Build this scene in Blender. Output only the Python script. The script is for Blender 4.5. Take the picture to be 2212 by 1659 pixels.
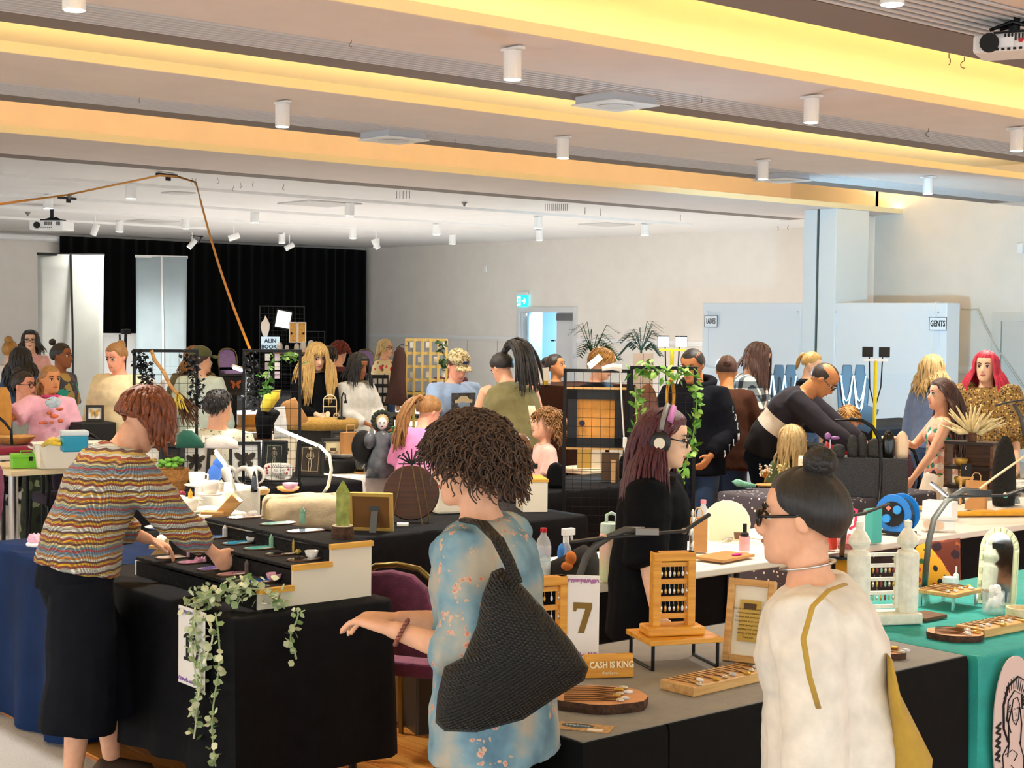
import bpy, math, random
from mathutils import Vector, Matrix, noise
random.seed(7)
for o in list(bpy.data.objects): bpy.data.objects.remove(o)
SC = bpy.context.scene
COL = SC.collection
V = Vector
R = math.radians
# ---------------- camera (image taken as 2212 x 1659) ----------------
FPX, CX, CY, CAMH = 3332.0, 1106.0, 829.5, 1.86
_y, _p, _r = R(49.757), R(-2.361), R(-0.7235)
FWD = V((math.cos(_p)*math.cos(_y), math.cos(_p)*math.sin(_y), math.sin(_p)))
_rt = V((math.sin(_y), -math.cos(_y), 0)); _dn = FWD.cross(_rt)
RGT = math.cos(_r)*_rt + math.sin(_r)*_dn
DWN = -math.sin(_r)*_rt + math.cos(_r)*_dn
CAM = V((0, 0, CAMH))
cd = bpy.data.cameras.new('camera'); co = bpy.data.objects.new('camera', cd); COL.objects.link(co)
cd.sensor_fit = 'HORIZONTAL'; cd.sensor_width = 36; cd.lens = FPX*36/2212
cd.clip_start = .05; cd.clip_end = 200
mw = Matrix.Identity(4)
for i in range(3):
    mw[i][0] = RGT[i]; mw[i][1] = -DWN[i]; mw[i][2] = -FWD[i]; mw[i][3] = CAM[i]
co.matrix_world = mw
SC.camera = co
# ---------------- world, exposure ----------------
wd = bpy.data.worlds.new('world'); SC.world = wd; wd.use_nodes = True
bg = wd.node_tree.nodes['Background']; bg.inputs[0].default_value = (.93, .96, 1, 1); bg.inputs[1].default_value = 1.5
vs = SC.view_settings
vs.view_transform = 'Standard'; vs.look = 'None'; vs.gamma = 1; vs.use_curve_mapping = False
vs.exposure = 0.85

def ray(px, py): return RGT*(px-CX) + DWN*(py-CY) + FWD*FPX
def W(px, py, z=.77):                     # pixel on a level plane
    d = ray(px, py); t = (z-CAMH)/d.z; return CAM + d*t
def D(px, py, dep):                       # pixel at a camera depth
    return CAM + ray(px, py)*(dep/FPX)
def onX(px, py, x): d = ray(px, py); return CAM + d*(x/d.x)
def onY(px, py, y): d = ray(px, py); return CAM + d*(y/d.y)
def dep(p): return (V(p)-CAM).dot(FWD)
def phi(p): return math.atan2(-p[1], -p[0])          # heading from p to the camera
def face(p, deg=0): return phi(p)+R(90+deg)          # local x = viewer's right, y = away

# ---------------- materials ----------------
MATS = {}
def lin(c):
    if isinstance(c, str):
        c = c.lstrip('#'); c = [int(c[i:i+2], 16)/255 for i in (0, 2, 4)]
    return tuple((v/12.92 if v <= .04045 else ((v+.055)/1.055)**2.4) for v in c)+(1,)
class NT:
    def __init__(s, name):
        s.m = bpy.data.materials.new(name); s.m.use_nodes = True; s.t = s.m.node_tree
        s.b = s.t.nodes['Principled BSDF']; MATS[name] = s.m
        s._tc = None
    def n(s, typ, ins=None, **at):
        k = s.t.nodes.new('ShaderNode'+typ)
        for a, v in at.items(): setattr(k, a, v)
        for i, v in (ins or {}).items():
            if hasattr(v, 'is_linked') or isinstance(v, bpy.types.NodeSocket): s.t.links.new(v, k.inputs[i])
            else: k.inputs[i].default_value = v
        return k
    def co(s, kind='Object'):
        if not s._tc: s._tc = s.t.nodes.new('ShaderNodeTexCoord')
        return s._tc.outputs[kind]
    def ramp(s, fac, stops, mode='LINEAR'):
        k = s.t.nodes.new('ShaderNodeValToRGB'); s.t.links.new(fac, k.inputs[0]); cr = k.color_ramp; cr.interpolation = mode
        while len(cr.elements) < len(stops): cr.elements.new(.5)
        for e, (p, c) in zip(cr.elements, stops): e.position = p; e.color = lin(c)
        return k.outputs[0]
    def mix(s, fac, a, b, mode='MIX'):
        k = s.t.nodes.new('ShaderNodeMix'); k.data_type = 'RGBA'; k.blend_type = mode
        for i, v in ((0, fac), (6, a), (7, b)):
            if isinstance(v, bpy.types.NodeSocket): s.t.links.new(v, k.inputs[i])
            else: k.inputs[i].default_value = v if i == 0 else lin(v)
        return k.outputs[2]
    def math(s, op, a, b=0, c=0):
        k = s.t.nodes.new('ShaderNodeMath'); k.operation = op
        for i, v in enumerate((a, b, c)):
            if isinstance(v, bpy.types.NodeSocket): s.t.links.new(v, k.inputs[i])
            else: k.inputs[i].default_value = v
        return k.outputs[0]
    def map(s, src, sc=(1, 1, 1), loc=(0, 0, 0), rot=(0, 0, 0)):
        return s.n('Mapping', {0: src, 1: loc, 2: rot, 3: sc}).outputs[0]
    def noise(s, src, scale, detail=3, out=0, rough=.5):
        return s.n('TexNoise', {'Vector': src, 'Scale': scale, 'Detail': detail, 'Roughness': rough}).outputs[out]
    def voro(s, src, scale, feature='F1', out=0, rnd=1):
        return s.n('TexVoronoi', {'Vector': src, 'Scale': scale, 'Randomness': rnd}, feature=feature).outputs[out]
    def wave(s, src, scale, dist=0, axis='Z', prof='SIN', dscale=1):
        return s.n('TexWave', {'Vector': src, 'Scale': scale, 'Distortion': dist, 'Detail Scale': dscale}, bands_direction=axis, wave_profile=prof).outputs[1]
    def bump(s, h, st=.3, d=.01):
        k = s.n('Bump', {'Strength': st, 'Distance': d, 'Height': h}); s.t.links.new(k.outputs[0], s.b.inputs['Normal'])
    def col(s, c):
        if isinstance(c, bpy.types.NodeSocket): s.t.links.new(c, s.b.inputs[0])
        else: s.b.inputs[0].default_value = lin(c)
    def set(s, **k):
        nm = dict(rough='Roughness', metal='Metallic', sheen='Sheen Weight', coat='Coat Weight', trans='Transmission Weight', ior='IOR', alpha='Alpha', sub='Subsurface Weight', spec='Specular IOR Level', emit='Emission Strength')
        for a, v in k.items(): s.b.inputs[nm[a]].default_value = v
        return s
def mat(name, c='#808080', rough=.6, metal=0, var=0, vs_=12, bump=0, bs=60, emit=0, trans=0, sub=0, alpha=1, coat=0, stretch=None, sheen=0, spec=None):
    if name in MATS: return MATS[name]
    t = NT(name); t.col(c); t.set(rough=rough, metal=metal)
    if trans: t.set(trans=trans, ior=1.42)
    if sub: t.set(sub=sub); t.b.inputs['Subsurface Radius'].default_value = (.02, .008, .004)
    if coat: t.set(coat=coat)
    if sheen: t.set(sheen=sheen)
    if spec is not None: t.set(spec=spec)
    if alpha < 1: t.set(alpha=alpha)
    if emit:
        t.b.inputs['Emission Color'].default_value = lin(c); t.set(emit=emit)
    if var or bump:
        src = t.co()
        if stretch: src = t.map(src, stretch)
        if var:
            nz = t.noise(src, vs_, 4)
            base = lin(c)
            lo = tuple(v*(1-var) for v in base[:3])+(1,); hi = tuple(min(1, v*(1+var)) for v in base[:3])+(1,)
            k = t.t.nodes.new('ShaderNodeMix'); k.data_type = 'RGBA'; t.t.links.new(t.math('MULTIPLY_ADD', nz, 2.2, -.6), k.inputs[0]); k.inputs[6].default_value = lo; k.inputs[7].default_value = hi
            k.clamp_factor = True
            t.t.links.new(k.outputs[2], t.b.inputs[0])
        if bump: t.bump(t.noise(src, bs, 3), bump, .01)
    return t.m
def cloth(name, c, var=.12, rough=.85, bump=.25, bs=130, sheen=.15):
    dk = sum(lin(c)[:3]) < .12
    return mat(name, c, rough, var=var, vs_=18, bump=bump, bs=bs, sheen=0 if dk else sheen, spec=.12 if dk else None)
def wood(name, c1, c2, scale=6, axis='X', rough=.45, coat=0.1):
    if name in MATS: return MATS[name]
    t = NT(name); s = {'X': (.6, 9, 9), 'Y': (9, .6, 9), 'Z': (9, 9, .6)}[axis]
    nz = t.noise(t.map(t.co(), s), scale, 5, rough=.6)
    t.col(t.ramp(nz, [(.3, c1), (.7, c2)])); t.set(rough=rough, coat=coat); t.bump(nz, .12, .004); return t.m

# ---------------- mesh builder ----------------
class MB:
    def __init__(s): s.v = []; s.f = []
    def add(s, vs, fs, M=None):
        b = len(s.v); s.v += [tuple(M @ V(p)) if M else tuple(p) for p in vs]; s.f += [tuple(i+b for i in f) for f in fs]; return s
    def box(s, c, d, rz=0, M=None, rx=0, ry=0):
        x, y, z = d[0]/2, d[1]/2, d[2]/2
        vs = [(-x,-y,-z),(x,-y,-z),(x,y,-z),(-x,y,-z),(-x,-y,z),(x,-y,z),(x,y,z),(-x,y,z)]
        T = Matrix.Translation(V(c)) @ Matrix.Rotation(rz, 4, 'Z') @ Matrix.Rotation(ry, 4, 'Y') @ Matrix.Rotation(rx, 4, 'X')
        if M: T = M @ T
        return s.add(vs, [(0,3,2,1),(4,5,6,7),(0,1,5,4),(1,2,6,5),(2,3,7,6),(3,0,4,7)], T)
    def rings(s, R_, seg=16, cap=True, p=2.0, M=None, close=False):
        vs = []
        for c, a, b in R_:
            c, a, b = V(c), V(a), V(b)
            for i in range(seg):
                t = 2*math.pi*i/seg; ct, st = math.cos(t), math.sin(t)
                if p != 2: ct = math.copysign(abs(ct)**(2/p), ct); st = math.copysign(abs(st)**(2/p), st)
                vs.append(c+a*ct+b*st)
        n = len(R_); fs = []
        for j in range(n if close else n-1):
            k = (j+1) % n
            for i in range(seg): fs.append((j*seg+i, j*seg+(i+1) % seg, k*seg+(i+1) % seg, k*seg+i))
        if cap and not close: fs.append(tuple(reversed(range(seg)))); fs.append(tuple(range((n-1)*seg, n*seg)))
        return s.add(vs, fs, M)
    def tube(s, pts, r, seg=8, flat=1, M=None, up=None, cap=True, close=False):
        pts = [V(p) for p in pts]; n = len(pts)
        rs = r if isinstance(r, (list, tuple)) else [r]*n
        prev = None; out = []
        for i in range(n):
            t = (pts[(i+1) % n]-pts[i-1]) if close else (pts[min(i+1, n-1)]-pts[max(i-1, 0)])
            if t.length < 1e-9: t = V((0, 0, 1))
            t.normalize()
            if prev is None:
                a = V(up) if up else (V((0, 0, 1)) if abs(t.z) < .9 else V((1, 0, 0)))
            else: a = prev
            a = a - t*a.dot(t)
            if a.length < 1e-6: a = t.orthogonal()
            a.normalize(); prev = a; b = t.cross(a)
            out.append((pts[i], a*rs[i]*flat, b*rs[i]))
        return s.rings(out, seg, cap, M=M, close=close)
    def lathe(s, prof, seg=20, c=(0, 0, 0), M=None, cap=True, sx=1, sy=1):
        c = V(c); return s.rings([(c+V((0, 0, z)), V((max(r, 1e-4)*sx, 0, 0)), V((0, max(r, 1e-4)*sy, 0))) for r, z in prof], seg, cap, M=M)
    def ell(s, c, r, seg=14, rows=9, M=None, rot=None):
        T = Matrix.Translation(V(c)) @ (rot.to_4x4() if rot else Matrix.Identity(4))
        if M: T = M @ T
        return s.rings([(V((0, 0, -r[2]*math.cos(math.pi*j/rows))), V((r[0]*max(math.sin(math.pi*j/rows), .02), 0, 0)), V((0, r[1]*max(math.sin(math.pi*j/rows), .02), 0))) for j in range(rows+1)], seg, True, M=T)
    def prism(s, poly, d, M=None):                # polygon in xz, depth along y (0..d)
        n = len(poly); vs = [(x, 0, z) for x, z in poly]+[(x, d, z) for x, z in poly]
        return s.add(vs, [tuple(range(n)), tuple(reversed(range(n, 2*n)))]+[(i, i+n, (i+1) % n+n, (i+1) % n) for i in range(n)], M)
    def grid(s, fn, nu, nv, thick=0, M=None):
        vs = [fn(i/nu, j/nv) for j in range(nv+1) for i in range(nu+1)]
        fs = [(j*(nu+1)+i, j*(nu+1)+i+1, (j+1)*(nu+1)+i+1, (j+1)*(nu+1)+i) for j in range(nv) for i in range(nu)]
        return s.add(vs, fs, M)
    def mesh(s, name, m, smooth=False):
        me = bpy.data.meshes.new(name); me.from_pydata(s.v, [], s.f); me.update()
        if m: me.materials.append(m if not isinstance(m, str) else MATS[m])
        if smooth: me.shade_smooth()
        return me
    def build(s, name, m, par=None, smooth=False, bevel=0, solid=0, sub=0, loc=None, rz=0, auto=False):
        o = bpy.data.objects.new(name, s.mesh(name, m, smooth)); COL.objects.link(o)
        if par: o.parent = par
        if loc is not None: o.location = loc
        if rz: o.rotation_euler.z = rz
        if solid: k = o.modifiers.new('s', 'SOLIDIFY'); k.thickness = solid; k.offset = 0
        if bevel: k = o.modifiers.new('b', 'BEVEL'); k.width = bevel; k.segments = 2; k.limit_method = 'ANGLE'; k.angle_limit = R(40)
        if sub: k = o.modifiers.new('u', 'SUBSURF'); k.levels = k.render_levels = sub
        if auto: o.data.shade_auto_smooth(angle=R(40)) if hasattr(o.data, 'shade_auto_smooth') else None
        return o
def bx(name, c, d, m, par=None, bevel=0, rz=0, rx=0, ry=0): return MB().box(c, d, rz, rx=rx, ry=ry).build(name, m, par, bevel=bevel)
def tag(o, label, cat, group=None):
    o['label'] = label; o['category'] = cat
    if group: o['group'] = group
    return o
def thing(name, label, cat, loc, rz=0, group=None):
    o = bpy.data.objects.new(name, None); COL.objects.link(o); o.location = loc; o.rotation_euler.z = rz; o.empty_display_size = .1
    return tag(o, label, cat, group)
def struct(o): o['kind'] = 'structure'; return o
def dup(root, loc, rz=None, label=None, group=None):
    r = root.copy(); COL.objects.link(r); r.location = loc
    if rz is not None: r.rotation_euler.z = rz
    if label: r['label'] = label
    if group: r['group'] = group
    for ch in list(root.children):
        c = ch.copy(); COL.objects.link(c); c.parent = r
        for g in list(ch.children):
            e = g.copy(); COL.objects.link(e); e.parent = c
    return r
def text_mesh(name, s, size, m, par, loc, rot=(R(90), 0, 0), ext=.001, align='CENTER', sx=1, bold=0):
    cu = bpy.data.curves.new(name, 'FONT'); cu.body = s; cu.size = size; cu.extrude = ext; cu.align_x = align; cu.align_y = 'CENTER'; cu.offset = bold; cu.resolution_u = 2
    t = bpy.data.objects.new('t', cu); me = bpy.data.meshes.new_from_object(t); bpy.data.objects.remove(t); me.name = name; me.materials.clear(); me.materials.append(m)
    o = bpy.data.objects.new(name, me); COL.objects.link(o); o.parent = par; o.location = loc; o.rotation_euler = rot; o.scale.x = sx
    return o
# ================= the room =================
wallm = mat('wall_paint', '#ebe3d8', .75, var=.03, vs_=3, bump=.05, bs=200)
ceilm = mat('ceiling_paint', '#ece8e4', .85, var=.02, vs_=2)
raftm = mat('raft_paint', '#efe1d8', .85, var=.03, vs_=3)
taupe = mat('raft_edge_taupe', '#8d8078', .85)  # darker taupe than the raft boards
lipm = mat('cove_lip_warm_lit', '#f2e3b8', .8, bump=.3, bs=90)  # warm cove light put into the lip's yellow tint
trimm = mat('trim_paint', '#efedea', .55)
black = mat('matt_black', '#0b0b0c', .7)
white = mat('white_plastic', '#f2f1ee', .45)
chrome = mat('chrome', '#d8d8da', .2, metal=1)
blackmetal = mat('black_metal', '#0e0f11', .4, metal=.4)
# floor
t = NT('carpet'); src = t.co()
n1 = t.noise(src, 160, 3); n2 = t.noise(src, 5, 2)
t.col(t.mix(n2, t.ramp(n1, [(.3, '#a9aaae'), (.75, '#d3d2d0')]), '#c9c8c6')); t.set(rough=.95); t.bump(n1, .5, .01)
struct(bx('floor', (8, 12.5, -.05), (34, 41, .1), t.m))
t = NT('timber'); src = t.co(); gi = t.n('ObjectInfo').outputs['Random']
nz = t.noise(t.map(src, (30, 1.6, 30)), 2.2, 5, rough=.65)
c1 = t.ramp(nz, [(.25, '#9a5216'), (.5, '#c9772a'), (.78, '#e6a24a')])
t.col(t.mix(t.math('MULTIPLY', gi, .85), c1, t.ramp(nz, [(.25, '#d88d35'), (.8, '#f0b866')]))); t.set(rough=.28, coat=.25); t.bump(nz, .06, .003)
timber = t.m
fl = struct(bx('floor_timber', (6.4, 2.8, .004), (7.2, 10, .008), timber))
pw, pl = .085, 1.1
bm = MB().box((0, 0, 0), (pw-.003, pl-.003, .008)); pmesh = bm.mesh('plank', timber)
for i in range(34):
    for j in range(3):
        o = bpy.data.objects.new('plank', pmesh); COL.objects.link(o); o.parent = fl
        o.location = (2.85+i*pw, 3.6+(j+(i*.37) % 1)*pl, .0115)
# ---- walls
XR, XF, YB, ZC = 19.1, 21.5, 31.0, 3.56
struct(bx('wall_right', (XR+.1, 3.4, 2.2), (.2, 21.6, 4.4), wallm))
struct(bx('wall_return', (XR-.25, 14.4, 1.745), (.9, .24, 3.49), wallm))
d0, d1 = onX(1125, 687, XF), onX(1240, 687, XF)       # exit doorway opening
ya, yb, zd = d1.y, d0.y, 2.04
bm = MB(); bm.box((XF+.1, (14.5+ya)/2, 1.8), (.2, ya-14.5, 3.6)).box((XF+.1, (yb+YB)/2, 1.8), (.2, YB-yb, 3.6)).box((XF+.1, (ya+yb)/2, (zd+3.6)/2), (.2, yb-ya, 3.6-zd))
struct(bm.build('wall_far_right', wallm))
struct(bx('wall_back', (6.8, YB+.1, 1.8), (29.6, .2, 3.6), wallm))
cor = mat('corridor_blue_lit', '#bfe0f2', .7)  # cool corridor light also put into the blue wall colour
bm = MB(); bm.box((XF+1.7, (ya+yb)/2, 1.25), (.1, 6, 2.6)).box((XF+1, yb+1.5, 1.25), (1.8, .1, 2.6)).box((XF+1, ya-1.5, 1.25), (1.8, .1, 2.6)).box((XF+1, (ya+yb)/2, 2.6), (1.8, 6, .1))
struct(bm.build('wall_corridor', cor))
dr = bpy.data.objects.new('door_1', None); COL.objects.link(dr); struct(dr)
bm = MB(); w_ = .11
bm.box((XF-.01, ya-w_/2, (zd+w_)/2), (.06, w_, zd+w_)).box((XF-.01, yb+w_/2, (zd+w_)/2), (.06, w_, zd+w_)).box((XF-.01, (ya+yb)/2, zd+w_/2), (.06, yb-ya, w_))
bm.build('door_frame', mat('door_frame_paint', '#d9d8d8', .5), dr, bevel=.005)
leafm = mat('door_leaf_paint', '#d4d2d0', .5)
lw = (yb-ya)*.34
bx('door_leaf', (XF+.06, ya+lw/2, zd/2), (.045, lw, zd), leafm, dr)
bx('door_closer', (XF+.02, ya+lw*.5, zd-.1), (.05, lw*.9, .14), mat('closer_grey', '#8d8b8c', .4, metal=.5), dr)
bx('door_leaf', (XF+.35, yb-.06, zd/2), (.6, .045, zd), mat('door_leaf_blue_lit', '#a8d0ea', .5), dr, rz=R(20))  # this leaf's blue carries the cool corridor light
bx('lever_handle', (XF-.02, ya+lw+.03, 1.45), (.05, .1, .03), chrome, dr)
# dado rail and panel joints on the far side wall
zr = onX(1115, 731, XF).z
def rail(name, y0, y1, z, x=XF):
    bm = MB().box((x-.012, (y0+y1)/2, z), (.024, y1-y0, .07)).box((x-.02, (y0+y1)/2, z-.05), (.012, y1-y0, .02)); return struct(bm.build(name, trimm))
rail('trim_1', yb+w_, YB, zr); rail('trim_2', 15.9, ya-w_, zr)
for i in range(9):
    y = onX(1074, 780, XF).y+i*1.05
    if y < YB: struct(bx('trim_%d' % (3+i), (XF-.003, y, zr/2), (.006, .012, zr-.08), mat('joint_grey', '#b4b0ac', .7)))
# right door
q = onX(2166, 694, XR); dr = bpy.data.objects.new('door_2', None); COL.objects.link(dr); struct(dr)
yl, zt = q.y, q.z
bm = MB(); bm.box((XR-.02, yl+.07, (zt+.12)/2), (.05, .14, zt+.12)).box((XR-.02, yl-.95+.0, (zt+.12)/2), (.05, .14, zt+.12)).box((XR-.02, yl-.44, zt+.06), (.05, .9, .12))
bm.build('door_frame', mat('door_frame_warm', '#dcd7cd', .5), dr, bevel=.005)
bx('door_leaf', (XR-.03, yl-.45, zt/2), (.03, .86, zt), mat('door_leaf_warm', '#d6d2cb', .5), dr)
rail('trim_20', yl+.14, 14.2, 1.25, XR)
# ---- partition with the LADIES and GENTS signs
XP = 17.6
p0, p1, p2, p3 = [onX(x, 700, XP).y for x in (2045, 1793, 1737, 1517)]
zp = onX(2045, 654, XP).z
partm = mat('partition_paint', '#e4e9ec', .5)
struct(bx('wall_partition', (XP+.15, (p0+p3)/2, zp/2), (.3, p3-p0, zp), partm, bevel=.01))
for k, (a, b) in enumerate(((p0+.12, p1-.1), (p2+.1, p3-.12))):
    bm = MB()
    for z0, z1 in ((1.2, zp-.12), (.12, 1.05)):
        for y in (a, b): bm.box((XP-.006, y, (z0+z1)/2), (.014, .03, z1-z0))
        for z in (z0, z1): bm.box((XP-.006, (a+b)/2, z), (.014, b-a, .03))
    struct(bm.build('trim_%d' % (30+k), partm))
bm = MB().box((XP-.012, (p0+p3)/2, 1.15), (.024, p3-p0, .05)); struct(bm.build('trim_32', partm))
c0, c1, c2 = onX(1808, 560, XP).y, onX(1768, 560, XP).y, onX(1737, 560, XP).y
jamb = mat('jamb_paint', '#dfe6e8', .5)
bm = MB().box((XP+.35, (c0+c1-.02)/2, 1.75), (.75, c1-c0-.02, 3.5)).box((XP+.35, (c1+c2+.02)/2, 1.75), (.75, c2-c1-.02, 3.5))
struct(bm.build('wall_jamb', jamb, bevel=.01))
struct(bx('trim_33', (XP-.005, c1, 1.75), (.04, .028, 3.5), mat('track_seal', '#4d5a55', .6)))
def wsign(name, txt, px0, px1, py0, py1, x, label, cat='sign', bg_='#eef4f6', ink='#1c1c20'):
    a, b = onX(px0, (py0+py1)/2, x), onX(px1, (py0+py1)/2, x); za, zb = onX((px0+px1)/2, py0, x).z, onX((px0+px1)/2, py1, x).z
    w, h = a.y-b.y, za-zb
    t = thing(name, label, cat, (x-.02, (a.y+b.y)/2, (za+zb)/2), R(-90))
    bx('plate', (0, 0, 0), (w, .006, h), mat(name+'_plate', bg_, .4), t)
    bm = MB()
    for s in (-1, 1): bm.box((s*(w/2-.004), -.004, 0), (.008, .004, h)).box((0, -.004, s*(h/2-.004)), (w, .004, .008))
    bm.build('border', mat('sign_ink', ink, .5), t)
    text_mesh('lettering', txt, h*.62, mat('sign_ink', ink, .5), t, (0, -.005, 0), sx=w*.86/(h*.62*len(txt)*.62), bold=.003)
    return t
wsign('toilet_sign', 'LADIES', 1524, 1552, 681, 707, XP-.01, 'white LADIES sign on the pale blue partition wall')
wsign('toilet_sign', 'GENTS', 2009, 2047, 685, 714, XP-.01, 'white GENTS sign at the end of the partition wall')
# ---- ceilings
struct(bx('ceiling_far', (6.8, 23.4, ZC+.05), (29.6, 15.6, .1), ceilm))
struct(bx('ceiling', (5.6, 3.9, 4.15), (27.4, 24, .1), mat('cove_ceiling_warm_lit', '#f3e6c4', .85)))  # white ceiling tinted cream with the warm cove light
XL, XE = -8, 18.2
slatm = mat('slat_paint', '#e8e4e2', .6); slatd = mat('vent_dark', '#1d1a19', .8)
ledm = mat('led_strip_warm', '#ffdb94', .5, emit=17)
led = []
def raft(name, y0, ys, yd, y1, slats, x1=XE, lip=True):
    r_ = struct(bx(name, ((XL+x1)/2, (y0+ys)/2, 3.52), (x1-XL, ys-y0, .04), raftm))
    if slats:
        bx('vent_backing', ((XL+x1)/2, (ys+yd)/2, 3.524), (x1-XL, yd-ys, .01), slatd, r_)
        n = slats
        for i in range(n):
            bx('slat', ((XL+x1)/2, ys+(i+.5)*(yd-ys)/n, 3.505), (x1-XL, (yd-ys)/n*.36, .02), slatm, r_)
    bx('edge_board', ((XL+x1)/2, (yd+y1)/2, 3.52), (x1-XL, y1-yd, .045), taupe, r_)
    bx('lip', ((XL+x1)/2, y0+.005, 3.537), (x1-XL, .03, .07), lipm, r_)
    bx('rear_upstand', ((XL+x1)/2, y1-.01, 3.555), (x1-XL, .02, .03), trimm, r_)
    bx('led_strip', ((XL+x1)/2, y0+.1, 3.555), (x1-XL, .03, .02), ledm, r_)
    bx('led_strip', ((XL+x1)/2, y1-.1, 3.56), (x1-XL, .03, .02), ledm, r_)
    return r_
raft('ceiling_raft', 3.6, 4.45, 5.05, 5.45, 8)
raft('ceiling_raft', 6.77, 7.72, 8.24, 8.52, 8)
raft('ceiling_raft', 9.52, 10.75, 11.33, 11.65, 8)
r_ = raft('ceiling_bulkhead', 13.72, 15.5, 15.5, 15.85, 0, x1=XR)
bx('bulkhead_back', (7, 15.84, 3.9), (30, .02, .7), raftm, r_); struct(bx('wall_cove_end', (XR+.1, 15.1, 3.85), (.2, 1.9, .7), wallm))
struct(bx('ceiling_perimeter', ((XE+XR)/2, 3, 3.52), (XR-XE, 17.3, .04), raftm))
# ---- lamps in the ceiling
spots = []
def can(px, py, z, label, group, on=True, r=.055, h=.17, warm=0):
    p = W(px, py, z)
    t = thing('ceiling_downlight', label, 'downlight', p, 0, group)
    MB().lathe([(r, 0), (r, h), (r*.9, h+.004)], 18).build('can', white, t, smooth=False)
    MB().lathe([(r*.86, -.003), (r*.86, .004)], 18).build('lens', mat('downlight_lens', '#fffaf0', .4, emit=14), t)
    MB().box((0, 0, h+.012), (.05, .17, .015)).build('mount', white, t)
    if h > .3: pass
    return p
near = [(160, 22, 3.3), (1107, 172, 3.3), (1752, 265, 3.3), (2196, 326, 3.3), (610, 274, 3.3), (1216, 342, 3.3), (1648, 387, 3.3), (2004, 419, 3.3), (1927, 10, 3.3)]
for p in near: spots.append(can(*p, 'white cylinder downlight hanging under a slatted ceiling raft', 'downlights on the rafts'))
far = [(283, 429), (104, 450), (550, 481), (755, 466), (401, 494), (943, 507), (609, 525), (258, 501), (762, 515), (977, 527), (1162, 493), (1165, 519), (1393, 508), (813, 535)]
for k, p in enumerate(far):
    q = can(p[0], p[1], 3.36, 'white cylinder downlight on a track of the far white ceiling', 'downlights on the far ceiling', r=.07, h=.18)
    if k % 2 == 0: spots.append(q)
for k, p in enumerate(spots):
    l = bpy.data.lights.new('downlight_beam', 'SPOT'); l.energy = 170 if k < 9 else 470; l.spot_size = R(125); l.spot_blend = .9; l.shadow_soft_size = .15; l.color = (1, .95, .88)
    o = bpy.data.objects.new('downlight_beam', l); COL.objects.link(o); o.location = p+V((0, 0, -.03))
# track rails on the far ceiling
for k, y in enumerate((378, 420, 447, 470)):
    p = W(0, y, ZC-.02); tag(bx('track_rail', ((p.x-4+XF-2-k*1.6)/2, p.y, ZC-.02), (XF-2-k*1.6-p.x+4, .06, .04), trimm), 'white lighting track, %s from the bulkhead, across the far ceiling' % ('first', 'second', 'third', 'fourth')[k], 'light track')
# tilted spot heads
for k, (px, py, a) in enumerate(((205, 497, 20), (505, 512, 70), (625, 533, 60), (812, 528, -30), (415, 527, 40))):
    p = W(px, py, 3.32); lit = k == 4
    t = thing('track_spotlight', 'white tilted track spotlight shining by the black curtain' if lit else 'small unlit white spotlight tilted near the black curtain', 'spotlight', p, face(p), None if lit else 'tilted spotlights by the curtain')
    M_ = Matrix.Rotation(R(a), 4, 'Y')
    MB().lathe([(.05, -.1), (.055, -.09), (.055, .1), (.045, .11)], 16, M=M_).build('head', white, t, smooth=True)
    MB().tube([(0, 0, .04), (0, 0, .24)], .012).build('stem', white, t)
    if lit:
        MB().lathe([(.048, -.106), (.048, -.1)], 16, M=M_).build('lens', mat('spot_lens', '#fff6e6', .4, emit=60), t)
        bm = MB(); 
        for s in (-1, 1): bm.tube([(.05*s+.08, 0, .02), (.09*s+.1, 0, .17)], .012)
        bm.tube([(-.02, 0, .17), (.22, 0, .15)], .012).tube([(.02, 0, .05), (.14, 0, .02)], .012); bm.build('bracket', blackmetal, t)
# smoke / air fittings on the far ceiling
for k, (px, py, w) in enumerate(((690, 440, .9), (385, 417, .35), (1310, 485, .7), (330, 478, .7), (150, 421, .12), (1003, 437, .06), (60, 459, .06))):
    p = W(px, py, ZC-.01)
    if w > .2: tag(MB().box((0, 0, 0), (w, w, .02)).build('ceiling_vent', mat('vent_grey', '#cfcbc6', .6), loc=p, bevel=.004), 'flat %s air vent panel in the far ceiling' % ('wide white', 'small round-cornered', 'pale', 'thin')[k], 'vent')
    else: tag(MB().lathe([(.05, 0), (.02, -.03), (.012, -.06)], 10).build('sprinkler', mat('sprinkler_grey', '#77746f', .4, metal=.6), loc=p), 'small sprinkler head under the far ceiling', 'sprinkler', 'ceiling sprinklers')
# cassette boxes on the rafts
def cassette(px, py, label, tilt=False):
    p = W(px, py, 3.455); t = thing('air_cassette', label, 'air unit', p)
    bx('casing', (0, 0, .02), (.42, .42, .07), mat('cassette_grey', '#c9ccd2', .5), t, bevel=.008); bx('face_plate', (0, 0, -.02), (.46, .46, .012), white, t, bevel=.004)
    MB().lathe([(.14, -.03), (.13, -.027)], 20).build('round_grille', mat('grille', '#dedbd6', .5), t)
cassette(1330, 222, 'grey box air unit on the slats of the second ceiling raft'); cassette(850, 298, 'flat white air unit on the slats of the far ceiling raft')
cassette(1690, 386, 'thin white air unit near the right end of the far raft')
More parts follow.
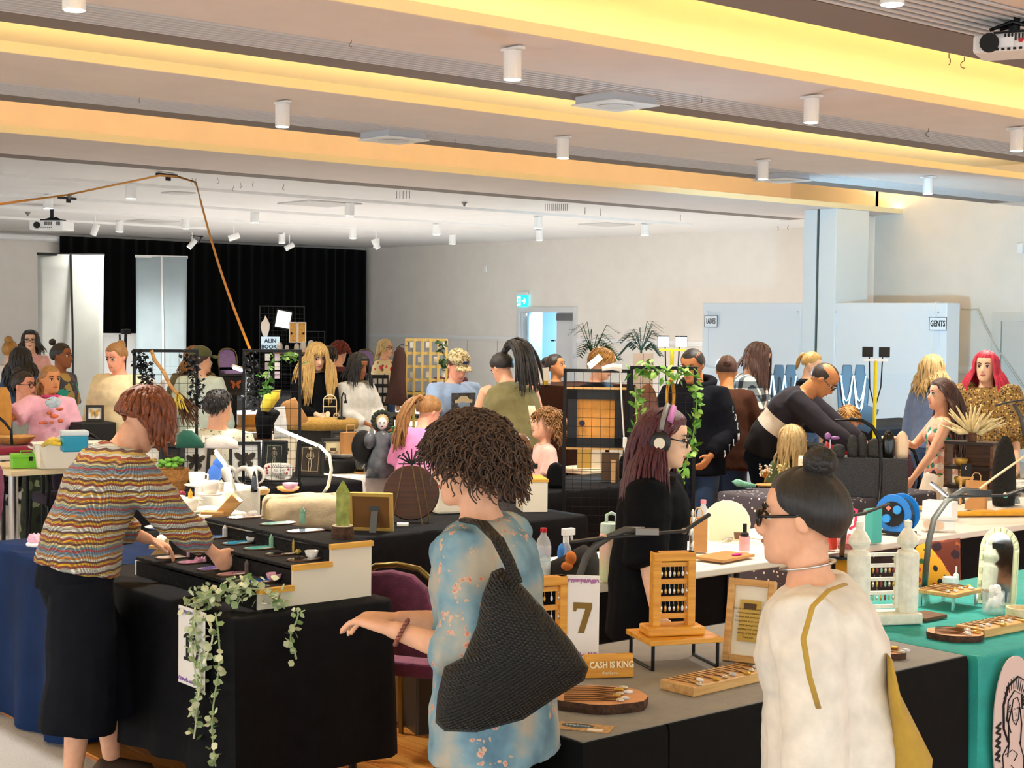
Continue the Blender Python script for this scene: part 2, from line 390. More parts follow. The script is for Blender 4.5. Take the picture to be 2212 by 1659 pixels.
# hooks
bm = MB(); hk = []
for k in range(9): hk.append((0, .035*math.sin(-k*.45), -.07-.035+.035*math.cos(k*.45)))
hkm = MB().tube([(0, 0, 0), (0, 0, -.04)]+[(0, .03*math.sin(a*.5), -.07+.03*math.cos(a*.5)) for a in range(8)], .004, 5).mesh('ceiling_hook', mat('hook_metal', '#4c463c', .35, metal=.7))
for px, py, z in ((415, 385, 3.5), (423, 386, 3.5), (470, 383, 3.5), (505, 401, 3.52), (519, 394, 3.52), (547, 391, 3.5), (613, 398, 3.52), (1680, 488, 3.5), (1703, 487, 3.5), (2050, 115, 3.5), (2083, 122, 3.5), (759, 86, 3.5), (301, 211, 3.5), (1515, 208, 3.5), (2006, 277, 3.5), (985, 299, 3.5)):
    o = bpy.data.objects.new('ceiling_hook', hkm); COL.objects.link(o); o.location = W(px, py, z); o.rotation_euler.z = random.uniform(0, 6); o.scale = (.7,)*3 if py > 300 or px > 2000 else (.42,)*3
    tag(o, 'bent wire hook screwed into the ceiling', 'hook', 'ceiling hooks')
pinm = MB().tube([(0, 0, 0), (0, 0, -.1)], .004, 5).mesh('ceiling_pin', MATS['hook_metal'])
for px, py in [(857+i*7, 412) for i in range(5)]+[(1178+i*4.3, 440) for i in range(12)]+[(1264, 448), (1298, 451), (1470, 464)]:
    o = bpy.data.objects.new('ceiling_pin', pinm); COL.objects.link(o); o.location = W(px, py, 3.5); tag(o, 'thin dark pin hanging under the bulkhead edge', 'pin', 'pins under the bulkhead')
# projectors
def projector(p, rz, label, s=1):
    t = thing('ceiling_projector', label, 'projector', p, rz)
    bx('body', (0, 0, 0), (.5*s, .38*s, .13*s), white, t, bevel=.015)
    bm = MB()
    for i in range(7): bm.box((-.02+i*.018, -.192*s, .025), (.009, .006, .05*s))
    for i in range(4): bm.box((.17+i*.018, -.192*s, .025), (.009, .006, .05*s))
    for i in range(5): bm.box((-.252*s, -.1+i*.03, .01), (.006, .012, .07*s))
    for i in range(8): bm.box((-.12+i*.03, -.192*s, -.035), (.016, .006, .012))
    g_ = bm.build('grille', slatd, t); g_['kind'] = 'stuff'
    bm = MB().box((.02, 0, .075*s), (.3*s, .2*s, .03)).tube([(0, 0, .08), (0, 0, .26)], .03).tube([(-.08, .02, .1), (.05, .05, .13), (.14, .02, .09)], .012).tube([(-.12, -.03, .09), (0, -.06, .12), (.1, .06, .1)], .01)
    bm.build('ceiling_mount', blackmetal, t)
    MB().lathe([(.05, 0), (.05, .03)], 14, M=Matrix.Translation((-.13*s, -.19*s, 0)) @ Matrix.Rotation(R(90), 4, 'X')).build('lens', black, t)
    return t
p = W(112, 488, 3.24); projector(p, face(p, -25), 'white projector hung from the far ceiling beside the banner stands', 1.1)
p = W(2190, 100, 3.36); t = projector(p, face(p, -10), 'white projector with black cables on the nearest slatted raft', .75)
bx('sticker', (-.02, -.15, -.0), (.09, .004, .05), mat('sticker_white', '#fafafa', .4), t); bx('red_mark', (.06, -.15, .005), (.02, .005, .02), mat('red_plastic', '#c8141c', .4), t)
# sensors and exit sign on walls
for px, py, x, l in ((1049, 582, XF, 'small white motion sensor high on the far side wall'), (2204, 536, XR, 'small white motion sensor on the wall above the right door')):
    p = onX(px, py, x-.03); o = bx('motion_sensor', (0, 0, 0), (.05, .09, .14), white, bevel=.012); o.location = p; tag(o, l, 'sensor')
p = onX(1128, 650, XF-.06); t = thing('exit_sign', 'glowing blue-green exit sign with arrow above the doorway', 'exit sign', p, R(-90))
bx('casing', (0, 0, .16), (.34, .06, .06), white, t); bx('panel', (0, 0, 0), (.32, .03, .24), mat('exit_green', '#1fc3cf', .4, emit=1.3), t)
em = mat('exit_white', '#f4ffff', .4, emit=1.6)
bm = MB().box((-.085, -.017, 0), (.1, .006, .2)); bm.build('door_symbol', em, t)
bm = MB().tube([(-.1, -.022, .07), (-.09, -.022, .0), (-.07, -.022, -.08)], .012).tube([(-.09, -.022, .0), (-.12, -.022, -.06)], .012).tube([(-.12, -.022, .02), (-.06, -.022, .04)], .01).ell((-.095, -.022, .09), (.014, .006, .014)); bm.build('running_figure', MATS['exit_green'], t)
bm = MB().box((.06, -.017, 0), (.1, .006, .03)).tube([(.08, -.017, .06), (.12, -.017, 0), (.08, -.017, -.06)], .014, 6); bm.build('arrow', em, t)
# ---- black stage curtain
xa, xb = onY(130, 600, YB-.3).x, XF-.15
t = NT('black_velvet'); t.col('#030303'); t.set(rough=.95, sheen=.05, spec=.1)
def cf(u, v):
    x = xa+(xb-xa)*u; a = .03*(1+.4*math.sin(u*37))
    return (x, YB-.3+a*math.sin(u*170+.6*math.sin(u*50)+v*.6), 3.5*v)
tag(MB().grid(cf, 420, 6).build('stage_curtain', t.m, smooth=True, solid=.01), 'tall black pleated stage curtain across the back wall', 'curtain')
p = onY(45, 512, YB-.15); bm = MB().tube([(-4, 0, 0), (1.2, 0, 0)], .07, 12); tag(bm.build('projection_screen', white, loc=p), 'rolled-up white projection screen case on the back wall', 'screen')
# orange cord
pts = [D(-40, 447, 13), D(0, 441, 13.2), W(145, 421, 3.45), W(345, 379, 3.5), D(385, 382, 15.2), W(423, 394, 3.46)]
e = D(541, 757, 13.2); a = pts[-1]
pts += [a.lerp(e, k/8)+V((0, 0, -.12*math.sin(math.pi*k/8))) for k in range(1, 9)]
tag(MB().tube(pts, .012, 6).build('power_cord', mat('cord_orange', '#d9932a', .5), smooth=True), 'orange power cord looping from ceiling hooks to a black grid panel', 'cord')
for px, py in ((145, 428), (360, 378)):
    p = W(px, py, 3.53); tag(MB().box((0, 0, 0), (.3, .06, .03), .3).box((.02, .0, -.04), (.06, .03, .05), .3).build('cable_tape', black, loc=p), 'black tape tab holding the orange cord to the ceiling', 'tape', 'tape on the orange cord')
# partition cables
pts = [onX(1560+0, 0, 1)]*0
c = [onX(2017, 690+0, XP-.03), onX(2018, 660, XP-.03), onX(2022, 652, XP), onX(2027, 652, XP+.1)]
tag(MB().tube([onX(2012, 775, XP-.03)]+c, .006, 5).build('white_cable', white), 'thin white cable looped over the partition beside the GENTS sign', 'cable')
pts = [onX(2076, 668, XR-.1), onX(2095, 669, XR-.05), onX(2112, 668, XR-.05), onX(2128, 705, XR-.05), onX(2160, 760, XR-.05), onX(2212, 838, XR-.1)]
tag(MB().tube(pts, .012, 5).build('wall_cable', mat('cable_beige', '#c9c3b6', .6), smooth=True), 'pale cable drooping across the wall beside the right door', 'cable')
# extra light the room has: corridor light, cool work lights added with their stands
l = bpy.data.lights.new('corridor_light', 'AREA'); l.energy = 60; l.size = 1; l.color = (.7, .88, 1); o = bpy.data.objects.new('corridor_light', l); COL.objects.link(o); o.location = (XF+.9, (ya+yb)/2, 2.5)
# ================= people =================
def skin(name, c): return mat('skin_'+name, c, .5, var=.08, vs_=30, sub=.12, spec=.3)
SK = dict(fair=skin('fair', '#f0b795'), pink=skin('pink', '#f2a98c'), tan=skin('tan', '#d8935f'), brown=skin('brown', '#9a5f3b'), light=skin('light', '#f6c6a4'))
def hairm(name, c1, c2):
    t = NT('hair_'+name); src = t.map(t.co(), (60, 60, 5)); nz = t.noise(src, 3, 4, rough=.65)
    t.col(t.ramp(nz, [(.3, c1), (.72, c2)])); t.set(rough=.42, sheen=.1); t.bump(nz, .5, .006); return t.m
HR = dict(buzz=hairm('buzz', '#4a3024', '#8a5a40'), rust=hairm('rust', '#3d1608', '#a8541f'), curl=hairm('curl', '#0d0705', '#6b4526'), black=hairm('black', '#060505', '#2b2522'), wine=hairm('wine', '#22060c', '#6b1a28'),
          blonde=hairm('blonde', '#a3732a', '#ecca80'), ash=hairm('ash', '#b58a45', '#f0d9a0'), brown=hairm('brown', '#1f0f08', '#5e3420'), dark=hairm('dark', '#0d0908', '#3a2820'), red=hairm('red', '#8e0a24', '#f0345a'), copper=hairm('copper', '#3a0d08', '#9c2f1b'), sandy=hairm('sandy', '#8a5a20', '#d9a24e'), light=hairm('lightbrown', '#6e451e', '#c08a48'))
eyew = mat('eye_white', '#f3efea', .25); eyed = mat('eye_iris', '#1d130d', .2); browm = mat('brow_dark', '#2a1a12', .8); browl = mat('brow_light', '#8a5e34', .8); lipr = mat('lip_rose', '#b0524a', .5); lipd = mat('lip_nude', '#b9705a', .55); lens = mat('spectacle_lens', '#ffffff', .05, alpha=.12)
specm = mat('spectacle_frame', '#15110f', .35)
def ik(a, t, l1, l2, pole):
    a, t = V(a), V(t); d = t-a; L = min(d.length, (l1+l2)*.995); d = d.normalized()*L
    x = (l1*l1-l2*l2+L*L)/(2*L); h = math.sqrt(max(l1*l1-x*x, 0)); u = d.normalized()
    p = V(pole); p = p-u*p.dot(u); p.normalize()
    return a+u*x+p*h, a+d
HEAD = [(0, .078, .03, .022), (.012, .09, .0, .038), (.03, .091, -.03, .049), (.05, .089, -.05, .057), (.075, .087, -.066, .064), (.1, .084, -.08, .069), (.125, .079, -.09, .072), (.15, .086, -.096, .075), (.178, .079, -.095, .073), (.2, .06, -.08, .062), (.216, .034, -.055, .043), (.2245, .0, -.025, .016)]
class P: pass
def person(px, dep_, topz, f, label, cat='person', top=None, bottom=None, sk='fair', lean=0, nod=0, turn=0, twist=0, tilt=0, armL=None, armR=None, hair=None, sex='f', seat=False, build=1, hs=1, vox=.0115, group=None, hem=None, shoes='#1a1a1c', eyes=True, glasses=False, at=None, legs=(0, 0), poleL=None, poleR=None, curl=.5, fing=None, brow=None, lips=None, width=1, dressed=True):
    """px: pixel column of the body; topz: height of the crown; f: heading (0 = to the camera, 90 = viewer's right)"""
    q = P(); base = V(at) if at else D(px, 900, dep_); base.z = 0
    q.base = base
    rz = phi(base)+R(f-90)
    root = thing('person', label, cat, base, rz, group); q.root = root
    cosl = math.cos(R(lean*.85))
    drop = .45 if seat else 0
    # solve the size so that the crown ends up at topz
    k = 1.0
    for _ in range(8):
        zz = (.92-drop)*1+.52*cosl+.05*math.cos(R(lean+nod*.3))+.20*math.cos(R(min(lean*.5+nod, 60)))
        k = topz/zz
        break
    if seat: k = max(.75, min(1.1, k))
    q.k = k; b = build
    X = V((1, 0, 0))
    def ang(a): return V((0, math.sin(R(a)), math.cos(R(a)))), V((0, math.cos(R(a)), -math.sin(R(a))))
    P0 = V((0, -.18*math.sin(R(lean)), (.92-drop)*k))
    u1, f1 = ang(lean*.5); u2, f2 = ang(lean*.95); u3, f3 = ang(lean*1.15); u4, f4 = ang(lean*.9+nod*.4)
    P1 = P0+u1*.14*k; P2 = P1+u2*.2*k; P3 = P2+u3*.17*k; P4 = P3+u4*.062*k
    if seat: base_seat = P0.z
    q.P = (P0, P1, P2, P3, P4); q.u = u3
    RT = Matrix.Rotation(R(twist), 3, u3); Xs = RT @ X
    # head frame
    hk = (k**.45)*hs
    HMr = Matrix.Rotation(R(turn), 3, 'Z') @ Matrix.Rotation(R(-(lean*.35+nod)), 3, 'X') @ Matrix.Rotation(R(tilt), 3, 'Y')
    HM = Matrix.Translation(P4) @ HMr.to_4x4() @ Matrix.Translation(V((0, .012, -.02))*hk) @ Matrix.Diagonal((hk, hk, hk, 1))
    q.HM = HM; q.hk = hk
    m = MB()
    # torso
    wm = 1.0 if sex == 'f' else 1.1
    sw = .15*k*(1.0 if sex == 'f' else 1.13)*(.5+.5*b)*width
    tor = [(P0-u1*.1*k, .13, .095), (P0, .163, .116), (P1, .138 if sex == 'f' else .15, .1), (P1+u2*.1*k, .15, .108), (P2, .155*wm, .118), (P2+u3*.09*k, .145*wm, .1), (P3-u3*.035*k, .115*wm, .075), (P3-u3*.005*k, .07*wm, .06), (P3+u3*.025*k, .05, .05)]
    ff = [f1, f1, f1, f2, f2, f3, f3, f3, f3]
    q.tor = [(c, (Xs if i > 3 else X)*a*k*b*width, ff[i]*d*k*b) for i, (c, a, d) in enumerate(tor)]
    m.rings(q.tor, 16)
    m.tube([P3-u3*.04*k, P4, HM @ V((0, -.02, .06))], [.058*k, .053*k, .05*k] if sex == 'f' else [.066*k, .062*k, .058*k], 12)
    # head
    H = [(HM @ V((0, (a+c)/2, z)), HMr @ V((w*hk, 0, 0)), HMr @ V((0, (a-c)/2*hk, 0))) for z, a, c, w in HEAD]
    m.rings(H, 20, p=2.15)
    def hp(*p): return HM @ V(p)
    m.tube([hp(0, .078, .128), hp(0, .092, .108), hp(0, .106, .087), hp(0, .098, .076), hp(0, .083, .073)], [.008*hk, .009*hk, .0125*hk, .012*hk, .009*hk], 8)
    for s in (-1, 1):
        m.ell(hp(s*.008, .093, .079), (.009*hk,)*3, 8, 6)
        m.ell((0, 0, 0), (.011*hk, .019*hk, .032*hk), 10, 7, M=Matrix.Translation(hp(s*.074, -.012, .112)) @ (HMr @ Matrix.Rotation(R(-12), 3, 'X') @ Matrix.Rotation(R(s*-22), 3, 'Z')).to_4x4())
    m.ell((0, 0, 0), (.024*hk, .009*hk, .0085*hk), 10, 6, M=Matrix.Translation(hp(0, .086, .052)) @ HMr.to_4x4())
    # legs
    hipw = .088*k*b; q.legs = []
    for s, st in ((-1, legs[0]), (1, legs[1])):
        hj = P0+X*s*hipw-u1*.04*k
        if seat:
            kn = V((s*.12*k, P0.y+.42*k, P0.z+.0)); an = V((s*.12*k, P0.y+.40*k, .08))
        else:
            an = V((s*.1*k, -.02+st, .085*k)); kn = V((s*.1*k, (hj.y+an.y)/2+.02+max(st, 0)*.25, .49*k))
        m.tube([hj, hj.lerp(kn, .5), kn, kn.lerp(an, .35), an], [.088*k*b, .076*k*b, .055*k*b, .056*k*b, .036*k], 12)
        q.legs.append((hj, kn, an))
        sm = MB(); y0 = an.y
        sm.rings([(V((an.x, y0-.075*k, .03)), V((.03*k, 0, 0)), V((0, 0, .03))), (V((an.x, y0-.05*k, .045)), V((.038*k, 0, 0)), V((0, 0, .045))), (V((an.x, y0+.03*k, .042)), V((.042*k, 0, 0)), V((0, 0, .042))), (V((an.x, y0+.11*k, .03)), V((.046*k, 0, 0)), V((0, 0, .03))), (V((an.x, y0+.17*k, .02)), V((.032*k, 0, 0)), V((0, 0, .02)))], 12)
        sm.build('shoe', shoes if not isinstance(shoes, str) else mat('shoe_'+shoes, shoes, .6), root, smooth=True)
    # arms
    q.arms = []
    for s, tgt, pole in ((-1, armL, poleL), (1, armR, poleR)):
        sh = P3+Xs*s*sw-u3*.062*k
        if tgt is None: tgt = (s*.27*b, .04+math.sin(R(lean))*.2, .78-drop)
        tg = V(tgt)*k
        el, wr = ik(sh, tg, .285*k, .245*k, pole or (s*.5, -.6, -.35))
        m.tube([sh-Xs*s*.02*k, sh, sh.lerp(el, .4), el, el.lerp(wr, .35), wr], [.052*k*b, .053*k*b, .045*k*b, .037*k*b, .036*k*b, .0235*k], 12)
        q.arms.append((sh, el, wr))
        # hand
        hd = (wr-el).normalized()
        if abs(hd.z) > .6: nrm = V((-s, 0.1, 0))
        else: nrm = V((0, 0, -1))
        nrm = (nrm-hd*nrm.dot(hd)).normalized(); sd = hd.cross(nrm)          # sd spans the palm
        if sd.dot(V((0, 1, 0)) if abs(hd.z) > .6 else -Xs*s) < 0: sd = -sd     # thumb side
        hl = .095*k*hs**.3
        m.rings([(wr-hd*.01, sd*.024*k, nrm*.018*k), (wr+hd*hl*.35, sd*.036*k, nrm*.016*k), (wr+hd*hl*.75, sd*.041*k, nrm*.0145*k), (wr+hd*hl, sd*.039*k, nrm*.011*k)], 12, p=2.6)
        cu = curl if fing is None else fing
        for i, (off, ln) in enumerate(((.029, .068), (.0095, .078), (-.0105, .072), (-.0285, .056))):
            p = wr+hd*hl*.93+sd*off*k; dirv = hd.copy(); pts = [p]
            for j in range(3):
                dirv = (dirv*math.cos(cu*.85)+nrm*math.sin(cu*.85)).normalized(); p = p+dirv*ln*k*(.45, .31, .24)[j]; pts.append(p)
                n2 = nrm-dirv*nrm.dot(dirv)
            m.tube(pts, [.0092*k, .0088*k, .0082*k, .0068*k], 7)
        tp = wr+hd*hl*.25+sd*.03*k
        m.tube([tp, tp+sd*.022*k+hd*.022*k+nrm*.006*k, tp+sd*.03*k+hd*.05*k+nrm*.014*k, tp+sd*.026*k+hd*.072*k+nrm*.02*k], [.0125*k, .011*k, .0095*k, .0075*k], 7)
        q.hd = hd
    o = m.build('body', SK[sk], root, smooth=True)
    k_ = o.modifiers.new('r', 'REMESH'); k_.mode = 'VOXEL'; k_.voxel_size = vox; k_.use_smooth_shade = True
    k_ = o.modifiers.new('s', 'SMOOTH'); k_.iterations = 2; k_.factor = .5
    # face
    if eyes:
        for s in (-1, 1):
            e = MB().ell(hp(s*.031, .0685, .117), (.0125*hk, .012*hk, .0095*hk), 10, 8); e.build('eye', eyew, root, smooth=True)
            MB().ell((0, 0, 0), (.0068*hk, .003*hk, .0068*hk), 8, 6, M=Matrix.Translation(hp(s*.031+.001, .0805, .1165)) @ HMr.to_4x4()).build('iris', eyed, root, smooth=True)
            MB().tube([hp(s*.015, .08, .119), hp(s*.024, .083, .1265), hp(s*.034, .081, .128), hp(s*.045, .072, .1225)], [.0015, .0032*hk, .0034*hk, .002], 6).build('eyelid', browm, root, smooth=True)
            MB().tube([hp(s*.013, .089, .139), hp(s*.03, .087, .146), hp(s*.05, .072, .1415)], [.0045*hk, .0045*hk, .002], 6, flat=.7).build('eyebrow', brow or browm, root, smooth=True)
        l = MB().tube([hp(-.023, .079, .051), hp(-.011, .0915, .0545), hp(0, .0935, .053), hp(.011, .0915, .0545), hp(.023, .079, .051)], [.002, .0052*hk, .0058*hk, .0052*hk, .002], 7)
        l.build('lips', lips or lipd, root, smooth=True)
    if glasses:
        g = MB(); gl = MB()
        for s in (-1, 1):
            ring = [hp(s*(.034+.025*math.cos(a*.6283)), .097-.012*abs(math.cos(a*.6283)*.5+.5)*0, .114+.019*math.sin(a*.6283)) for a in range(10)]
            g.tube(ring, .0028*hk if glasses is True else glasses*hk, 5, close=True)
            g.tube([hp(s*.058, .094, .12), hp(s*.079, .06, .122), hp(s*.081, -.01, .125)], .003*hk if glasses is True else glasses*hk, 5)
        g.tube([hp(-.01, .098, .116), hp(.01, .098, .116)], .003*hk, 5)
        g.build('spectacles', specm, root, smooth=True)
    if top: q.top = top_garment(q, **top)
    if bottom: q.bot = bottom_garment(q, **bottom)
    if hair:
        hs_ = hair if isinstance(hair, list) else [hair]
        for h in hs_: globals()['hair_'+h['style']](q, **{a: v for a, v in h.items() if a != 'style'})
    return q
def soft(o, vox, it=3, amp=.006, sc=.09, f=.5):
    k_ = o.modifiers.new('r', 'REMESH'); k_.mode = 'VOXEL'; k_.voxel_size = vox; k_.use_smooth_shade = True
    k_ = o.modifiers.new('s', 'SMOOTH'); k_.iterations = it; k_.factor = f
    if amp:
        tn = 'wrinkle_%g' % sc
        tx = bpy.data.textures.get(tn) or bpy.data.textures.new(tn, 'CLOUDS'); tx.noise_scale = sc; tx.noise_depth = 2
        k_ = o.modifiers.new('d', 'DISPLACE'); k_.texture = tx; k_.strength = amp*2; k_.mid_level = .5; k_.texture_coords = 'LOCAL'
    return o
def top_garment(q, m, sleeve=1.0, hem=-.05, ease=.022, neck=0, cuff=1.15, name='top', vox=.016, amp=.006, sc=.09, flare=0, sl_ease=None, bust=0, low=0):
    k = q.k; M = MB(); P0, P1, P2, P3, P4 = q.P
    T = q.tor; r = []
    u1 = (P1-P0).normalized()
    def grow(c, a, d, e): return (c, a*(1+e*k/a.length), d*(1+e*k/d.length))
    hemc = P0+u1*hem*k
    a0, d0 = T[1][1], T[1][2]
    r.append(grow(hemc, a0, d0, ease+.01+flare))
    if hem < -.03: r.append(grow(P0, T[1][1], T[1][2], ease+.008+flare*.6))
    r.append(grow(P1, T[2][1]*1.06, T[2][2]*1.06, ease+.012+flare*.3))
    for i in (3, 4): r.append(grow(*T[i], ease))
    r.append(grow(*T[5], ease*.9))
    if low == 0:
        r.append(grow(*T[6], ease*.8)); r.append(grow(*T[7], ease*.6)); r.append(grow(P3+(P3-P2).normalized()*(neck*k), T[8][1], T[8][2], .012))
    M.rings(r, 20)
    if bust:
        f = d0.normalized()
        for s in (-1, 1): M.ell(P2+T[4][2]*.55+a0.normalized()*s*.072*k-u1*.01, (.075*k*bust, .075*k*bust, .07*k*bust), 12, 8)
    se = ease if sl_ease is None else sl_ease
    for sh, el, wr in q.arms:
        if sleeve <= 0: continue
        L1, L2 = (el-sh).length, (wr-el).length; L = (L1+L2)*sleeve
        pts = [sh+(sh-el).normalized()*-.0, sh.lerp(el, .4)]; rad = [.058*k+se, .05*k+se]
        inn = P3.lerp(sh, .6)-q.u*.022*k; pts.insert(0, inn); rad.insert(0, .042*k+se*.7); rad[1] = .053*k+se*.85
        if L <= L1: pts[2:] = [sh.lerp(el, L/L1*.6), sh.lerp(el, L/L1)]; rad[2:] = [.05*k+se, (.05*k+se)*cuff]
        else:
            f_ = (L-L1)/L2; pts += [el, el.lerp(wr, f_*.6), el.lerp(wr, f_)]; rad += [.043*k+se, .038*k+se*1.1, (.028*k+se*.5)*cuff]
        M.tube(pts, rad, 14)
    o = M.build(name, m, q.root, smooth=True)
    return soft(o, vox, 3, amp, sc)
def bottom_garment(q, m, kind='pants', hem=.1, ease=.015, flare=0, name=None, vox=.018, amp=.006, sc=.1, top=.14, folds=0):
    k = q.k; M = MB(); P0, P1 = q.P[0], q.P[1]; T = q.tor; u = (P1-P0).normalized()
    def grow(c, a, d, e): return (c, a*(1+e*k/a.length), d*(1+e*k/d.length))
    wa = grow(P0+u*top*k, T[2][1], T[2][2], ease*.8)
    if kind in ('pants',):
        M.rings([wa, grow(P0+u*.06*k, T[1][1]*.95, T[1][2]*.95, ease), grow(P0, *T[1][1:], ease), grow(P0-u*.11*k, T[0][1]*1.08, T[0][2]*1.12, ease+.01)], 20)
        for hj, kn, an in q.legs:
            pts = [hj, hj.lerp(kn, .5), kn]; rad = [.092*k+ease, .08*k+ease+flare*.5, .06*k+ease+flare]
            fr = max(0, min(1, (kn.z-hem)/(kn.z-an.z+1e-6)))
            pts += [kn.lerp(an, fr*.5), kn.lerp(an, fr)]; rad += [.058*k+ease+flare*1.2, .05*k+ease+flare*1.4]
            M.tube(pts, rad, 14)
        o = M.build(name or 'trousers', m, q.root, smooth=True); return soft(o, vox, 3, amp, sc)
    # skirt
    n = 8; rr = []; seg = 48
    cz = P0.z
    prof = [(P0.z+top*k, 0)]+[(P0.z+(hem-P0.z)*j/n, j/n) for j in range(n+1)]
    M.rings([wa], seg, False) if False else None
    vs = []; fs = []
    for j, (z, t_) in enumerate(prof):
        if j == 0: c, a, d = wa; 
        else:
            c, a, d = grow(P0, *T[1][1:], ease+flare*t_); c = V((P0.x, P0.y*(1-t_*.6), z))
        for i in range(seg):
            th = 2*math.pi*i/seg; fo = 1+folds*t_*math.sin(th*11+math.sin(th*3)*2)
            vs.append(c+a*math.cos(th)*fo+d*math.sin(th)*fo)
    for j in range(len(prof)-1):
        for i in range(seg): fs.append((j*seg+i, j*seg+(i+1) % seg, (j+1)*seg+(i+1) % seg, (j+1)*seg+i))
    M.add(vs, fs); o = M.build(name or 'skirt', m, q.root, smooth=True, solid=.006); return o
# ---------------- hair ----------------
SC_, SR_ = V((0, -.01, .125)), V((.079, .1, .1))
def scalp(q, d, off=0):
    return q.HM @ (SC_+V((d.x*(SR_.x+off), d.y*(SR_.y+off), d.z*(SR_.z+off))))
def dirv(az, el): return V((math.sin(az)*math.cos(el), math.cos(az)*math.cos(el), math.sin(el)))    # az 0 = face, + = person's right (x)
def hairline(az, fringe=0):
    a = abs(((az+math.pi) % (2*math.pi))-math.pi)
    pts = [(0, .62-fringe), (.7, .55-fringe), (1.05, .2-fringe*.5), (1.35, .0), (1.75, -.25), (2.3, -.55), (3.1416, -.62)]
    for (a0, e0), (a1, e1) in zip(pts, pts[1:]):
        if a <= a1: return e0+(e1-e0)*(a-a0)/(a1-a0)
    return pts[-1][1]
def cap_mesh(q, off=.012, fringe=0, ridge=.003, nz=26, seg=48, lift=0, cut=None, low=0):
    M = MB(); n = 12; vs = []; fs = []
    for i in range(seg):
        az = 2*math.pi*i/seg
        e0 = (hairline(az, fringe) if cut is None else cut(az))+low
        for j in range(n+1):
            el = e0+(math.pi/2-.02-e0)*j/n
            t_ = min(1, j/2.5)
            o = off*(.15+.85*t_)+ridge*math.sin(az*nz+el*2)*t_+lift*max(0, math.sin(el))
            vs.append(scalp(q, dirv(az, el), o))
    for i in range(seg):
        for j in range(n):
            a, b = i*(n+1)+j, ((i+1) % seg)*(n+1)+j
            fs.append((a, b, b+1, a+1))
    fs.append(tuple(i*(n+1)+n for i in range(seg)))
    M.add(vs, fs); return M
def strand(q, M, az, el, L, r, dirn=None, wave=0, wl=9, grav=.5, steps=9, out=.012, body=True, curlr=0, rng=random):
    d = dirv(az, el); p = scalp(q, d, out*.6); hm3 = q.HM.to_3x3().normalized()
    dn = V((0, 0, -1)); nrm = (hm3 @ d).normalized()
    if dirn is None:
        g = hm3 @ V((math.sin(az)*.9, math.cos(az)*.5-.35, -.4)); v = (g-nrm*g.dot(nrm)).normalized()
    else: v = (hm3 @ V(dirn)).normalized()
    pts = [p]; st = L/steps; ph = rng.uniform(0, 6)
    HI = q.HM.inverted(); P0, P1, P2, P3, P4 = q.P; k = q.k
    up = (P3-P1).normalized(); C = P2+(P3-P2)*.25; fw = q.tor[4][2].normalized(); xs = q.tor[4][1].normalized()
    for s in range(steps):
        v = (v*(1-grav)+dn*grav).normalized()
        p = p+v*st
        l = HI @ p; e = V(((l.x-SC_.x)/(SR_.x+out), (l.y-SC_.y)/(SR_.y+out), (l.z-SC_.z)/(SR_.z+out)))
        if e.length < 1: e = e.normalized(); p = q.HM @ (SC_+V((e.x*(SR_.x+out), e.y*(SR_.y+out), e.z*(SR_.z+out))))
        if body:
            r_ = p-C; lx, ly, lz = r_.dot(xs)/(.205*k), r_.dot(fw)/(.145*k), r_.dot(up)/(.30*k); L_ = math.sqrt(lx*lx+ly*ly+lz*lz)
            if L_ < 1: p = C+r_*(1/max(L_, .2))
        w = wave*math.sin(ph+s*wl/steps)*min(1, s/3)
        pts.append(p+xs*w+fw*w*.5)
    n = len(pts)
    r *= 1.25; M.tube(pts, [r*(.6+.5*min(1, i/2))*(1-.75*(i/(n-1))**3) for i in range(n)], 5, flat=.6)
def hair_cap(q, c='brown', off=.014, fringe=0, **k): cap_mesh(q, off, fringe, **k).build('hair', HR[c], q.root, smooth=True)
def hair_short(q, c='brown', off=.016, n=160, L=.05, cut=None, fringe=0):
    M = cap_mesh(q, off, fringe, cut=cut); rng = random.Random(3)
    for i in range(n):
        az = rng.uniform(-math.pi, math.pi); el = rng.uniform(hairline(az, fringe)+.05 if cut is None else cut(az)+.05, 1.4)
        strand(q, M, az, el, L*rng.uniform(.7, 1.2), .006, grav=.25, steps=4, out=off+.004, body=False, rng=rng)
    M.build('hair', HR[c], q.root, smooth=True)
def hair_long(q, c='brown', L=.45, n=90, wave=.008, part=0, off=.014, fringe=0, back=False, r=.0095, azr=(.75, 3.1416), front=0, grav=.5, spread=1.0):
    M = cap_mesh(q, off, fringe); rng = random.Random(5); n = int(n*1.7)
    for i in range(n):
        s = rng.choice((-1, 1)); az = s*rng.uniform(*azr); el = rng.uniform(max(hairline(az, fringe), -.3)+.02, 1.35)
        dn = None
        if back: dn = (math.sin(az)*.25, -1, -.15)
        elif abs(az) < 1.7 and front: dn = (s*.55, .12, -.8)
        strand(q, M, az, el, L*rng.uniform(.8, 1.12), r*rng.uniform(.7, 1.2), dn, wave, rng.uniform(5, 10), grav, 11, off, rng=rng)
    if fringe > .15:
        for i in range(24):
            az = rng.uniform(-.9, .9); strand(q, M, az, rng.uniform(.75, 1.2), .062*rng.uniform(.8, 1.1), .008, (math.sin(az)*.5, 1, -.2), 0, 5, .35, 5, off+.002, False, rng=rng)
    M.build('hair', HR[c], q.root, smooth=True)
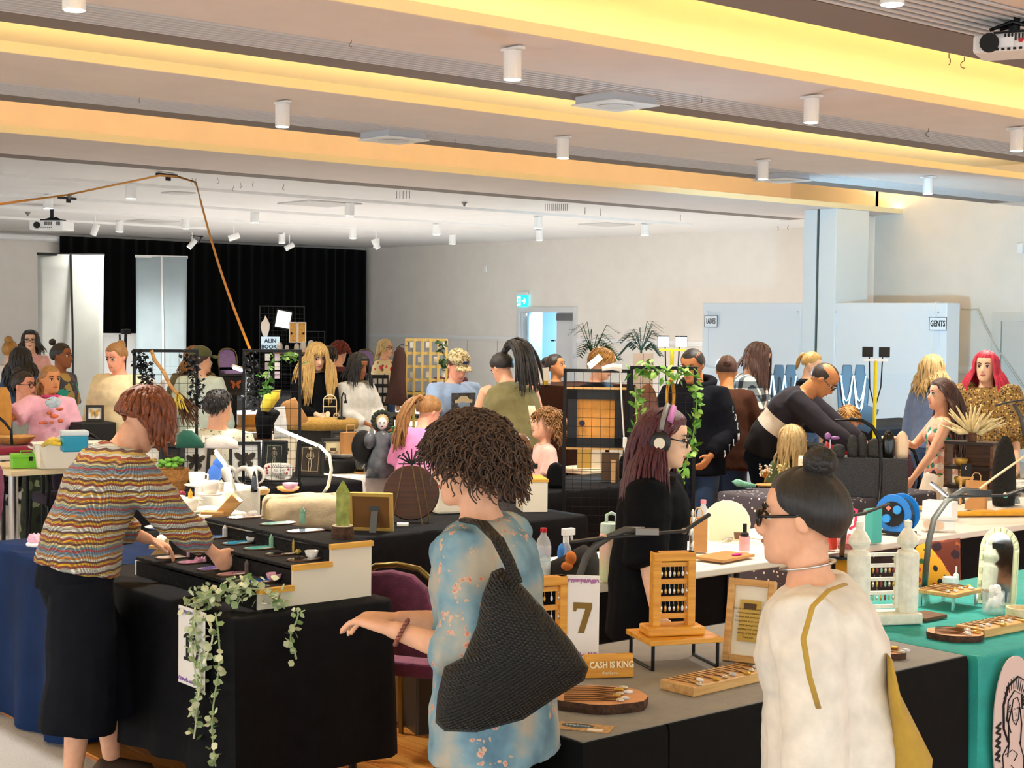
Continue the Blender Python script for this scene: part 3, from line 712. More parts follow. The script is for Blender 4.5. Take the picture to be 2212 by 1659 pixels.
def hair_curly(q, c='curl', n=420, L=.12, amp=.011, r=.0055, vol=.03, low=-.55, fr=.1):
    M = cap_mesh(q, vol*.7, .05, ridge=.006); rng = random.Random(11)
    for i in range(n):
        az = rng.uniform(-math.pi, math.pi); lo = max(hairline(az, fr), low); el = math.asin(rng.uniform(math.sin(lo), 1))
        d = dirv(az, el); p = scalp(q, d, vol*rng.uniform(.2, .7)); hm3 = q.HM.to_3x3().normalized(); nrm = (hm3 @ d).normalized()
        v = (nrm*.8+V((rng.uniform(-.5, .5), rng.uniform(-.5, .5), rng.uniform(-.7, .3)))).normalized()
        a = v.orthogonal().normalized(); b = v.cross(a); pts = []; l = L*rng.uniform(.55, 1.1); tw = rng.uniform(9, 14); ph = rng.uniform(0, 6)
        for s in range(11):
            t_ = s/10; c_ = p+v*l*.55*t_+V((0, 0, -1))*l*.5*t_*t_
            am = amp*min(1, s/2)
            pts.append(c_+a*am*math.cos(ph+tw*t_)+b*am*math.sin(ph+tw*t_))
        M.tube(pts, [r*(1-.5*(s/10)**2) for s in range(11)], 4)
    M.build('hair', HR[c], q.root, smooth=True)
def hair_bun(q, c='dark', at=(0, -.06, .235), r=.045, off=.008, fringe=0, n=7):
    M = cap_mesh(q, off, fringe, ridge=.002, nz=40)
    for i in range(n):
        rot = Matrix.Rotation(i*.9, 3, 'Z') @ Matrix.Rotation(i*.7, 3, 'X')
        M.tube([q.HM @ (V(at)+rot @ V((r*.62*math.cos(a*.5236), r*.62*math.sin(a*.5236), r*.12*math.sin(a)))) for a in range(12)], r*.42*q.hk, 6, close=True)
    M.ell(q.HM @ V(at), (r*.75*q.hk,)*3, 12, 8)
    M.build('hair', HR[c], q.root, smooth=True)
def hair_tail(q, c='brown', az=math.pi, el=.35, L=.4, n=34, off=.01, r=.011, dirn=(0, -1, .1), wave=.012, fringe=0, tie=None):
    M = cap_mesh(q, off, fringe, ridge=.002, nz=40); rng = random.Random(9)
    for i in range(n):
        strand(q, M, az+rng.uniform(-.13, .13), el+rng.uniform(-.13, .13), L*rng.uniform(.75, 1.1), r, (dirn[0]+rng.uniform(-.15, .15), dirn[1], dirn[2]+rng.uniform(-.15, .15)), wave, rng.uniform(4, 8), .32, 10, .02, rng=rng)
    M.ell(scalp(q, dirv(az, el), .02), (.028*q.hk,)*3, 10, 7)
    M.build('hair', HR[c], q.root, smooth=True)
def hair_bald(q, c='buzz'): cap_mesh(q, .002, 0, ridge=0, cut=lambda az: hairline(az) if abs(((az+math.pi) % 6.2832)-math.pi) > 1.25 else .95).build('hair', HR[c], q.root, smooth=True)
def cap_hat(q, m, brim, flip=0, label=None):
    M = cap_mesh(q, .02, .0, ridge=0, cut=lambda az: .28, lift=.012)
    o = M.build('cap', m, q.root, smooth=True, solid=.003); hm3 = q.HM.to_3x3()
    B = MB(); B.grid(lambda u, v: q.HM @ V((.075*math.sin((u-.5)*2.6), .075+.02*math.cos((u-.5)*2.6)+v*.075*math.cos((u-.5)*2.2), .168-.012*v-.05*abs(u-.5)**2*2)), 12, 4)
    B.build('cap_brim', brim, o, smooth=True, solid=.004)
    return o
def tz(px, py, d): return CAMH-(py-(692+(px-1106)*.0126))*d/FPX
# garment cloths
t = NT('knit_stripes'); co_ = t.n('SeparateXYZ', {0: t.co()})
sx = t.math('ADD', co_.outputs[0], co_.outputs[1])
zig = t.math('PINGPONG', t.math('MULTIPLY', sx, 22), 1)
zz = t.math('ADD', t.math('MULTIPLY', co_.outputs[2], 6.6), t.math('ADD', t.math('MULTIPLY', zig, .035), t.math('MULTIPLY', t.noise(t.co(), 14, 2), .1)))
fr = t.math('FRACT', zz)
cols = ['#f4edd2', '#b2462c', '#f0b824', '#7a4630', '#f2ecd6', '#d98a2a', '#a9b9c0', '#7f97a8', '#c95a5a', '#8fa7ac', '#f0e2a0', '#8a4a38', '#f2b62c', '#c7562f', '#f3edd8', '#efc44a', '#7b4a3a', '#dfe0d6']
c1 = t.ramp(fr, [(i/len(cols), c) for i, c in enumerate(cols)], 'CONSTANT')
kn = t.math('MULTIPLY', t.wave(t.co(), 60, 1, 'Z'), t.wave(t.map(t.co(), rot=(0, 0, .8)), 55, 1, 'X'))
t.col(t.mix(t.math('MULTIPLY', kn, .45), c1, '#3a2a20')); t.set(rough=.95, sheen=.2); t.bump(kn, .9, .012); KNIT = t.m
t = NT('denim_floral'); s_ = t.co(); n_ = t.noise(s_, 6, 4); b_ = t.ramp(n_, [(.3, '#3f6680'), (.48, '#7fa3b2'), (.62, '#b9b3a2')])
nd = t.n('MixRGB', {0: .06, 1: s_, 2: t.noise(s_, 30, 2, out=1)}).outputs[0]; vo = t.voro(nd, 40); fl_ = t.ramp(vo, [(.14, '#cf7f6c'), (.26, '#dcb8a4'), (.42, '#a89a68')]); msk = t.math('GREATER_THAN', t.noise(t.map(s_, (1, 1, .5)), 7, 3), .54)
t.col(t.mix(t.math('MULTIPLY', msk, t.math('LESS_THAN', vo, .36)), b_, fl_)); t.set(rough=.8); DENF = t.m
def plaid(name, a, b, c, sc=9):
    t = NT(name); s = t.n('SeparateXYZ', {0: t.co()}); h = t.math('GREATER_THAN', t.math('FRACT', t.math('MULTIPLY', s.outputs[2], sc)), .5)
    v = t.math('GREATER_THAN', t.math('FRACT', t.math('MULTIPLY', t.math('ADD', s.outputs[0], s.outputs[1]), sc)), .5)
    t.col(t.mix(h, t.mix(v, a, b), t.mix(v, b, c))); t.set(rough=.9); return t.m
def floral(name, base, f1, f2, f3='#3f6b4a', sc=16, th=.36):
    t = NT(name); vo = t.n('TexVoronoi', {'Vector': t.co(), 'Scale': sc}); d = vo.outputs[0]; cc = vo.outputs[1]
    hue = t.n('SeparateColor', {0: cc}).outputs[0]
    fc = t.mix(t.math('GREATER_THAN', hue, .66), t.mix(t.math('GREATER_THAN', hue, .33), f1, f2), f3)
    nn = t.math('ADD', d, t.math('MULTIPLY', t.noise(t.co(), sc*4, 2), .3))
    t.col(t.mix(t.math('LESS_THAN', nn, th+.12), base, fc)); t.set(rough=.85); return t.m
PLAID = plaid('plaid_shirt', '#15202c', '#6d7a80', '#e9e4d6')
FDRESS = floral('floral_dress', '#f2e6cf', '#3c4fa0', '#c9a86a', '#d98a5a', 11, .2); FTOP = floral('floral_bodice', '#e8a890', '#1f8a6a', '#f0e6d6', '#3a3a4a', 20, .5)
FSKIRT = floral('floral_skirt', '#14110f', '#d98a86', '#8a7a5a', '#7a4a46', 30, .4)
KAFT = floral('kaftan', '#8a6a34', '#2a1d10', '#d9b866', '#3a2812', 62, .42)
LEAFY = floral('leafy_shirt', '#e9ead2', '#7d8f6a', '#a9b48a', '#5f7458', 30, .3)
TYE = floral('tie_dye', '#4a4e58', '#2fa89a', '#b9a060', '#6a5a74', 8, .5)
FJACK = floral('flower_jacket', '#ecd9a8', '#d8434a', '#5a6b3a', '#8a5a34', 12, .4)
C_ = lambda n, c, **k: cloth('cloth_'+n, c, **k)
BLK = C_('black', '#0c0c0f'); JEAN = C_('jean', '#2f4c74', bs=200); JEANL = C_('light_jean', '#a9c0d8'); PINK = C_('pink', '#f2a7c6'); CREAM = C_('cream', '#efe7da', bump=.1); NAVY = C_('navy_grey', '#2a2c38')
# ---- the woman in the striped jumper
d = 6.0
q1 = person(206, d, tz(260, 862, d), 108, 'woman in a striped multicolour knitted jumper and wide black trousers', top=dict(m=KNIT, sleeve=.9, hem=-.01, ease=.04, sl_ease=.035, cuff=1.0, vox=.01, amp=.01, sc=.12, name='jumper'),
    bottom=dict(m=C_('black_denim', '#14161d', bs=180), hem=.27, ease=.03, flare=.05, vox=.011, amp=.012, sc=.2), lean=24, nod=30, armR=(.17, .58, .82), armL=(-.2, .3, .98), hair=dict(style='long', c='rust', L=.13, n=150, r=.0085, wave=.005, off=.022, grav=.55, front=1), vox=.0075, curl=.75, legs=(.12, -.1), shoes=mat('sneaker_brown', '#4a3728', .7), lips=lipd)
# ---- curly woman with the woven bag
d = 3.95
q2 = person(1062, d, tz(1042, 915, d), -112, 'woman with short dark curls in a floral denim blouse, seen from behind', top=dict(m=DENF, sleeve=.76, hem=-.13, ease=.03, sl_ease=.038, cuff=1.1, vox=.008, amp=.012, sc=.1, flare=.015, name='blouse'),
    bottom=dict(m=C_('black_trouser', '#0a0a0c'), hem=.1, ease=.02, vox=.012), lean=6, nod=6, armL=(-.22, .19, 1.15), poleL=(-.15, -.55, -.8), armR=(.05, .3, 1.12), hair=dict(style='curly', c='curl', n=1500, L=.095, amp=.0085, r=.0034, vol=.026), vox=.006, curl=.7, build=1.04, lips=lipr)
bm = MB(); sh, el, wr = q2.arms[0]; u = (wr-el).normalized(); a = u.orthogonal().normalized(); b = u.cross(a); c = wr-u*.03
for i in range(20):
    th = i*math.pi/10; bm.ell(c+a*.033*math.cos(th)+b*.033*math.sin(th)+u*.012*math.sin(th), (.0065,)*3, 8, 5)
bm.build('bead_bracelet', mat('beads', '#8a4a3a', .3, var=.5, vs_=80), q2.root, smooth=True)
# ---- woman with the bun and black glasses
d = 3.5
q3 = person(1795, d, tz(1730, 1035, d), -98, 'woman with black bun and black glasses in a cream blouse', sk='fair', top=dict(m=CREAM, sleeve=.97, hem=-.22, ease=.04, sl_ease=.035, vox=.0075, amp=.012, sc=.11, flare=.03, bust=1.0, name='blouse'),
    bottom=dict(m=C_('black_trouser', '#0a0a0c'), vox=.014), lean=10, nod=-2, armL=(-.27, -.02, .74), armR=(.25, .05, .74), glasses=.004, vox=.0055, lips=lipd, build=1.1, hair=[dict(style='bun', c='black', at=(0, -.045, .245), r=.042, off=.011, n=10)])
cp = q3.P[3]
MB().tube([cp+V((.062*math.cos(a*.3142), .062*math.sin(a*.3142)+.006, .035-.012*math.sin(a*.3142))) for a in range(20)], .0035, 6, close=True).build('choker', chrome, q3.root, smooth=True)
# ---- headphone woman
d = 6.05
q4 = person(1412, d, tz(1425, 898, d), 78, 'woman with dark red hair and big headphones in a black T-shirt', sk='light', top=dict(m=BLK, sleeve=.62, hem=-.22, ease=.05, sl_ease=.05, vox=.012, amp=.01, sc=.14, name='tshirt'), bottom=dict(m=C_('black_trouser', '#0a0a0c')), lean=4, nod=8, turn=6, glasses=.003, hair=dict(style='long', c='wine', L=.36, n=130, wave=.01, off=.016, back=True, azr=(1.0, 3.14)), vox=.008, armR=(.26, .08, .85), lips=lipd)
pr = MB(); pz = 1.18*q4.k
for a_, b_ in (((.02, .06), (.05, .02)), ((.05, .02), (.03, -.03)), ((.03, -.03), (.05, -.08)), ((.02, .06), (-.02, .05)), ((-.02, .05), (-.03, .02)), ((.05, .02), (.08, .0)), ((.03, -.03), (.06, -.05))): pr.tube([(a_[0]+.02, .172, pz+a_[1]), (b_[0]+.02, .17, pz+b_[1])], .007, 5, flat=.5)
pr.ell((.06, .172, pz+.08), (.018, .006, .016), 8, 6).build('shirt_print', mat('print_bone', '#e9e4d8', .8), q4.root, smooth=True)
hk = q4.hk; bm = MB(); hp = lambda *p: q4.HM @ V(p)
bm.tube([hp(.105*math.sin(a), -.015, .125+.125*math.cos(a)) for a in [-1.35+i*.225 for i in range(13)]], .011*hk, 8, flat=1); hb = bm.build('headphone_band', mat('headphone_grey', '#8b8a86', .5), q4.root, smooth=True)
for s in (-1, 1):
    M_ = Matrix.Translation(hp(s*.095, -.01, .1)) @ (q4.HM.to_3x3().normalized() @ Matrix.Rotation(R(s*90), 3, 'Y')).to_4x4()
    bm = MB().lathe([(.03, -.022), (.04, -.015), (.042, .008), (.036, .018), (.02, .021)], 18, M=M_, sx=1.15).build('ear_cup', mat('headphone_black', '#131315', .45), q4.root, smooth=True)
bm = MB().lathe([(.022, .022), (.022, .0235)], 14, M=Matrix.Translation(hp(.095, -.01, .1)) @ (q4.HM.to_3x3().normalized() @ Matrix.Rotation(R(90), 3, 'Y')).to_4x4()).build('ear_cup_sticker', mat('sticker_cream', '#efe4cc', .5), q4.root)
bm = MB().tube([hp(.098*math.sin(a), .012, .128+.112*math.cos(a)) for a in [-1.0+i*.2 for i in range(11)]], .012*hk, 6, flat=1.8).build('headband', mat('headband_pink', '#c779b0', .6), q4.root, smooth=True)
# ---- man bending in the two tone jumper
t = NT('two_tone_jumper'); s = t.n('SeparateXYZ', {0: t.co()}); v = t.math('ADD', s.outputs[2], t.math('MULTIPLY', s.outputs[1], .75))
band = t.math('MULTIPLY', t.math('GREATER_THAN', v, 1.06), t.math('LESS_THAN', v, 1.2))
t.col(t.mix(band, t.mix(t.math('GREATER_THAN', v, 1.2), '#0f0f14', '#221c26'), '#e2d6c4')); t.set(rough=.9); TWO = t.m
d = 11.1
person(1688, d, tz(1790, 793, d), 78, 'tall balding man with glasses bending over the stones in a two-tone jumper', sk='tan', sex='m', top=dict(m=TWO, sleeve=.97, hem=-.03, ease=.03, vox=.014, name='jumper'), bottom=dict(m=C_('dark_jean', '#151c28')), lean=38, nod=34, armR=(.2, .62, .93), armL=(-.16, .6, .95), glasses=.002, hair=dict(style='bald', c='dark'), vox=.0105)
# boy and child at the stones
d = 11.4
person(1832, d, tz(1832, 896, d), 0, 'blond boy in red looking down behind the dark stones', top=dict(m=C_('red', '#c4262c'), sleeve=.45), bottom=dict(m=JEAN), nod=26, hair=dict(style='short', c='sandy', fringe=.22, n=120), hs=1.12, brow=browl)
d = 10.8
person(1712, d, tz(1716, 940, d), 170, 'small child with long blond hair beside the bending man', top=dict(m=C_('green', '#5a6a3c'), sleeve=.45), bottom=dict(m=JEAN), hair=dict(style='long', c='ash', L=.28, n=70), hs=1.15)
# floral dress woman
d = 10.9
person(2035, d, tz(2020, 826, d), -75, 'woman with very long brown hair in a cream floral sundress', top=dict(m=FTOP, sleeve=0, hem=.02, ease=.008, low=1, bust=1, name='bodice', amp=.003), bottom=dict(m=FDRESS, kind='skirt', hem=.18, flare=.2, folds=.06, ease=.015, name='dress_skirt'), armL=(-.16, .3, .86), armR=(.1, .36, 1.22), hair=dict(style='long', c='brown', L=.55, n=130, wave=.014, back=True, azr=(.9, 3.14)), turn=10)
d = 13.2
person(2012, d, tz(2010, 771, d), 150, 'blonde woman in a denim jacket beside the partition end', top=dict(m=C_('denim_jacket', '#6f86b0'), sleeve=.95), bottom=dict(m=JEAN), hair=dict(style='long', c='ash', L=.3, n=80, wave=.014), turn=-30)
d = 11.6
person(2128, d, tz(2125, 763, d), -14, 'woman with bright red straight hair in a gold patterned kaftan', top=dict(m=KAFT, sleeve=.75, hem=-.3, ease=.06, sl_ease=.09, cuff=1.6, flare=.05, name='kaftan'), bottom=dict(m=BLK), armR=(.05, .27, 1.13), armL=(-.3, .22, .9), hair=dict(style='long', c='red', L=.42, n=100, wave=.004, front=1), lips=lipr, sk='light')
# plaid long hair, girl at the necklaces
d = 12.8
person(1612, d, tz(1630, 745, d), 80, 'person with long straight brown hair in a checked shirt and pale jeans', top=dict(m=PLAID, sleeve=.48, hem=-.12, ease=.04, name='shirt'), bottom=dict(m=JEANL), lean=6, nod=22, armR=(.1, .3, 1.12), armL=(-.1, .32, 1.12), hair=dict(style='long', c='brown', L=.34, n=110, wave=.004, front=1), build=1.12, sex='m')
d = 15
person(1742, d, tz(1748, 765, d), 70, 'blonde girl with a ponytail and face mask in a black top', top=dict(m=BLK, sleeve=.95), bottom=dict(m=JEAN), nod=20, hair=dict(style='tail', c='blonde', el=.3, L=.16), sk='light')
# brown jumper woman and hoodie man behind the ivy panel
d = 11.5
person(1565, d, tz(1538, 775, d), 168, 'woman with a low dark bun in a brown jumper and jeans', top=dict(m=C_('brown', '#4a2d20'), sleeve=.97, ease=.04, hem=-.12), bottom=dict(m=JEAN, hem=.12), lean=10, nod=22, turn=15, hair=dict(style='bun', c='brown', at=(.0, -.115, .13), r=.034), armL=(-.1, .32, 1.05), armR=(.1, .32, 1.05), sk='tan')
d = 10.9
q = person(1500, d, tz(1492, 757, d), -25, 'man in a black hooded top with white sleeve lettering behind the ivy', top=dict(m=C_('hoodie_black', '#11131a'), sleeve=.97, ease=.05, sl_ease=.045, hem=-.12, name='hoodie'), bottom=dict(m=JEAN), sex='m', sk='tan', nod=18, build=1.12, glasses=.002, hair=dict(style='cap', c='black', off=.006, ridge=.001), armL=(-.22, .2, .95), armR=(.2, .25, .95))
sh, el, wr = q.arms[0]
for i, ch in enumerate('LOLNLTD'):
    p = sh.lerp(el, .35+.65*i/3) if i < 3 else el.lerp(wr, (i-3)/4+.1)
    text_mesh('sleeve_letter', ch, .07, white, q.root, p+V((-.1, .03, 0)), rot=(R(90), 0, R(-80)))
MB().tube([q.HM @ V((.11*math.sin(a*.5236), -.05+.1*math.cos(a*.5236), -.04)) for a in range(12)], .035, 8, close=True).build('hood', MATS['cloth_hoodie_black'], q.root, smooth=True)
# lit face person, seated pair by the doorway
d = 12.2
person(1287, d, tz(1285, 758, d), 60, 'person with short fair hair behind the white clip lamp', top=dict(m=BLK, sleeve=.5), bottom=dict(m=BLK), hair=dict(style='short', c='sandy', fringe=.1), nod=20, lips=lipd)
d = 14.5
person(1200, d, tz(1190, 770, d), 52, 'woman with dark pinned hair in a navy jacket by the doorway', top=dict(m=C_('navy', '#1c2c48'), sleeve=.95, ease=.03), bottom=dict(m=JEAN), turn=15, nod=-8, hair=dict(style='bun', c='dark', at=(0, -.1, .17), r=.045), sk='tan', lips=lipr)
d = 15.2
person(1156, d, tz(1157, 790, d), 25, 'girl with long brown hair looking down by the doorway', top=dict(m=C_('navy', '#1c2c48'), sleeve=.95), bottom=dict(m=JEAN), nod=28, hair=dict(style='long', c='brown', L=.32, n=80, front=1), hs=1.05)
# olive top, camo boy, pink tee, small girl
d = 11.6
q17 = person(1105, d, tz(1075, 770, d), -162, 'woman with very long black hair in an olive vest top and floral skirt', top=dict(m=C_('olive', '#7b7448'), sleeve=0, hem=-.02, ease=.03, amp=.012, name='vest_top'), bottom=dict(m=FSKIRT, kind='skirt', hem=.3, flare=.14, folds=.05, ease=.02), lean=20, nod=26, build=1.3, armL=(-.22, .36, .95), armR=(.24, .3, .95), hair=dict(style='tail', c='black', el=.75, L=.55, n=60, dirn=(0, -.8, .6), wave=.01), turn=25)
d = 12.6
q18 = person(980, d, tz(990, 767, d), 28, 'boy in a camouflage cap and blue T-shirt with a car print', top=dict(m=C_('tee_blue', '#8fa9cc'), sleeve=.42, hem=-.12, ease=.045, name='tshirt'), bottom=dict(m=JEAN), build=1.2, nod=26, sk='pink', hair=dict(style='cap', c='brown', off=.006), armR=(.2, .3, .98), armL=(-.2, .28, 1.0), hs=1.04)
CAMO = floral('camo', '#c9b88a', '#8a7a4e', '#e3d6b0', '#6b6238', 60, .5); cap_hat(q18, CAMO, CAMO)
bx('flag_badge', (0, 0, 0), (.05, .004, .035), mat('flag_blue', '#1b2f7a', .5), q18.root).matrix_local = q18.HM @ Matrix.Translation((0, .108, .2)) @ Matrix.Rotation(R(-25), 4, 'X')
bx('shirt_print', (0, .165, 1.17), (.22, .004, .2), mat('print_grey', '#4d4f52', .8, var=.6, vs_=40), q18.root)
bm = MB().prism([(-.08, 0), (.08, 0), (.08, .02), (.05, .03), (.03, .055), (-.03, .055), (-.05, .03), (-.08, .025)], .003, Matrix.Translation((0, .166, 1.19))).build('car_print', mat('print_cream', '#d8cda8', .8), q18.root)
d = 10.4
person(908, d, tz(915, 868, d), 160, 'person in a bright pink T-shirt with a long auburn ponytail', top=dict(m=C_('hot_pink', '#ee8fc4'), sleeve=.5, hem=-.1, ease=.045), bottom=dict(m=JEAN), seat=False, lean=14, nod=22, turn=-35, at=None, hair=dict(style='tail', c='light', el=.4, L=.42, n=46, wave=.014), armR=(.1, .22, 1.2), armL=(-.24, .1, .82))
d = 11.0
person(1178, d, tz(1185, 905, d), -75, 'little girl with curly light hair in a pale pink dress', top=dict(m=C_('pale_pink', '#f6c3b4'), sleeve=.5, hem=-.05, sl_ease=.03, name='bodice'), bottom=dict(m=C_('pale_pink', '#f6c3b4'), kind='skirt', hem=.25, flare=.12, folds=.05, name='dress_skirt'), hair=dict(style='curly', c='light', n=260, L=.12, vol=.018), hs=1.15, nod=-12)
# back row
d = 13.6
person(680, d, tz(688, 745, d), 18, 'young woman with very long blonde hair and fringe in a black top', top=dict(m=BLK, sleeve=.97, ease=.012, hem=-.02), bottom=dict(m=JEANL), nod=24, hair=dict(style='long', c='blonde', L=.46, n=110, fringe=.3, front=1, wave=.012), armL=(-.02, .3, 1.06), armR=(.08, .3, 1.06), sk='light', lips=lipr)
d = 14
person(768, d, tz(768, 768, d), 40, 'woman with straight black shoulder-length hair in a pale grey jumper', top=dict(m=C_('pale_grey', '#d6d4ca'), sleeve=.97, ease=.03, hem=-.1), bottom=dict(m=C_('teal_dark', '#1f4048')), nod=16, sk='brown', hair=dict(style='long', c='black', L=.24, n=100, front=1), armR=(.1, .28, 1.02), armL=(-.16, .28, 1.02), lips=lipr)
d = 15.8
person(708, d, tz(705, 752, d), 165, 'person in a black hoodie with red back print beside the blonde', top=dict(m=BLK, sleeve=.97, ease=.04), bottom=dict(m=BLK), hair=dict(style='short', c='dark', n=140), build=1.1)
d = 16.4
person(728, d, tz(726, 742, d), 150, 'woman with curly red pinned-up hair behind the black hoodie', top=dict(m=C_('wine', '#5a1f2c'), sleeve=.9), bottom=dict(m=BLK), hair=dict(style='curly', c='copper', n=240, L=.08, vol=.02, low=.1), nod=16)
d = 20
person(830, d, tz(832, 736, d), 55, 'blonde woman with glasses in a flower-print jacket by the far wall', top=dict(m=FJACK, sleeve=.97, ease=.03), bottom=dict(m=JEAN), glasses=True, hair=dict(style='long', c='ash', L=.18, n=60), vox=.013)
d = 16.5
person(972, d, tz(970, 765, d), 10, 'person with dark hair and glasses partly hidden by the lattice', top=dict(m=C_('mulberry', '#6a3a4a'), sleeve=.9), bottom=dict(m=BLK), glasses=True, hair=dict(style='bun', c='dark', at=(0, -.1, .12)), sk='tan', vox=.013)
# around the left grid
d = 14
q = person(432, d, tz(440, 757, d), 155, 'person in an olive cap and pale jacket with their back turned', top=dict(m=C_('mint_jacket', '#cfe0d4'), sleeve=.97, ease=.05, hem=-.15), bottom=dict(m=C_('khaki', '#7a7050')), hair=dict(style='cap', c='brown', off=.006), turn=-40, build=1.1)
cap_hat(q, C_('cap_olive', '#565a34'), C_('cap_olive', '#565a34'))
d = 14.9
person(418, d, tz(418, 752, d), 20, 'person with long brown hair and khaki coat behind the olive cap', top=dict(m=C_('coat_khaki', '#6f6844'), sleeve=.97, ease=.05, hem=-.3), bottom=dict(m=BLK), hair=dict(style='long', c='light', L=.3, n=70, front=1))
d = 11.3
q = person(470, d, tz(470, 845, d), 155, 'seated person with short dark hair in a leaf-pattern cream shirt', top=dict(m=LEAFY, sleeve=.5, ease=.04, hem=-.12), bottom=dict(m=JEAN), seat=True, sex='m', build=1.15, hair=dict(style='short', c='black', n=120, L=.04), turn=-25, eyes=False)
d = 12.6
person(258, d, tz(250, 745, d), -28, 'woman with blonde hair pinned up in a cream sweatshirt', top=dict(m=C_('butter', '#f1e2b4'), sleeve=.97, ease=.045, hem=-.12), bottom=dict(m=JEANL), nod=18, turn=-10, hair=dict(style='bun', c='light', at=(0, -.09, .19), r=.04, n=9), build=1.1, sk='pink')
d = 13.9
person(130, d, tz(125, 745, d), 62, 'woman with a dark top bun in a tie-dye T-shirt', top=dict(m=TYE, sleeve=.5, ease=.04), bottom=dict(m=JEAN), sk='brown', hair=dict(style='bun', c='black', at=(0, -.1, .235), r=.032), nod=2, armR=(.2, .1, .9))
d = 12.3
q31 = person(108, d, tz(128, 799, d), 8, 'girl in a pale pink ringer T-shirt pointing with outstretched arm', top=dict(m=C_('soft_pink', '#f6b9cc'), sleeve=.42, ease=.045, hem=-.12, name='tshirt'), bottom=dict(m=floral('skull_trousers', '#26301c', '#8a946a', '#5a6444', '#14180e', 9, .4), ease=.05, flare=.04, hem=.06), armR=(.62, .2, 1.12), armL=(-.24, .14, .8), poleR=(.2, -.6, -.7), turn=18, sk='tan', hair=dict(style='tail', c='light', el=.1, L=.25), hs=1.03, lips=lipr)
bm = MB()
for s in range(7): bm.ell((random.uniform(-.08, .08), .165, random.uniform(1.0, 1.2)), (random.uniform(.015, .04), .004, random.uniform(.01, .02)), 10, 6)
bm.build('shirt_print', mat('print_orange', '#e0704a', .8, var=.5, vs_=30), q31.root, smooth=True)
MB().ell((.0, .165, 1.17), (.06, .005, .045), 14, 8).build('shirt_print', mat('print_sky', '#bcd0dc', .8, var=.3, vs_=30), q31.root, smooth=True)
MB().tube([q31.P[3]+V((.058*math.cos(a*.5236), .058*math.sin(a*.5236)+.012, .012)) for a in range(12)], .01, 6, close=True).build('neck_band', mat('band_pink', '#e0478a', .8), q31.root, smooth=True)
d = 13.4
person(50, d, tz(62, 800, d), 52, 'seated woman with glasses and dark bun in a grey hooded top', top=dict(m=C_('hood_grey', '#8f9a9c'), sleeve=.75, ease=.045), bottom=dict(m=BLK), seat=True, glasses=True, sk='pink', hair=dict(style='bun', c='dark', at=(0, -.07, .225), r=.04), armL=(-.1, .4, .72), armR=(.1, .4, .72), lips=lipr)
d = 15
person(45, d, tz(45, 754, d), 150, 'woman with long wavy black hair in a denim blue top', top=dict(m=C_('blue_denim', '#35507a'), sleeve=.9), bottom=dict(m=BLK), hair=dict(style='long', c='black', L=.4, n=100, wave=.014))
d = 16.2
person(22, d, tz(38, 739, d), 160, 'person with a tawny bun in a white shirt, back turned', top=dict(m=C_('white_shirt', '#ecebe6'), sleeve=.97, ease=.045), bottom=dict(m=BLK), hair=dict(style='bun', c='sandy', at=(0, -.06, .235), r=.045), build=1.1)
d = 17.5
person(66, d, tz(66, 716, d), -4, 'woman with straight dark hair in a pale pink blouse by the back wall', top=dict(m=C_('blush', '#f0b8b0'), sleeve=.97), bottom=dict(m=BLK), hair=dict(style='long', c='dark', L=.26, n=80, front=1), lips=lipr, sk='light', glasses=True)
# ================= helpers for the stalls =================
oak = wood('oak', '#c08a44', '#e8bd78'); pine = wood('pine', '#d99a2e', '#f2bd52'); walnut = wood('walnut', '#4a2c18', '#7d5230'); paleply = wood('pale_ply', '#e6cfa0', '#f6e8c8'); honey = wood('honey_wood', '#d58a1e', '#f4b43c')
gold = mat('gold', '#d9a441', .3, metal=.9); kraft = mat('kraft_paper', '#c08b52', .85, var=.12, vs_=9, bump=.15, bs=20); glass = mat('clear_glass', '#ffffff', .03, trans=1); plast = mat('clear_plastic', '#f4f6f6', .12, alpha=.35)
paper = mat('paper', '#f6f3ea', .7); ink = mat('black_ink', '#141414', .7); linen = cloth('linen', '#c4b190', .12, bs=90); white_cloth = cloth('white_cloth', '#efece4'); goldink = mat('gold_ink', '#8a6a22', .5)
def table(name, label, x0, x1, y0, y1, z=.77, topm=None, legm=None, cat='table'):
    t = thing(name, label, cat, ((x0+x1)/2, (y0+y1)/2, 0)); w, h = x1-x0, y1-y0
    bx('table_top', (0, 0, z-.02), (w, h, .035), topm or mat('laminate', '#e9e3d6', .5), t, bevel=.006)
    for a in (-1, 1):
        for b in (-1, 1): MB().tube([(a*(w/2-.07), b*(h/2-.06), 0), (a*(w/2-.07), b*(h/2-.06), z-.04)], .016).build('leg', legm or blackmetal, t)
    return t
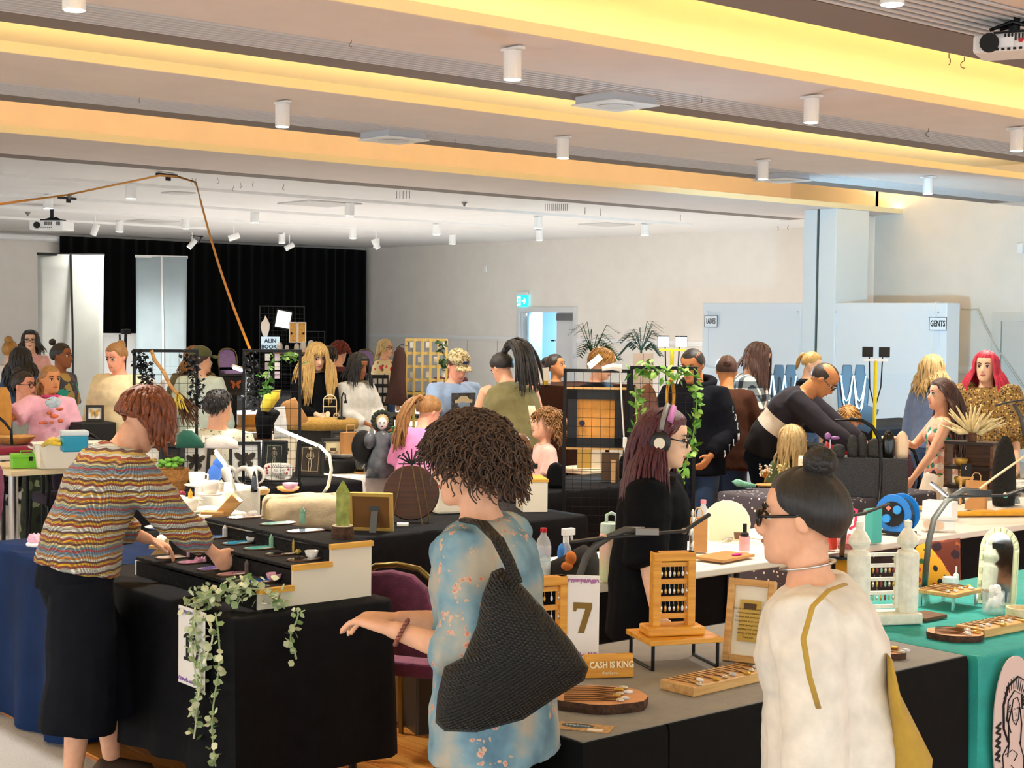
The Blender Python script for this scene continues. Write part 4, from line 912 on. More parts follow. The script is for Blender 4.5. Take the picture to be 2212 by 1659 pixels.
def cloth_cover(name, label, x0, x1, y0, y1, m, z=.77, z0=.03, amp=.018, freq=9, out=.03, seed=0):
    rng = random.Random(seed); M = MB(); n = 40; P_ = []
    w, h = x1-x0, y1-y0; per = 2*(w+h); r = .03; N = max(60, int(per/.045))
    def at(s):
        s %= per
        if s < w: return V((x0+s, y0, 0)), V((0, -1, 0))
        s -= w
        if s < h: return V((x1, y0+s, 0)), V((1, 0, 0))
        s -= h
        if s < w: return V((x1-s, y1, 0)), V((0, 1, 0))
        return V((x0, y1-(s-w), 0)), V((-1, 0, 0))
    lv = [0, .02, .12, .35, .6, .85, 1]; vs = []
    for j, t_ in enumerate(lv):
        zz = z+.004-(z+.004-z0)*t_ if j else z+.004
        for i in range(N):
            s = per*i/N; p, nn = at(s); p2, n2 = at(s+.05); p0_, n0 = at(s-.05); nn = (nn+n2*.5+n0*.5).normalized()
            f = amp*math.sin(s*freq*2+1.3*math.sin(s*3.1+seed))*t_+out*t_**.6+(.006 if j else 0)
            q = p+nn*f; q.z = zz+.012*t_*math.sin(s*5+seed); vs.append(q)
    fs = [tuple(range(N))]
    for j in range(len(lv)-1):
        for i in range(N): fs.append((j*N+(i+1) % N, j*N+i, (j+1)*N+i, (j+1)*N+(i+1) % N))
    c = V(((x0+x1)/2, (y0+y1)/2, 0)); M.add([v-c for v in vs], fs)
    o = M.build(name, m, smooth=True, loc=c); k = o.modifiers.new('e', 'EDGE_SPLIT'); k.split_angle = R(60)
    return tag(o, label, 'tablecloth')
def pillow(name, label, cat, pts, d, thick, m, par=None, lv=(1, .96, .85, .65, .35, .08), group=None, sub=0, off=(0, 0)):
    """rounded solid with the given outline (pixels) standing at camera depth d"""
    W_ = [D(x+off[0], y+off[1], d) for x, y in pts]; c = sum(W_, V())/len(W_); n = (CAM-c).normalized(); M = MB()
    N = len(W_); vs = []; 
    L = list(lv); half = [(s, math.sqrt(max(0, 1-s*s))) for s in L]
    seq = [(s, h) for s, h in reversed(half)]+[(s, -h) for s, h in half[1:]]
    for s, h in seq:
        for p in W_: vs.append((p-c)*s+n*h*thick/2)
    fs = []
    for j in range(len(seq)-1):
        for i in range(N): fs.append((j*N+i, j*N+(i+1) % N, (j+1)*N+(i+1) % N, (j+1)*N+i))
    fs += [tuple(reversed(range(N))), tuple(range((len(seq)-1)*N, len(seq)*N))]
    if par:
        c2 = par.matrix_basis.inverted() @ c if False else c
    M.add(vs, fs); o = M.build(name, m, None, smooth=True, loc=c, sub=sub)
    return tag(o, label, cat, group) if label else o
def crystal(px, py, z, h, r, m, label, cat='crystal', group=None, p=None, taper=1.0):
    p = p or W(px, py, z); o = MB().lathe([(r*.95, 0), (r, h*.08), (r*taper, h*.72), (r*.08, h)], 6).build('crystal_point', m, loc=p, rz=random.uniform(0, 1)); return tag(o, label, cat, group)
def stone_mat(name, c, rough=.25, var=.35): return mat('stone_'+name, c, rough, var=var, vs_=25, coat=.2)
def bowl(px, py, z, r, h, m, label, p=None):
    p = p or W(px, py, z); o = MB().lathe([(r*.45, 0), (r*.8, h*.35), (r, h), (r*.9, h), (r*.7, h*.4), (r*.2, h*.2)], 18, cap=True).build('small_bowl', m, loc=p); o.data.shade_smooth(); return tag(o, label, 'bowl')
def rot_of(p, deg=0): return face(p, deg)
def picture(px, py, w, h, label, fm, art=None, z=.77, tilt=12, deg=0, mount='#f3efe2', bw=.02, dpt=.025, p=None, cat='picture frame', name='picture_frame', stand=True):
    p = p or W(px, py, z); t = thing(name, label, cat, p, rot_of(p, deg))
    T = Matrix.Rotation(R(-tilt), 4, 'X')
    fr = MB()
    for s in (-1, 1): fr.box((s*(w/2-bw/2), 0, h/2), (bw, dpt, h), M=T).box((0, 0, h/2+s*(h/2-bw/2)), (w-2*bw+.001, dpt, bw), M=T)
    fr.build('frame', fm, t, bevel=.003)
    MB().box((0, .006, h/2), (w-2*bw+.002, .006, h-2*bw+.002), M=T).build('mount', mat('mount_'+mount, mount, .7), t)
    if stand: MB().box((0, .05, h*.36), (.04, .006, h*.7), rx=R(14)).build('easel_back', mat('backing_brown', '#5d4631', .8), t)
    if art: art(t, T @ Matrix.Translation((0, -.0005, h/2)), w-2*bw, h-2*bw)
    return t
def butterfly(wm, body='#2b2620', s=1.0, dz=0, skel=False, wing2=None):
    def f(t, M, w, h):
        k = min(w, h)*.42*s
        for sx_ in (-1, 1):
            up = [(0, .05), (.25, .55), (.75, .8), (1, .7), (.9, .35), (.55, .05), (.1, -.02)]; lo = [(.05, 0), (.5, .0), (.72, -.25), (.6, -.6), (.42, -.75), (.25, -.45)]
            MB().prism([(sx_*x*k, z*k+dz) for x, z in up], .003, M @ Matrix.Translation((0, -.004, 0))).build('butterfly_wing', wm, t)
            MB().prism([(sx_*x*k, z*k+dz) for x, z in lo], .003, M @ Matrix.Translation((0, -.005, 0))).build('butterfly_wing', wing2 or wm, t)
        b = MB().tube([(0, -.006, .35*k+dz), (0, -.006, -.9*k+dz)], [.05*k, .03*k], 6, M=M).ell((0, -.007, .45*k+dz), (.09*k, .05*k, .11*k), 8, 6, M=M)
        for sx_ in (-1, 1): b.tube([(0, -.006, -.5*k+dz), (sx_*.12*k, -.006, -1.15*k+dz), (sx_*.07*k, -.006, -1.7*k+dz)], .022*k, 5, M=M)
        b.build('fairy_figure', mat('fig_'+body, body, .6), t)
    return f
def skeleton(col='#d8cfbd', s=1):
    def f(t, M, w, h):
        k = h*.44*s; b = MB().ell((0, -.006, .8*k), (.12*k, .04, .16*k), 10, 7, M=M).tube([(0, -.006, .65*k), (0, -.006, 0)], .035*k, 6, M=M)
        for j in range(4): b.tube([(-.17*k, -.006, (.5-j*.1)*k), (0, -.008, (.53-j*.1)*k), (.17*k, -.006, (.5-j*.1)*k)], .018*k, 5, M=M)
        for sx_ in (-1, 1): b.tube([(sx_*.2*k, -.006, .55*k), (sx_*.3*k, -.006, .2*k), (sx_*.15*k, -.006, .05*k)], .025*k, 5, M=M).tube([(sx_*.08*k, -.006, 0), (sx_*.12*k, -.006, -.45*k), (sx_*.06*k, -.006, -.95*k)], .028*k, 5, M=M)
        b.ell((0, -.006, 0), (.13*k, .02, .07*k), 8, 6, M=M); b.build('skeleton_figure', mat('bone_'+col, col, .6), t)
        o = MB()
        for s_ in (-1, 1): o.box((s_*w*.36, -.003, 0), (.002, .002, h*.8), M=M).box((0, -.003, s_*h*.4), (w*.72, .002, .002), M=M)
        o.build('inner_line', mat('line_'+col, col, .7), t)
    return f
def led_bar(name, label, head, base, z, m, cols='#fff4d8', bar_w=10, e=18, mid=None, foot=True, power=6):
    """lamp: head = two (px,py,depth) ends of the lit bar, base = (px,py) foot on the surface at height z"""
    a, b = D(*head[0]), D(*head[1]); p = W(base[0], base[1], z); t = thing(name, label, 'lamp', p)
    L = lambda q: q-p
    u = (b-a).normalized(); side = u.cross(V((0, 0, 1))).normalized()
    MB().tube([L(a), L(b)], bar_w/1000*.8, 10, flat=.6).build('lamp_bar', m, t, smooth=True)
    MB().tube([L(a+u*.01)-V((0, 0, bar_w/1000*.35))+FWD*-.006, L(b-u*.01)-V((0, 0, bar_w/1000*.35))+FWD*-.006], bar_w/1000*.72, 8, flat=.75).build('light_strip', mat('led_white_'+cols+str(e), cols, .4, emit=e), t)
    pts = [L(D(*q)) for q in (mid or [])]
    MB().tube([L(b)]+pts+[V((0, 0, .012))], .009, 8).build('gooseneck', m, t, smooth=True)
    if foot: MB().lathe([(.06, 0), (.06, .008), (.02, .016)], 18).build('foot', m, t)
    if power:
        l = bpy.data.lights.new('lamp_glow', 'POINT'); l.energy = power; l.shadow_soft_size = .05; l.color = lin(cols)[:3]; o = bpy.data.objects.new('lamp_glow', l); COL.objects.link(o); o.parent = t; o.location = L((a+b)/2)-V((0, 0, .05))
    return t
def grid_panel(px0, px1, py0, d, zb, label, m=None, nx=8, step=.055, deg=0, mat2=None, bar=.012):
    a = D(px0, py0, d); b = D(px1, py0, d); c = (a+b)/2; w = (b-a).length; h = a.z-zb; p = V((c.x, c.y, zb))
    t = thing('grid_panel', label, 'display panel', p, rot_of(p, deg)); m = m or blackmetal
    for s in (-1, 1): bx('upright', (s*w/2, 0, h/2), (bar*1.6, bar*1.6, h), m, t)
    bx('top_bar', (0, 0, h), (w+bar*1.6, bar*1.6, bar*1.6), m, t); bx('bottom_bar', (0, 0, .02), (w, bar, bar), m, t)
    g = MB(); nx = int(w/step)
    for i in range(1, nx): g.box((-w/2+i*w/nx, 0, h/2), (.0025, .0025, h-.01))
    for i in range(1, int(h/step)): g.box((0, .003, i*step), (w, .0025, .0025))
    g.build('wire_grid', m, t)['kind'] = 'stuff'
    for s in (-1, 1): bx('foot', (s*w/2, 0, .01), (.03, .25, .02), m, t)
    return t, w, h
def leafvine(name, label, pts, m, n=60, size=.03, spread=.03, seed=1, stemm=None, group=None, cat='garland', lmesh=None, tilt=1.0, droop=0):
    rng = random.Random(seed); c = pts[0]; t = thing(name, label, cat, c, 0, group); L = [p-c for p in pts]
    MB().tube(L, .0035, 5).build('stem', stemm or m, t)
    s = size
    lm = lmesh or MB().add([(0, 0, 0), (s*.4, s*.45, .08*s), (s*.3, s*.8, 0), (0, s*1.2, -.1*s), (-s*.3, s*.8, 0), (-s*.4, s*.45, .08*s), (0, s*.55, .16*s)], [(0, 1, 6), (1, 2, 6), (2, 3, 6), (3, 4, 6), (4, 5, 6), (5, 0, 6)]).mesh('leaf', m)
    tot = len(L)-1
    for i in range(n):
        f = (i+rng.random())/n*tot; k = min(int(f), tot-1); p = L[k].lerp(L[k+1], f-k)
        o = bpy.data.objects.new('leaf', lm); COL.objects.link(o); o.parent = t
        o.location = p+V((rng.uniform(-1, 1), rng.uniform(-1, 1), rng.uniform(-1, 1)))*spread; o.rotation_euler = (rng.uniform(-1.2, 1.2)*tilt-droop, rng.uniform(-1, 1)*tilt, rng.uniform(0, 6.28)); sc = rng.uniform(.7, 1.25); o.scale = (sc, sc, sc)
    return t
def banquet_chair(p, rz, label, fabric, framem, group=None):
    t = thing('banquet_chair', label, 'chair', p, rz, group)
    MB().rings([(V((0, 0, z)), V((.22, 0, 0)), V((0, .21, 0))) for z in (.42, .43, .48, .49)], 20, p=4).build('seat', fabric, t, smooth=False, bevel=.01)
    prof = [(.19, .55), (.205, .65), (.2, .78), (.17, .88), (.1, .94), (0, .955), (-.1, .94), (-.17, .88), (-.2, .78), (-.205, .65), (-.19, .55)]
    MB().prism(prof, .05, Matrix.Translation((0, .2, 0)) @ Matrix.Rotation(R(-6), 4, 'X')).build('backrest', fabric, t, bevel=.015)
    fr = MB().tube([(-.205, .205, .42)]+[(x*1.07, .225+.10*(z-.5)*1.0, z+.012) for x, z in reversed(prof)]+[(.205, .205, .42)], .014, 8); fr.build('back_frame', framem, t, smooth=True)
    for a in (-1, 1):
        MB().tube([(a*.2, -.18, .43), (a*.21, -.22, 0)], .0125).build('leg', framem, t); MB().tube([(a*.2, .2, .43), (a*.21, .3, 0)], .0125).build('leg', framem, t)
    return t
burg = cloth('burgundy_fabric', '#7a3a58', .3, bs=220, bump=.6); brass = mat('bronze_tube', '#7d6a34', .35, metal=.7); mauve = cloth('mauve_fabric', '#8d6a8c')
# ================= stall 10 =================
bluelitc = mat('blue_lit_cloth', '#04244f', .7, var=.25, vs_=6, spec=.15); blkc = cloth('black_poly', '#101013', .25, .7, .15)  # bluish window light on the left cloth put into its base colour
table('trestle_table', 'folding table under the black cloth of stall ten', 2.84, 3.46, 4.88, 6.16); table('trestle_table', 'folding table under the blue-lit cloth of stall ten', 2.84, 3.46, 6.24, 7.16)
cloth_cover('tablecloth', 'black tablecloth with hanging number ten sign', 2.80, 3.50, 4.84, 6.19, blkc, z0=.17, seed=1)
cloth_cover('tablecloth', 'blue-lit dark tablecloth beside the striped jumper', 2.80, 3.50, 6.21, 7.2, bluelitc, z0=.02, amp=.025, seed=2)
# stool legs showing below the cloth
t = thing('low_stool', 'black low stool standing under the black tablecloth', 'stool', (3.2, 5.3, 0))
bx('stool_top', (0, 0, .3), (.34, .3, .03), black, t, bevel=.006); bx('rail', (0, -.13, .2), (.3, .025, .03), black, t)
for a in (-1, 1):
    for b in (-1, 1): MB().tube([(a*.14, b*.12, 0), (a*.13, b*.11, .29)], [.03, .024], 10).build('leg', black, t)
# stepped stand
fur = mat('black_fur', '#0c0907', .95, var=.7, vs_=60, bump=1, bs=120); wpanel = mat('white_panel', '#f4ecd6', .6)
t = thing('stepped_display', 'three-tier display stand with black fur treads and white side', 'display stand', (2.96, 4.95, .774))
L_ = .97; st = [(0, .15, .076), (.15, .32, .151), (.32, .51, .216)]
for a, b, z in st:
    bx('tread', ((a+b)/2, L_/2, z-.006), (b-a+.004, L_, .014), fur, t, bevel=.004); bx('riser', (a+.004, L_/2, z/2-.01), (.008, L_, z-.02), fur, t); bx('tread_edge', ((a+b)/2, -.012, z-.008), (b-a+.004, .022, .02), pine, t)
for y in (-.011, L_+.001):
    MB().prism([(0, 0), (.51, 0), (.51, .2), (.32, .2), (.32, .135), (.15, .135), (.15, .06), (0, .06)], .01, Matrix.Translation((0, y, 0))).build('side_panel', wpanel, t)
def tray(px, py, z, c, label, L=.155, Wd=.08, dx=0, c2='#f4efe6'):
    p = W(px, py, z); p.x += dx; p.z += .0
    t = thing('resin_tray', label, 'tray', p, R(random.uniform(-6, 6)))
    def oval(s, z_): return [(V((0, 0, z_)), V((L/2*s, 0, 0)), V((0, Wd/2*s, 0)))]
    MB().rings(oval(.86, 0)+oval(1, .003)+oval(1, .007)+oval(.95, .007)+oval(.94, .005), 22, p=2.8).build('wooden_rim', walnut, t)
    n = 'resin_'+c
    if n not in MATS:
        k = NT(n); nz = k.noise(k.co(), 16, 3); k.col(k.ramp(nz, [(.35, c), (.5, c), (.66, c2)])); k.set(rough=.08, coat=.5)
    MB().rings(oval(.92, .0055)+oval(.92, .0075), 22, p=2.8).build('resin_inlay', MATS[n], t)
    return p
S1, S2, S3 = .85, .925, .99
for px, py, z, c, l in ((373, 1206, S1, '#d8b49a', 'peach resin, lowest step by the jumper'), (419, 1216, S1, '#e39cc0', 'pink resin on the lowest step'), (463, 1230, S1, '#9a7fd0', 'lilac resin on the lowest step'), (505, 1242, S1, '#a86f78', 'dusky rose resin on the lowest step'), (563, 1258, S1, '#0f4fa8', 'deep blue resin on the lowest step'),
    (462, 1163, S2, '#4d93e0', 'sky blue resin on the middle step'), (514, 1175, S2, '#3fb6de', 'aqua resin on the middle step'), (563, 1186, S2, '#6fdcd2', 'mint resin on the middle step'), (611, 1198, S2, '#2a1712', 'black resin on the middle step'), (657, 1210, S2, '#4a3624', 'dark brown resin on the middle step'),
    (530, 1119, S3, '#dcb79a', 'blush resin on the top step'), (601, 1133, S3, '#86e0d6', 'turquoise resin on the top step'), (660, 1149, S3, '#93a6dd', 'lavender blue resin on the top step')):
    tray(px, py, z, c, 'oval wooden tray with '+l, L=.165 if z == S3 else .145)
pinkq = stone_mat('rose', '#e9a9c0'); clearq = stone_mat('clear', '#eceaf0'); greenq = stone_mat('green', '#8fc0a0'); smokeq = stone_mat('smoke', '#6e6058'); goldq = stone_mat('pyrite', '#b99a4a'); whiteq = stone_mat('white', '#f2efe8')
O = .0078
for px, py, z, h, r, m, l in ((408, 1203, S1, .055, .009, pinkq, 'pink quartz point on the peach tray'), (533, 1238, S1, .055, .009, smokeq, 'smoky brown quartz point on the rose tray'), (486, 1159, S2, .05, .011, clearq, 'clear quartz point on the sky blue tray'), (586, 1181, S2, .052, .01, greenq, 'pale green quartz point on the mint tray'), (634, 1192, S2, .05, .006, goldq, 'slim golden point on the black tray'), (653, 1131, S3, .072, .013, greenq, 'green marbled tower on the turquoise tray')):
    crystal(px, py, z+O, h, r, m, l)
bowl(592, 1254, S1+O, .032, .028, pinkq, 'small pink quartz bowl on the deep blue tray'); bowl(544, 1170, S2+O, .026, .02, whiteq, 'small white bowl on the aqua tray'); bowl(673, 1205, S2+O, .028, .028, whiteq, 'small white bowl on the dark brown tray')
def lump(px, py, z, r, m, label, name='crystal_cluster', cat='crystal', p=None, n=5, seed=0):
    p = p or W(px, py, z); rng = random.Random(seed); b = MB()
    for i in range(n): b.lathe([(r*.4, 0), (r*.42, r*.4), (r*.05, r*.8)], 6, M=Matrix.Translation((rng.uniform(-r, r)*.7, rng.uniform(-r, r)*.5, 0)) @ Matrix.Rotation(rng.uniform(-.5, .5), 4, 'X') @ Matrix.Rotation(rng.uniform(-.5, .5), 4, 'Y'))
    return tag(b.build(name, m, loc=p), label, cat)
lump(434, 1212, S1+O, .026, pinkq, 'pink crystal cluster on the pink tray', seed=1); lump(492, 1226, S1+O, .02, whiteq, 'white crystal cluster on the lilac tray', seed=2); lump(645, 1194, S2+O, .02, goldq, 'pyrite cluster on the black tray', seed=3); lump(545, 1112, S3+O, .026, whiteq, 'white petal crystal on the blush tray', seed=4); lump(597, 1180, S2+O, .014, whiteq, 'tiny white crystal beside the pale green point', seed=5)
# sign 10
def digit(ch):
    if ch == '1': return [[(-.28, -.5), (.3, -.5), (.3, -.4), (.14, -.38), (.14, .5), (-.02, .5), (-.3, .36), (-.3, .26), (-.1, .3), (-.1, -.38), (-.28, -.4)]]
    if ch == '7': return [[(-.34, .5), (.34, .5), (.34, .34), (.06, -.5), (-.16, -.5), (.1, .3), (-.2, .3), (-.24, .2), (-.34, .2)]]
def number_sign(p, rz, w, h, txt, label, nm, bc, tilt=0, dpth=.004):
    t = thing('number_sign', label, 'sign', p, rz); bx('card', (0, 0, 0), (w, dpth, h), mat('sign_card', '#f7f3ee', .45), t, bevel=.002)
    rng = random.Random(len(txt)); 
    for s in (-1, 1):
        b = MB()
        for i in range(26):
            x = (i/25-.5)*w*.92; hh = rng.uniform(.006, .022)*h/.4; b.box((x, -dpth/2-.001, s*(h/2-.012-hh/2)), (.004, .001, hh), ry=rng.uniform(-.4, .4))
        b.build('floral_border', mat('border_'+bc, bc, .6), t)['kind'] = 'stuff'
    b = MB(); n = len(txt)
    for i, ch in enumerate(txt):
        x = (i-(n-1)/2)*h*.2; sc = h*.36; M_ = Matrix.Translation((x, -dpth/2-.0015, 0))
        if ch == '0':
            N = 20; o = [(math.cos(a*.31416)*.3*sc*.9, math.sin(a*.31416)*.5*sc) for a in range(N)]; i_ = [(math.cos(a*.31416)*.12*sc, math.sin(a*.31416)*.32*sc) for a in range(N)]
            b.add([(x_, 0, z_) for x_, z_ in o+i_], [(j, (j+1) % N, N+(j+1) % N, N+j) for j in range(N)], M_)
        else:
            for poly in digit(ch): b.prism([(x_*sc*.9, z_*sc) for x_, z_ in poly], .0012, M_)
    b.build('numeral', nm, t); return t
c0 = onX(384, 1398, 2.762); c1 = onX(440, 1398, 2.762)
number_sign(V((2.752, (onX(384, 1390, 2.75).y+onX(443, 1390, 2.75).y)/2, .64)), R(-90), .2, .29, '10', 'white card number 10 hanging on the black cloth', ink, '#8a5fb0')
# eucalyptus garland: over the front corner of the table
eu = NT('eucalyptus'); nz = eu.n('ObjectInfo').outputs['Random']; eu.col(eu.ramp(nz, [(0, '#8aa86c'), (.5, '#c2d0a2'), (1, '#eef0cc')])); eu.set(rough=.6); eum = eu.m
c = W(520, 1325, .78); a = V((2.76, 4.98, .78))
s_ = .026; lme = MB().add([(0, 0, 0), (s_*.45, s_*.35, .05*s_), (s_*.5, s_*.75, 0), (0, s_*1.1, 0), (-s_*.5, s_*.75, 0), (-s_*.45, s_*.35, .05*s_)], [(0, 1, 2, 3, 4, 5)]).mesh('leaf', eum)
xf, yf = 2.745, 4.785
run = [V((3.02, 4.90, .80)), V((2.98, 4.93, .85)), V((2.9, 4.95, .862)), V((2.85, 5.0, .85)), V((2.8, 5.06, .815)), V((2.76, 5.1, .79))]
vines = [leafvine('eucalyptus_garland', 'thick crown of pale eucalyptus leaves on the table corner', run, eum, 190, spread=.04, seed=2, lmesh=lme)]
for k, (st_, ln, n) in enumerate(((V((xf-.012, 5.0, .8)), .48, 44), (V((xf-.012, 4.975, .79)), .40, 44), (V((xf, 4.92, .79)), .2, 18), (V((xf+.0, 4.87, .8)), .56, 48), (V((3.02, yf, .8)), .19, 20))):
    pts = [st_+V((-.01*math.sin(j*.9+k), .012*math.sin(j*.7+k), -ln*j/8)) for j in range(9)]
    leafvine('eucalyptus_strand', ('long eucalyptus strand trailing over the number sign', 'eucalyptus strand hanging along the edge of the number sign', 'short eucalyptus strand beside the number sign', 'longest eucalyptus strand hanging at the table corner', 'short eucalyptus strand on the side of the black cloth')[k], pts, eum, n, spread=.012, seed=k+5, lmesh=lme)
# small things on the blue-lit end
lump(88, 1173, .779, .06, pinkq, 'rose quartz rock card holder on the dark tabletop', 'rose_quartz_rock', n=9, seed=8)
p = W(90, 1178, .774); tag(MB().lathe([(.07, 0), (.072, .005), (.07, .012)], 24).build('white_slab', white, loc=p-V((0, 0, 0)), smooth=False), 'round white slab under the rose quartz rock', 'slab')
p = W(146, 1176, .774); tag(MB().lathe([(.032, 0), (.034, .006), (.005, .012), (.004, .05)], 20).build('gold_stand', gold, loc=p), 'small gold stand behind the striped jumper', 'stand')
p = W(141, 1205, .774); tag(MB().ell((0, 0, .018), (.04, .03, .018)).build('white_stone', whiteq, loc=p, smooth=True), 'flat white stone on the dark tabletop', 'stone')
# teacup tiers with lace
lace = cloth('lace_cloth', '#efe9da'); cupm = mat('china', '#f6f2e6', .2, coat=.4); bluec = mat('china_blue', '#dfe6f4', .2, coat=.4, var=.3, vs_=20)
pb = W(398, 1190, .774)
def riser(p, w, h, d, m, label, rz=0, name='display_riser', cat='riser'): o = MB().box((0, 0, h/2), (w, d, h)).build(name, m, loc=p, rz=rz, bevel=.015); return tag(o, label, cat)
riser(V((3.44, 6.42, .774)), .12, .06, .3, lace, 'lace-draped low riser carrying the blue teacups'); riser(V((3.66, 6.62, .774)), .3, .15, .34, lace, 'lace-draped tall riser carrying white teacups')
riser(V((3.95, 6.9, .774)), .22, .23, .3, lace, 'lace-draped highest riser at the back of the cups')
table('trestle_table', 'folding table under the long black cloth behind stall ten', 3.62, 5.85, 6.36, 7.06); cloth_cover('tablecloth', 'long black tablecloth under the round disc and photo frame', 3.56, 5.9, 6.3, 7.1, blkc, seed=4)
def cup(p, m, label, fill=None, s=1.0):
    t = thing('teacup', label, 'teacup', p)
    MB().lathe([(.03*s, 0), (.05*s, .006*s), (.062*s, .012*s), (.058*s, .014*s), (.03*s, .008*s)], 22).build('saucer', m, t, smooth=True)
    MB().lathe([(.022*s, .01*s), (.03*s, .014*s), (.037*s, .04*s), (.039*s, .07*s), (.036*s, .07*s), (.033*s, .04*s), (.02*s, .02*s)], 22).build('cup_body', m, t, smooth=True)
    MB().tube([(.037*s, 0, .06*s), (.06*s, 0, .055*s), (.058*s, 0, .035*s), (.035*s, 0, .028*s)], .005*s, 7).build('cup_handle', m, t, smooth=True)
    if fill: MB().lathe([(.012*s, .03*s), (.012*s, .09*s), (.001, .11*s)], 6).build('crystal_in_cup', fill, t)
yel = stone_mat('citrine', '#e8a826'); pur = stone_mat('amethyst', '#8a5a9a'); redq = stone_mat('carnelian', '#8a2a34')
for px, py, z, m, l, f in ((342, 1143, .834, bluec, 'blue and white teacup nearest the jumper', pur), (374, 1152, .834, bluec, 'blue and white teacup with green stone', greenq), (381, 1104, .924, cupm, 'straight white teacup with dark berries', smokeq), (411, 1108, .924, cupm, 'white teacup with pink flower and orange point', yel), (455, 1072, 1.004, cupm, 'white teacup on the highest lace riser', None), (425, 1052, 1.004, cupm, 'white jar-shaped teacup at the back of the risers', None)):
    cup(W(px, py, z), m, l, f, 1.05)
crystal(478, 1062, 1.004, .06, .013, stone_mat('peach', '#e9cdb8'), 'peach crystal point beside the back teacup'); p = V((3.93, 6.99, 1.006)); tag(MB().ell((0, 0, .05), (.035, .03, .05)).ell((.02, 0, .1), (.03, .025, .03)).build('blue_pouch', cloth('pouch_blue', '#2f63c0'), loc=p-V((0, 0, .0)), smooth=True), 'small blue drawstring pouch behind the teacups', 'pouch')
p = W(393, 1080, .924); tag(MB().ell((0, 0, .025), (.022, .018, .025)).build('red_stone', redq, loc=p, smooth=True), 'dark red polished stone among the teacups', 'stone')
# wooden slanted stair stands
for k, (px, py, l) in enumerate(((428, 1196, 'slanted oak stair stand in front of the lace risers'), (352, 1212, 'slanted oak stand partly behind the striped jumper'))):
    p = W(px, py, .774); t = thing('slanted_stand', l, 'display stand', p, rot_of(p, -12)); s = 1 if k == 0 else .7
    MB().box((.06*s, .03, .13*s), (.055, .075, .34*s), ry=R(42)).build('plank', oak, t, bevel=.003)
    for x, z in ((.015*s, .095*s), (.1*s, .19*s)): bx('ledge', (x-.03, 0, z), (.1*s, .08, .012), oak, t)
    bx('leg', (.075*s, .03, .045), (.03, .06, .09), oak, t)
# linen riser with shell tray and pink bowl
pl = V((4.33, 6.75, .774)); o = riser(pl, .44, .17, .28, linen, 'crumpled beige linen cloth draped over a display riser', rot_of(pl, 8), 'linen_riser', 'riser'); o.modifiers['b'].width = .05; o.modifiers['b'].segments = 4; soft(o, .012, 3, .012, .12)
zl = .774+.172
p = W(547, 1068, zl+.01); t = thing('oval_wooden_tray', 'pale oval wooden tray with black crystal on the linen', 'tray', p, rot_of(p)); MB().rings([(V((0, 0, z)), V((.085*s, 0, 0)), V((0, .05*s, 0))) for z, s in ((0, .85), (.014, 1), (.026, 1), (.02, .85))], 22).build('tray_body', oak, t); [MB().ell((x, 0, .03), (.024, .02, .012)).build('pale_stone', whiteq, t, smooth=True) for x in (-.03, .05)]
tag(MB().lathe([(.018, 0), (.02, .01), (.012, .08), (.002, .105)], 6).build('black_crystal', mat('obsidian', '#0c0b0d', .15), loc=W(549, 1062, zl+.035)), 'tall black crystal standing in the pale oval tray', 'crystal')
bowl(627, 1058, zl+.03, .042, .035, pinkq, 'pink bowl stacked on a pale wooden dish'); p = W(622, 1062, zl+.004); tag(MB().lathe([(.03, 0), (.055, .012), (.06, .026), (.05, .018)], 20).build('wooden_dish', oak, loc=p, smooth=True), 'pale wooden dish under the pink bowl', 'dish')
# white desk lamps
whl = mat('lamp_white', '#f6f2e4', .4)
led_bar('desk_lamp', 'white desk lamp with short glowing head leaning by the frames', [(464, 972, 7.6), (492, 1008, 7.6)], (526, 1108), .774, whl, '#fff3cf', 16, 10, mid=[(505, 1050, 7.6)], power=1.2)
led_bar('desk_lamp', 'white desk lamp with long glowing bar and curved neck', [(594, 922, 8.0), (690, 962, 8.0)], (688, 1086), .774, whl, '#fff6da', 13, 10, mid=[(712, 985, 8.0), (716, 1015, 8.0), (709, 1050, 8.0)], power=1.6)
# log and tower
p = W(740, 1163, S3); t = thing('log_slice', 'bark-edged log slice on the top step', 'log slice', p); MB().lathe([(.042, 0), (.046, .02), (.042, .05)], 18).build('bark', mat('bark', '#4a3020', .9, var=.5, vs_=50, bump=1, bs=60), t); MB().lathe([(.041, .0495), (.04, .0525)], 18).build('cut_face', paleply, t)
tag(MB().lathe([(.03, 0), (.031, .13), (.004, .175)], 6).build('crystal_tower', mat('garden_quartz', '#b9c46a', .08, trans=.55, var=.5, vs_=30), loc=p+V((0, 0, .0535))), 'tall yellow-green crystal tower standing on the log slice', 'crystal')
# frame seen from behind
p = W(803, 1146, .774); t = thing('photo_frame', 'gold photo frame seen from behind with black easel leg', 'picture frame', p, rot_of(p, -12)); T = Matrix.Rotation(R(10), 4, 'X'); b = MB()
for s in (-1, 1): b.box((s*.105, 0, .1), (.018, .02, .2), M=T).box((0, 0, .1+s*.092), (.2, .02, .018), M=T)
b.build('frame', mat('pale_gold', '#d9b866', .4, metal=.3), t); MB().box((0, -.004, .1), (.2, .006, .18), M=T).build('backing', mat('mdf', '#7a5326', .7), t); MB().box((.02, -.045, .06), (.035, .008, .14), rx=R(-24)).box((.02, -.02, .12), (.05, .02, .03)).build('easel_leg', mat('grey_plastic', '#3d4040', .5), t)
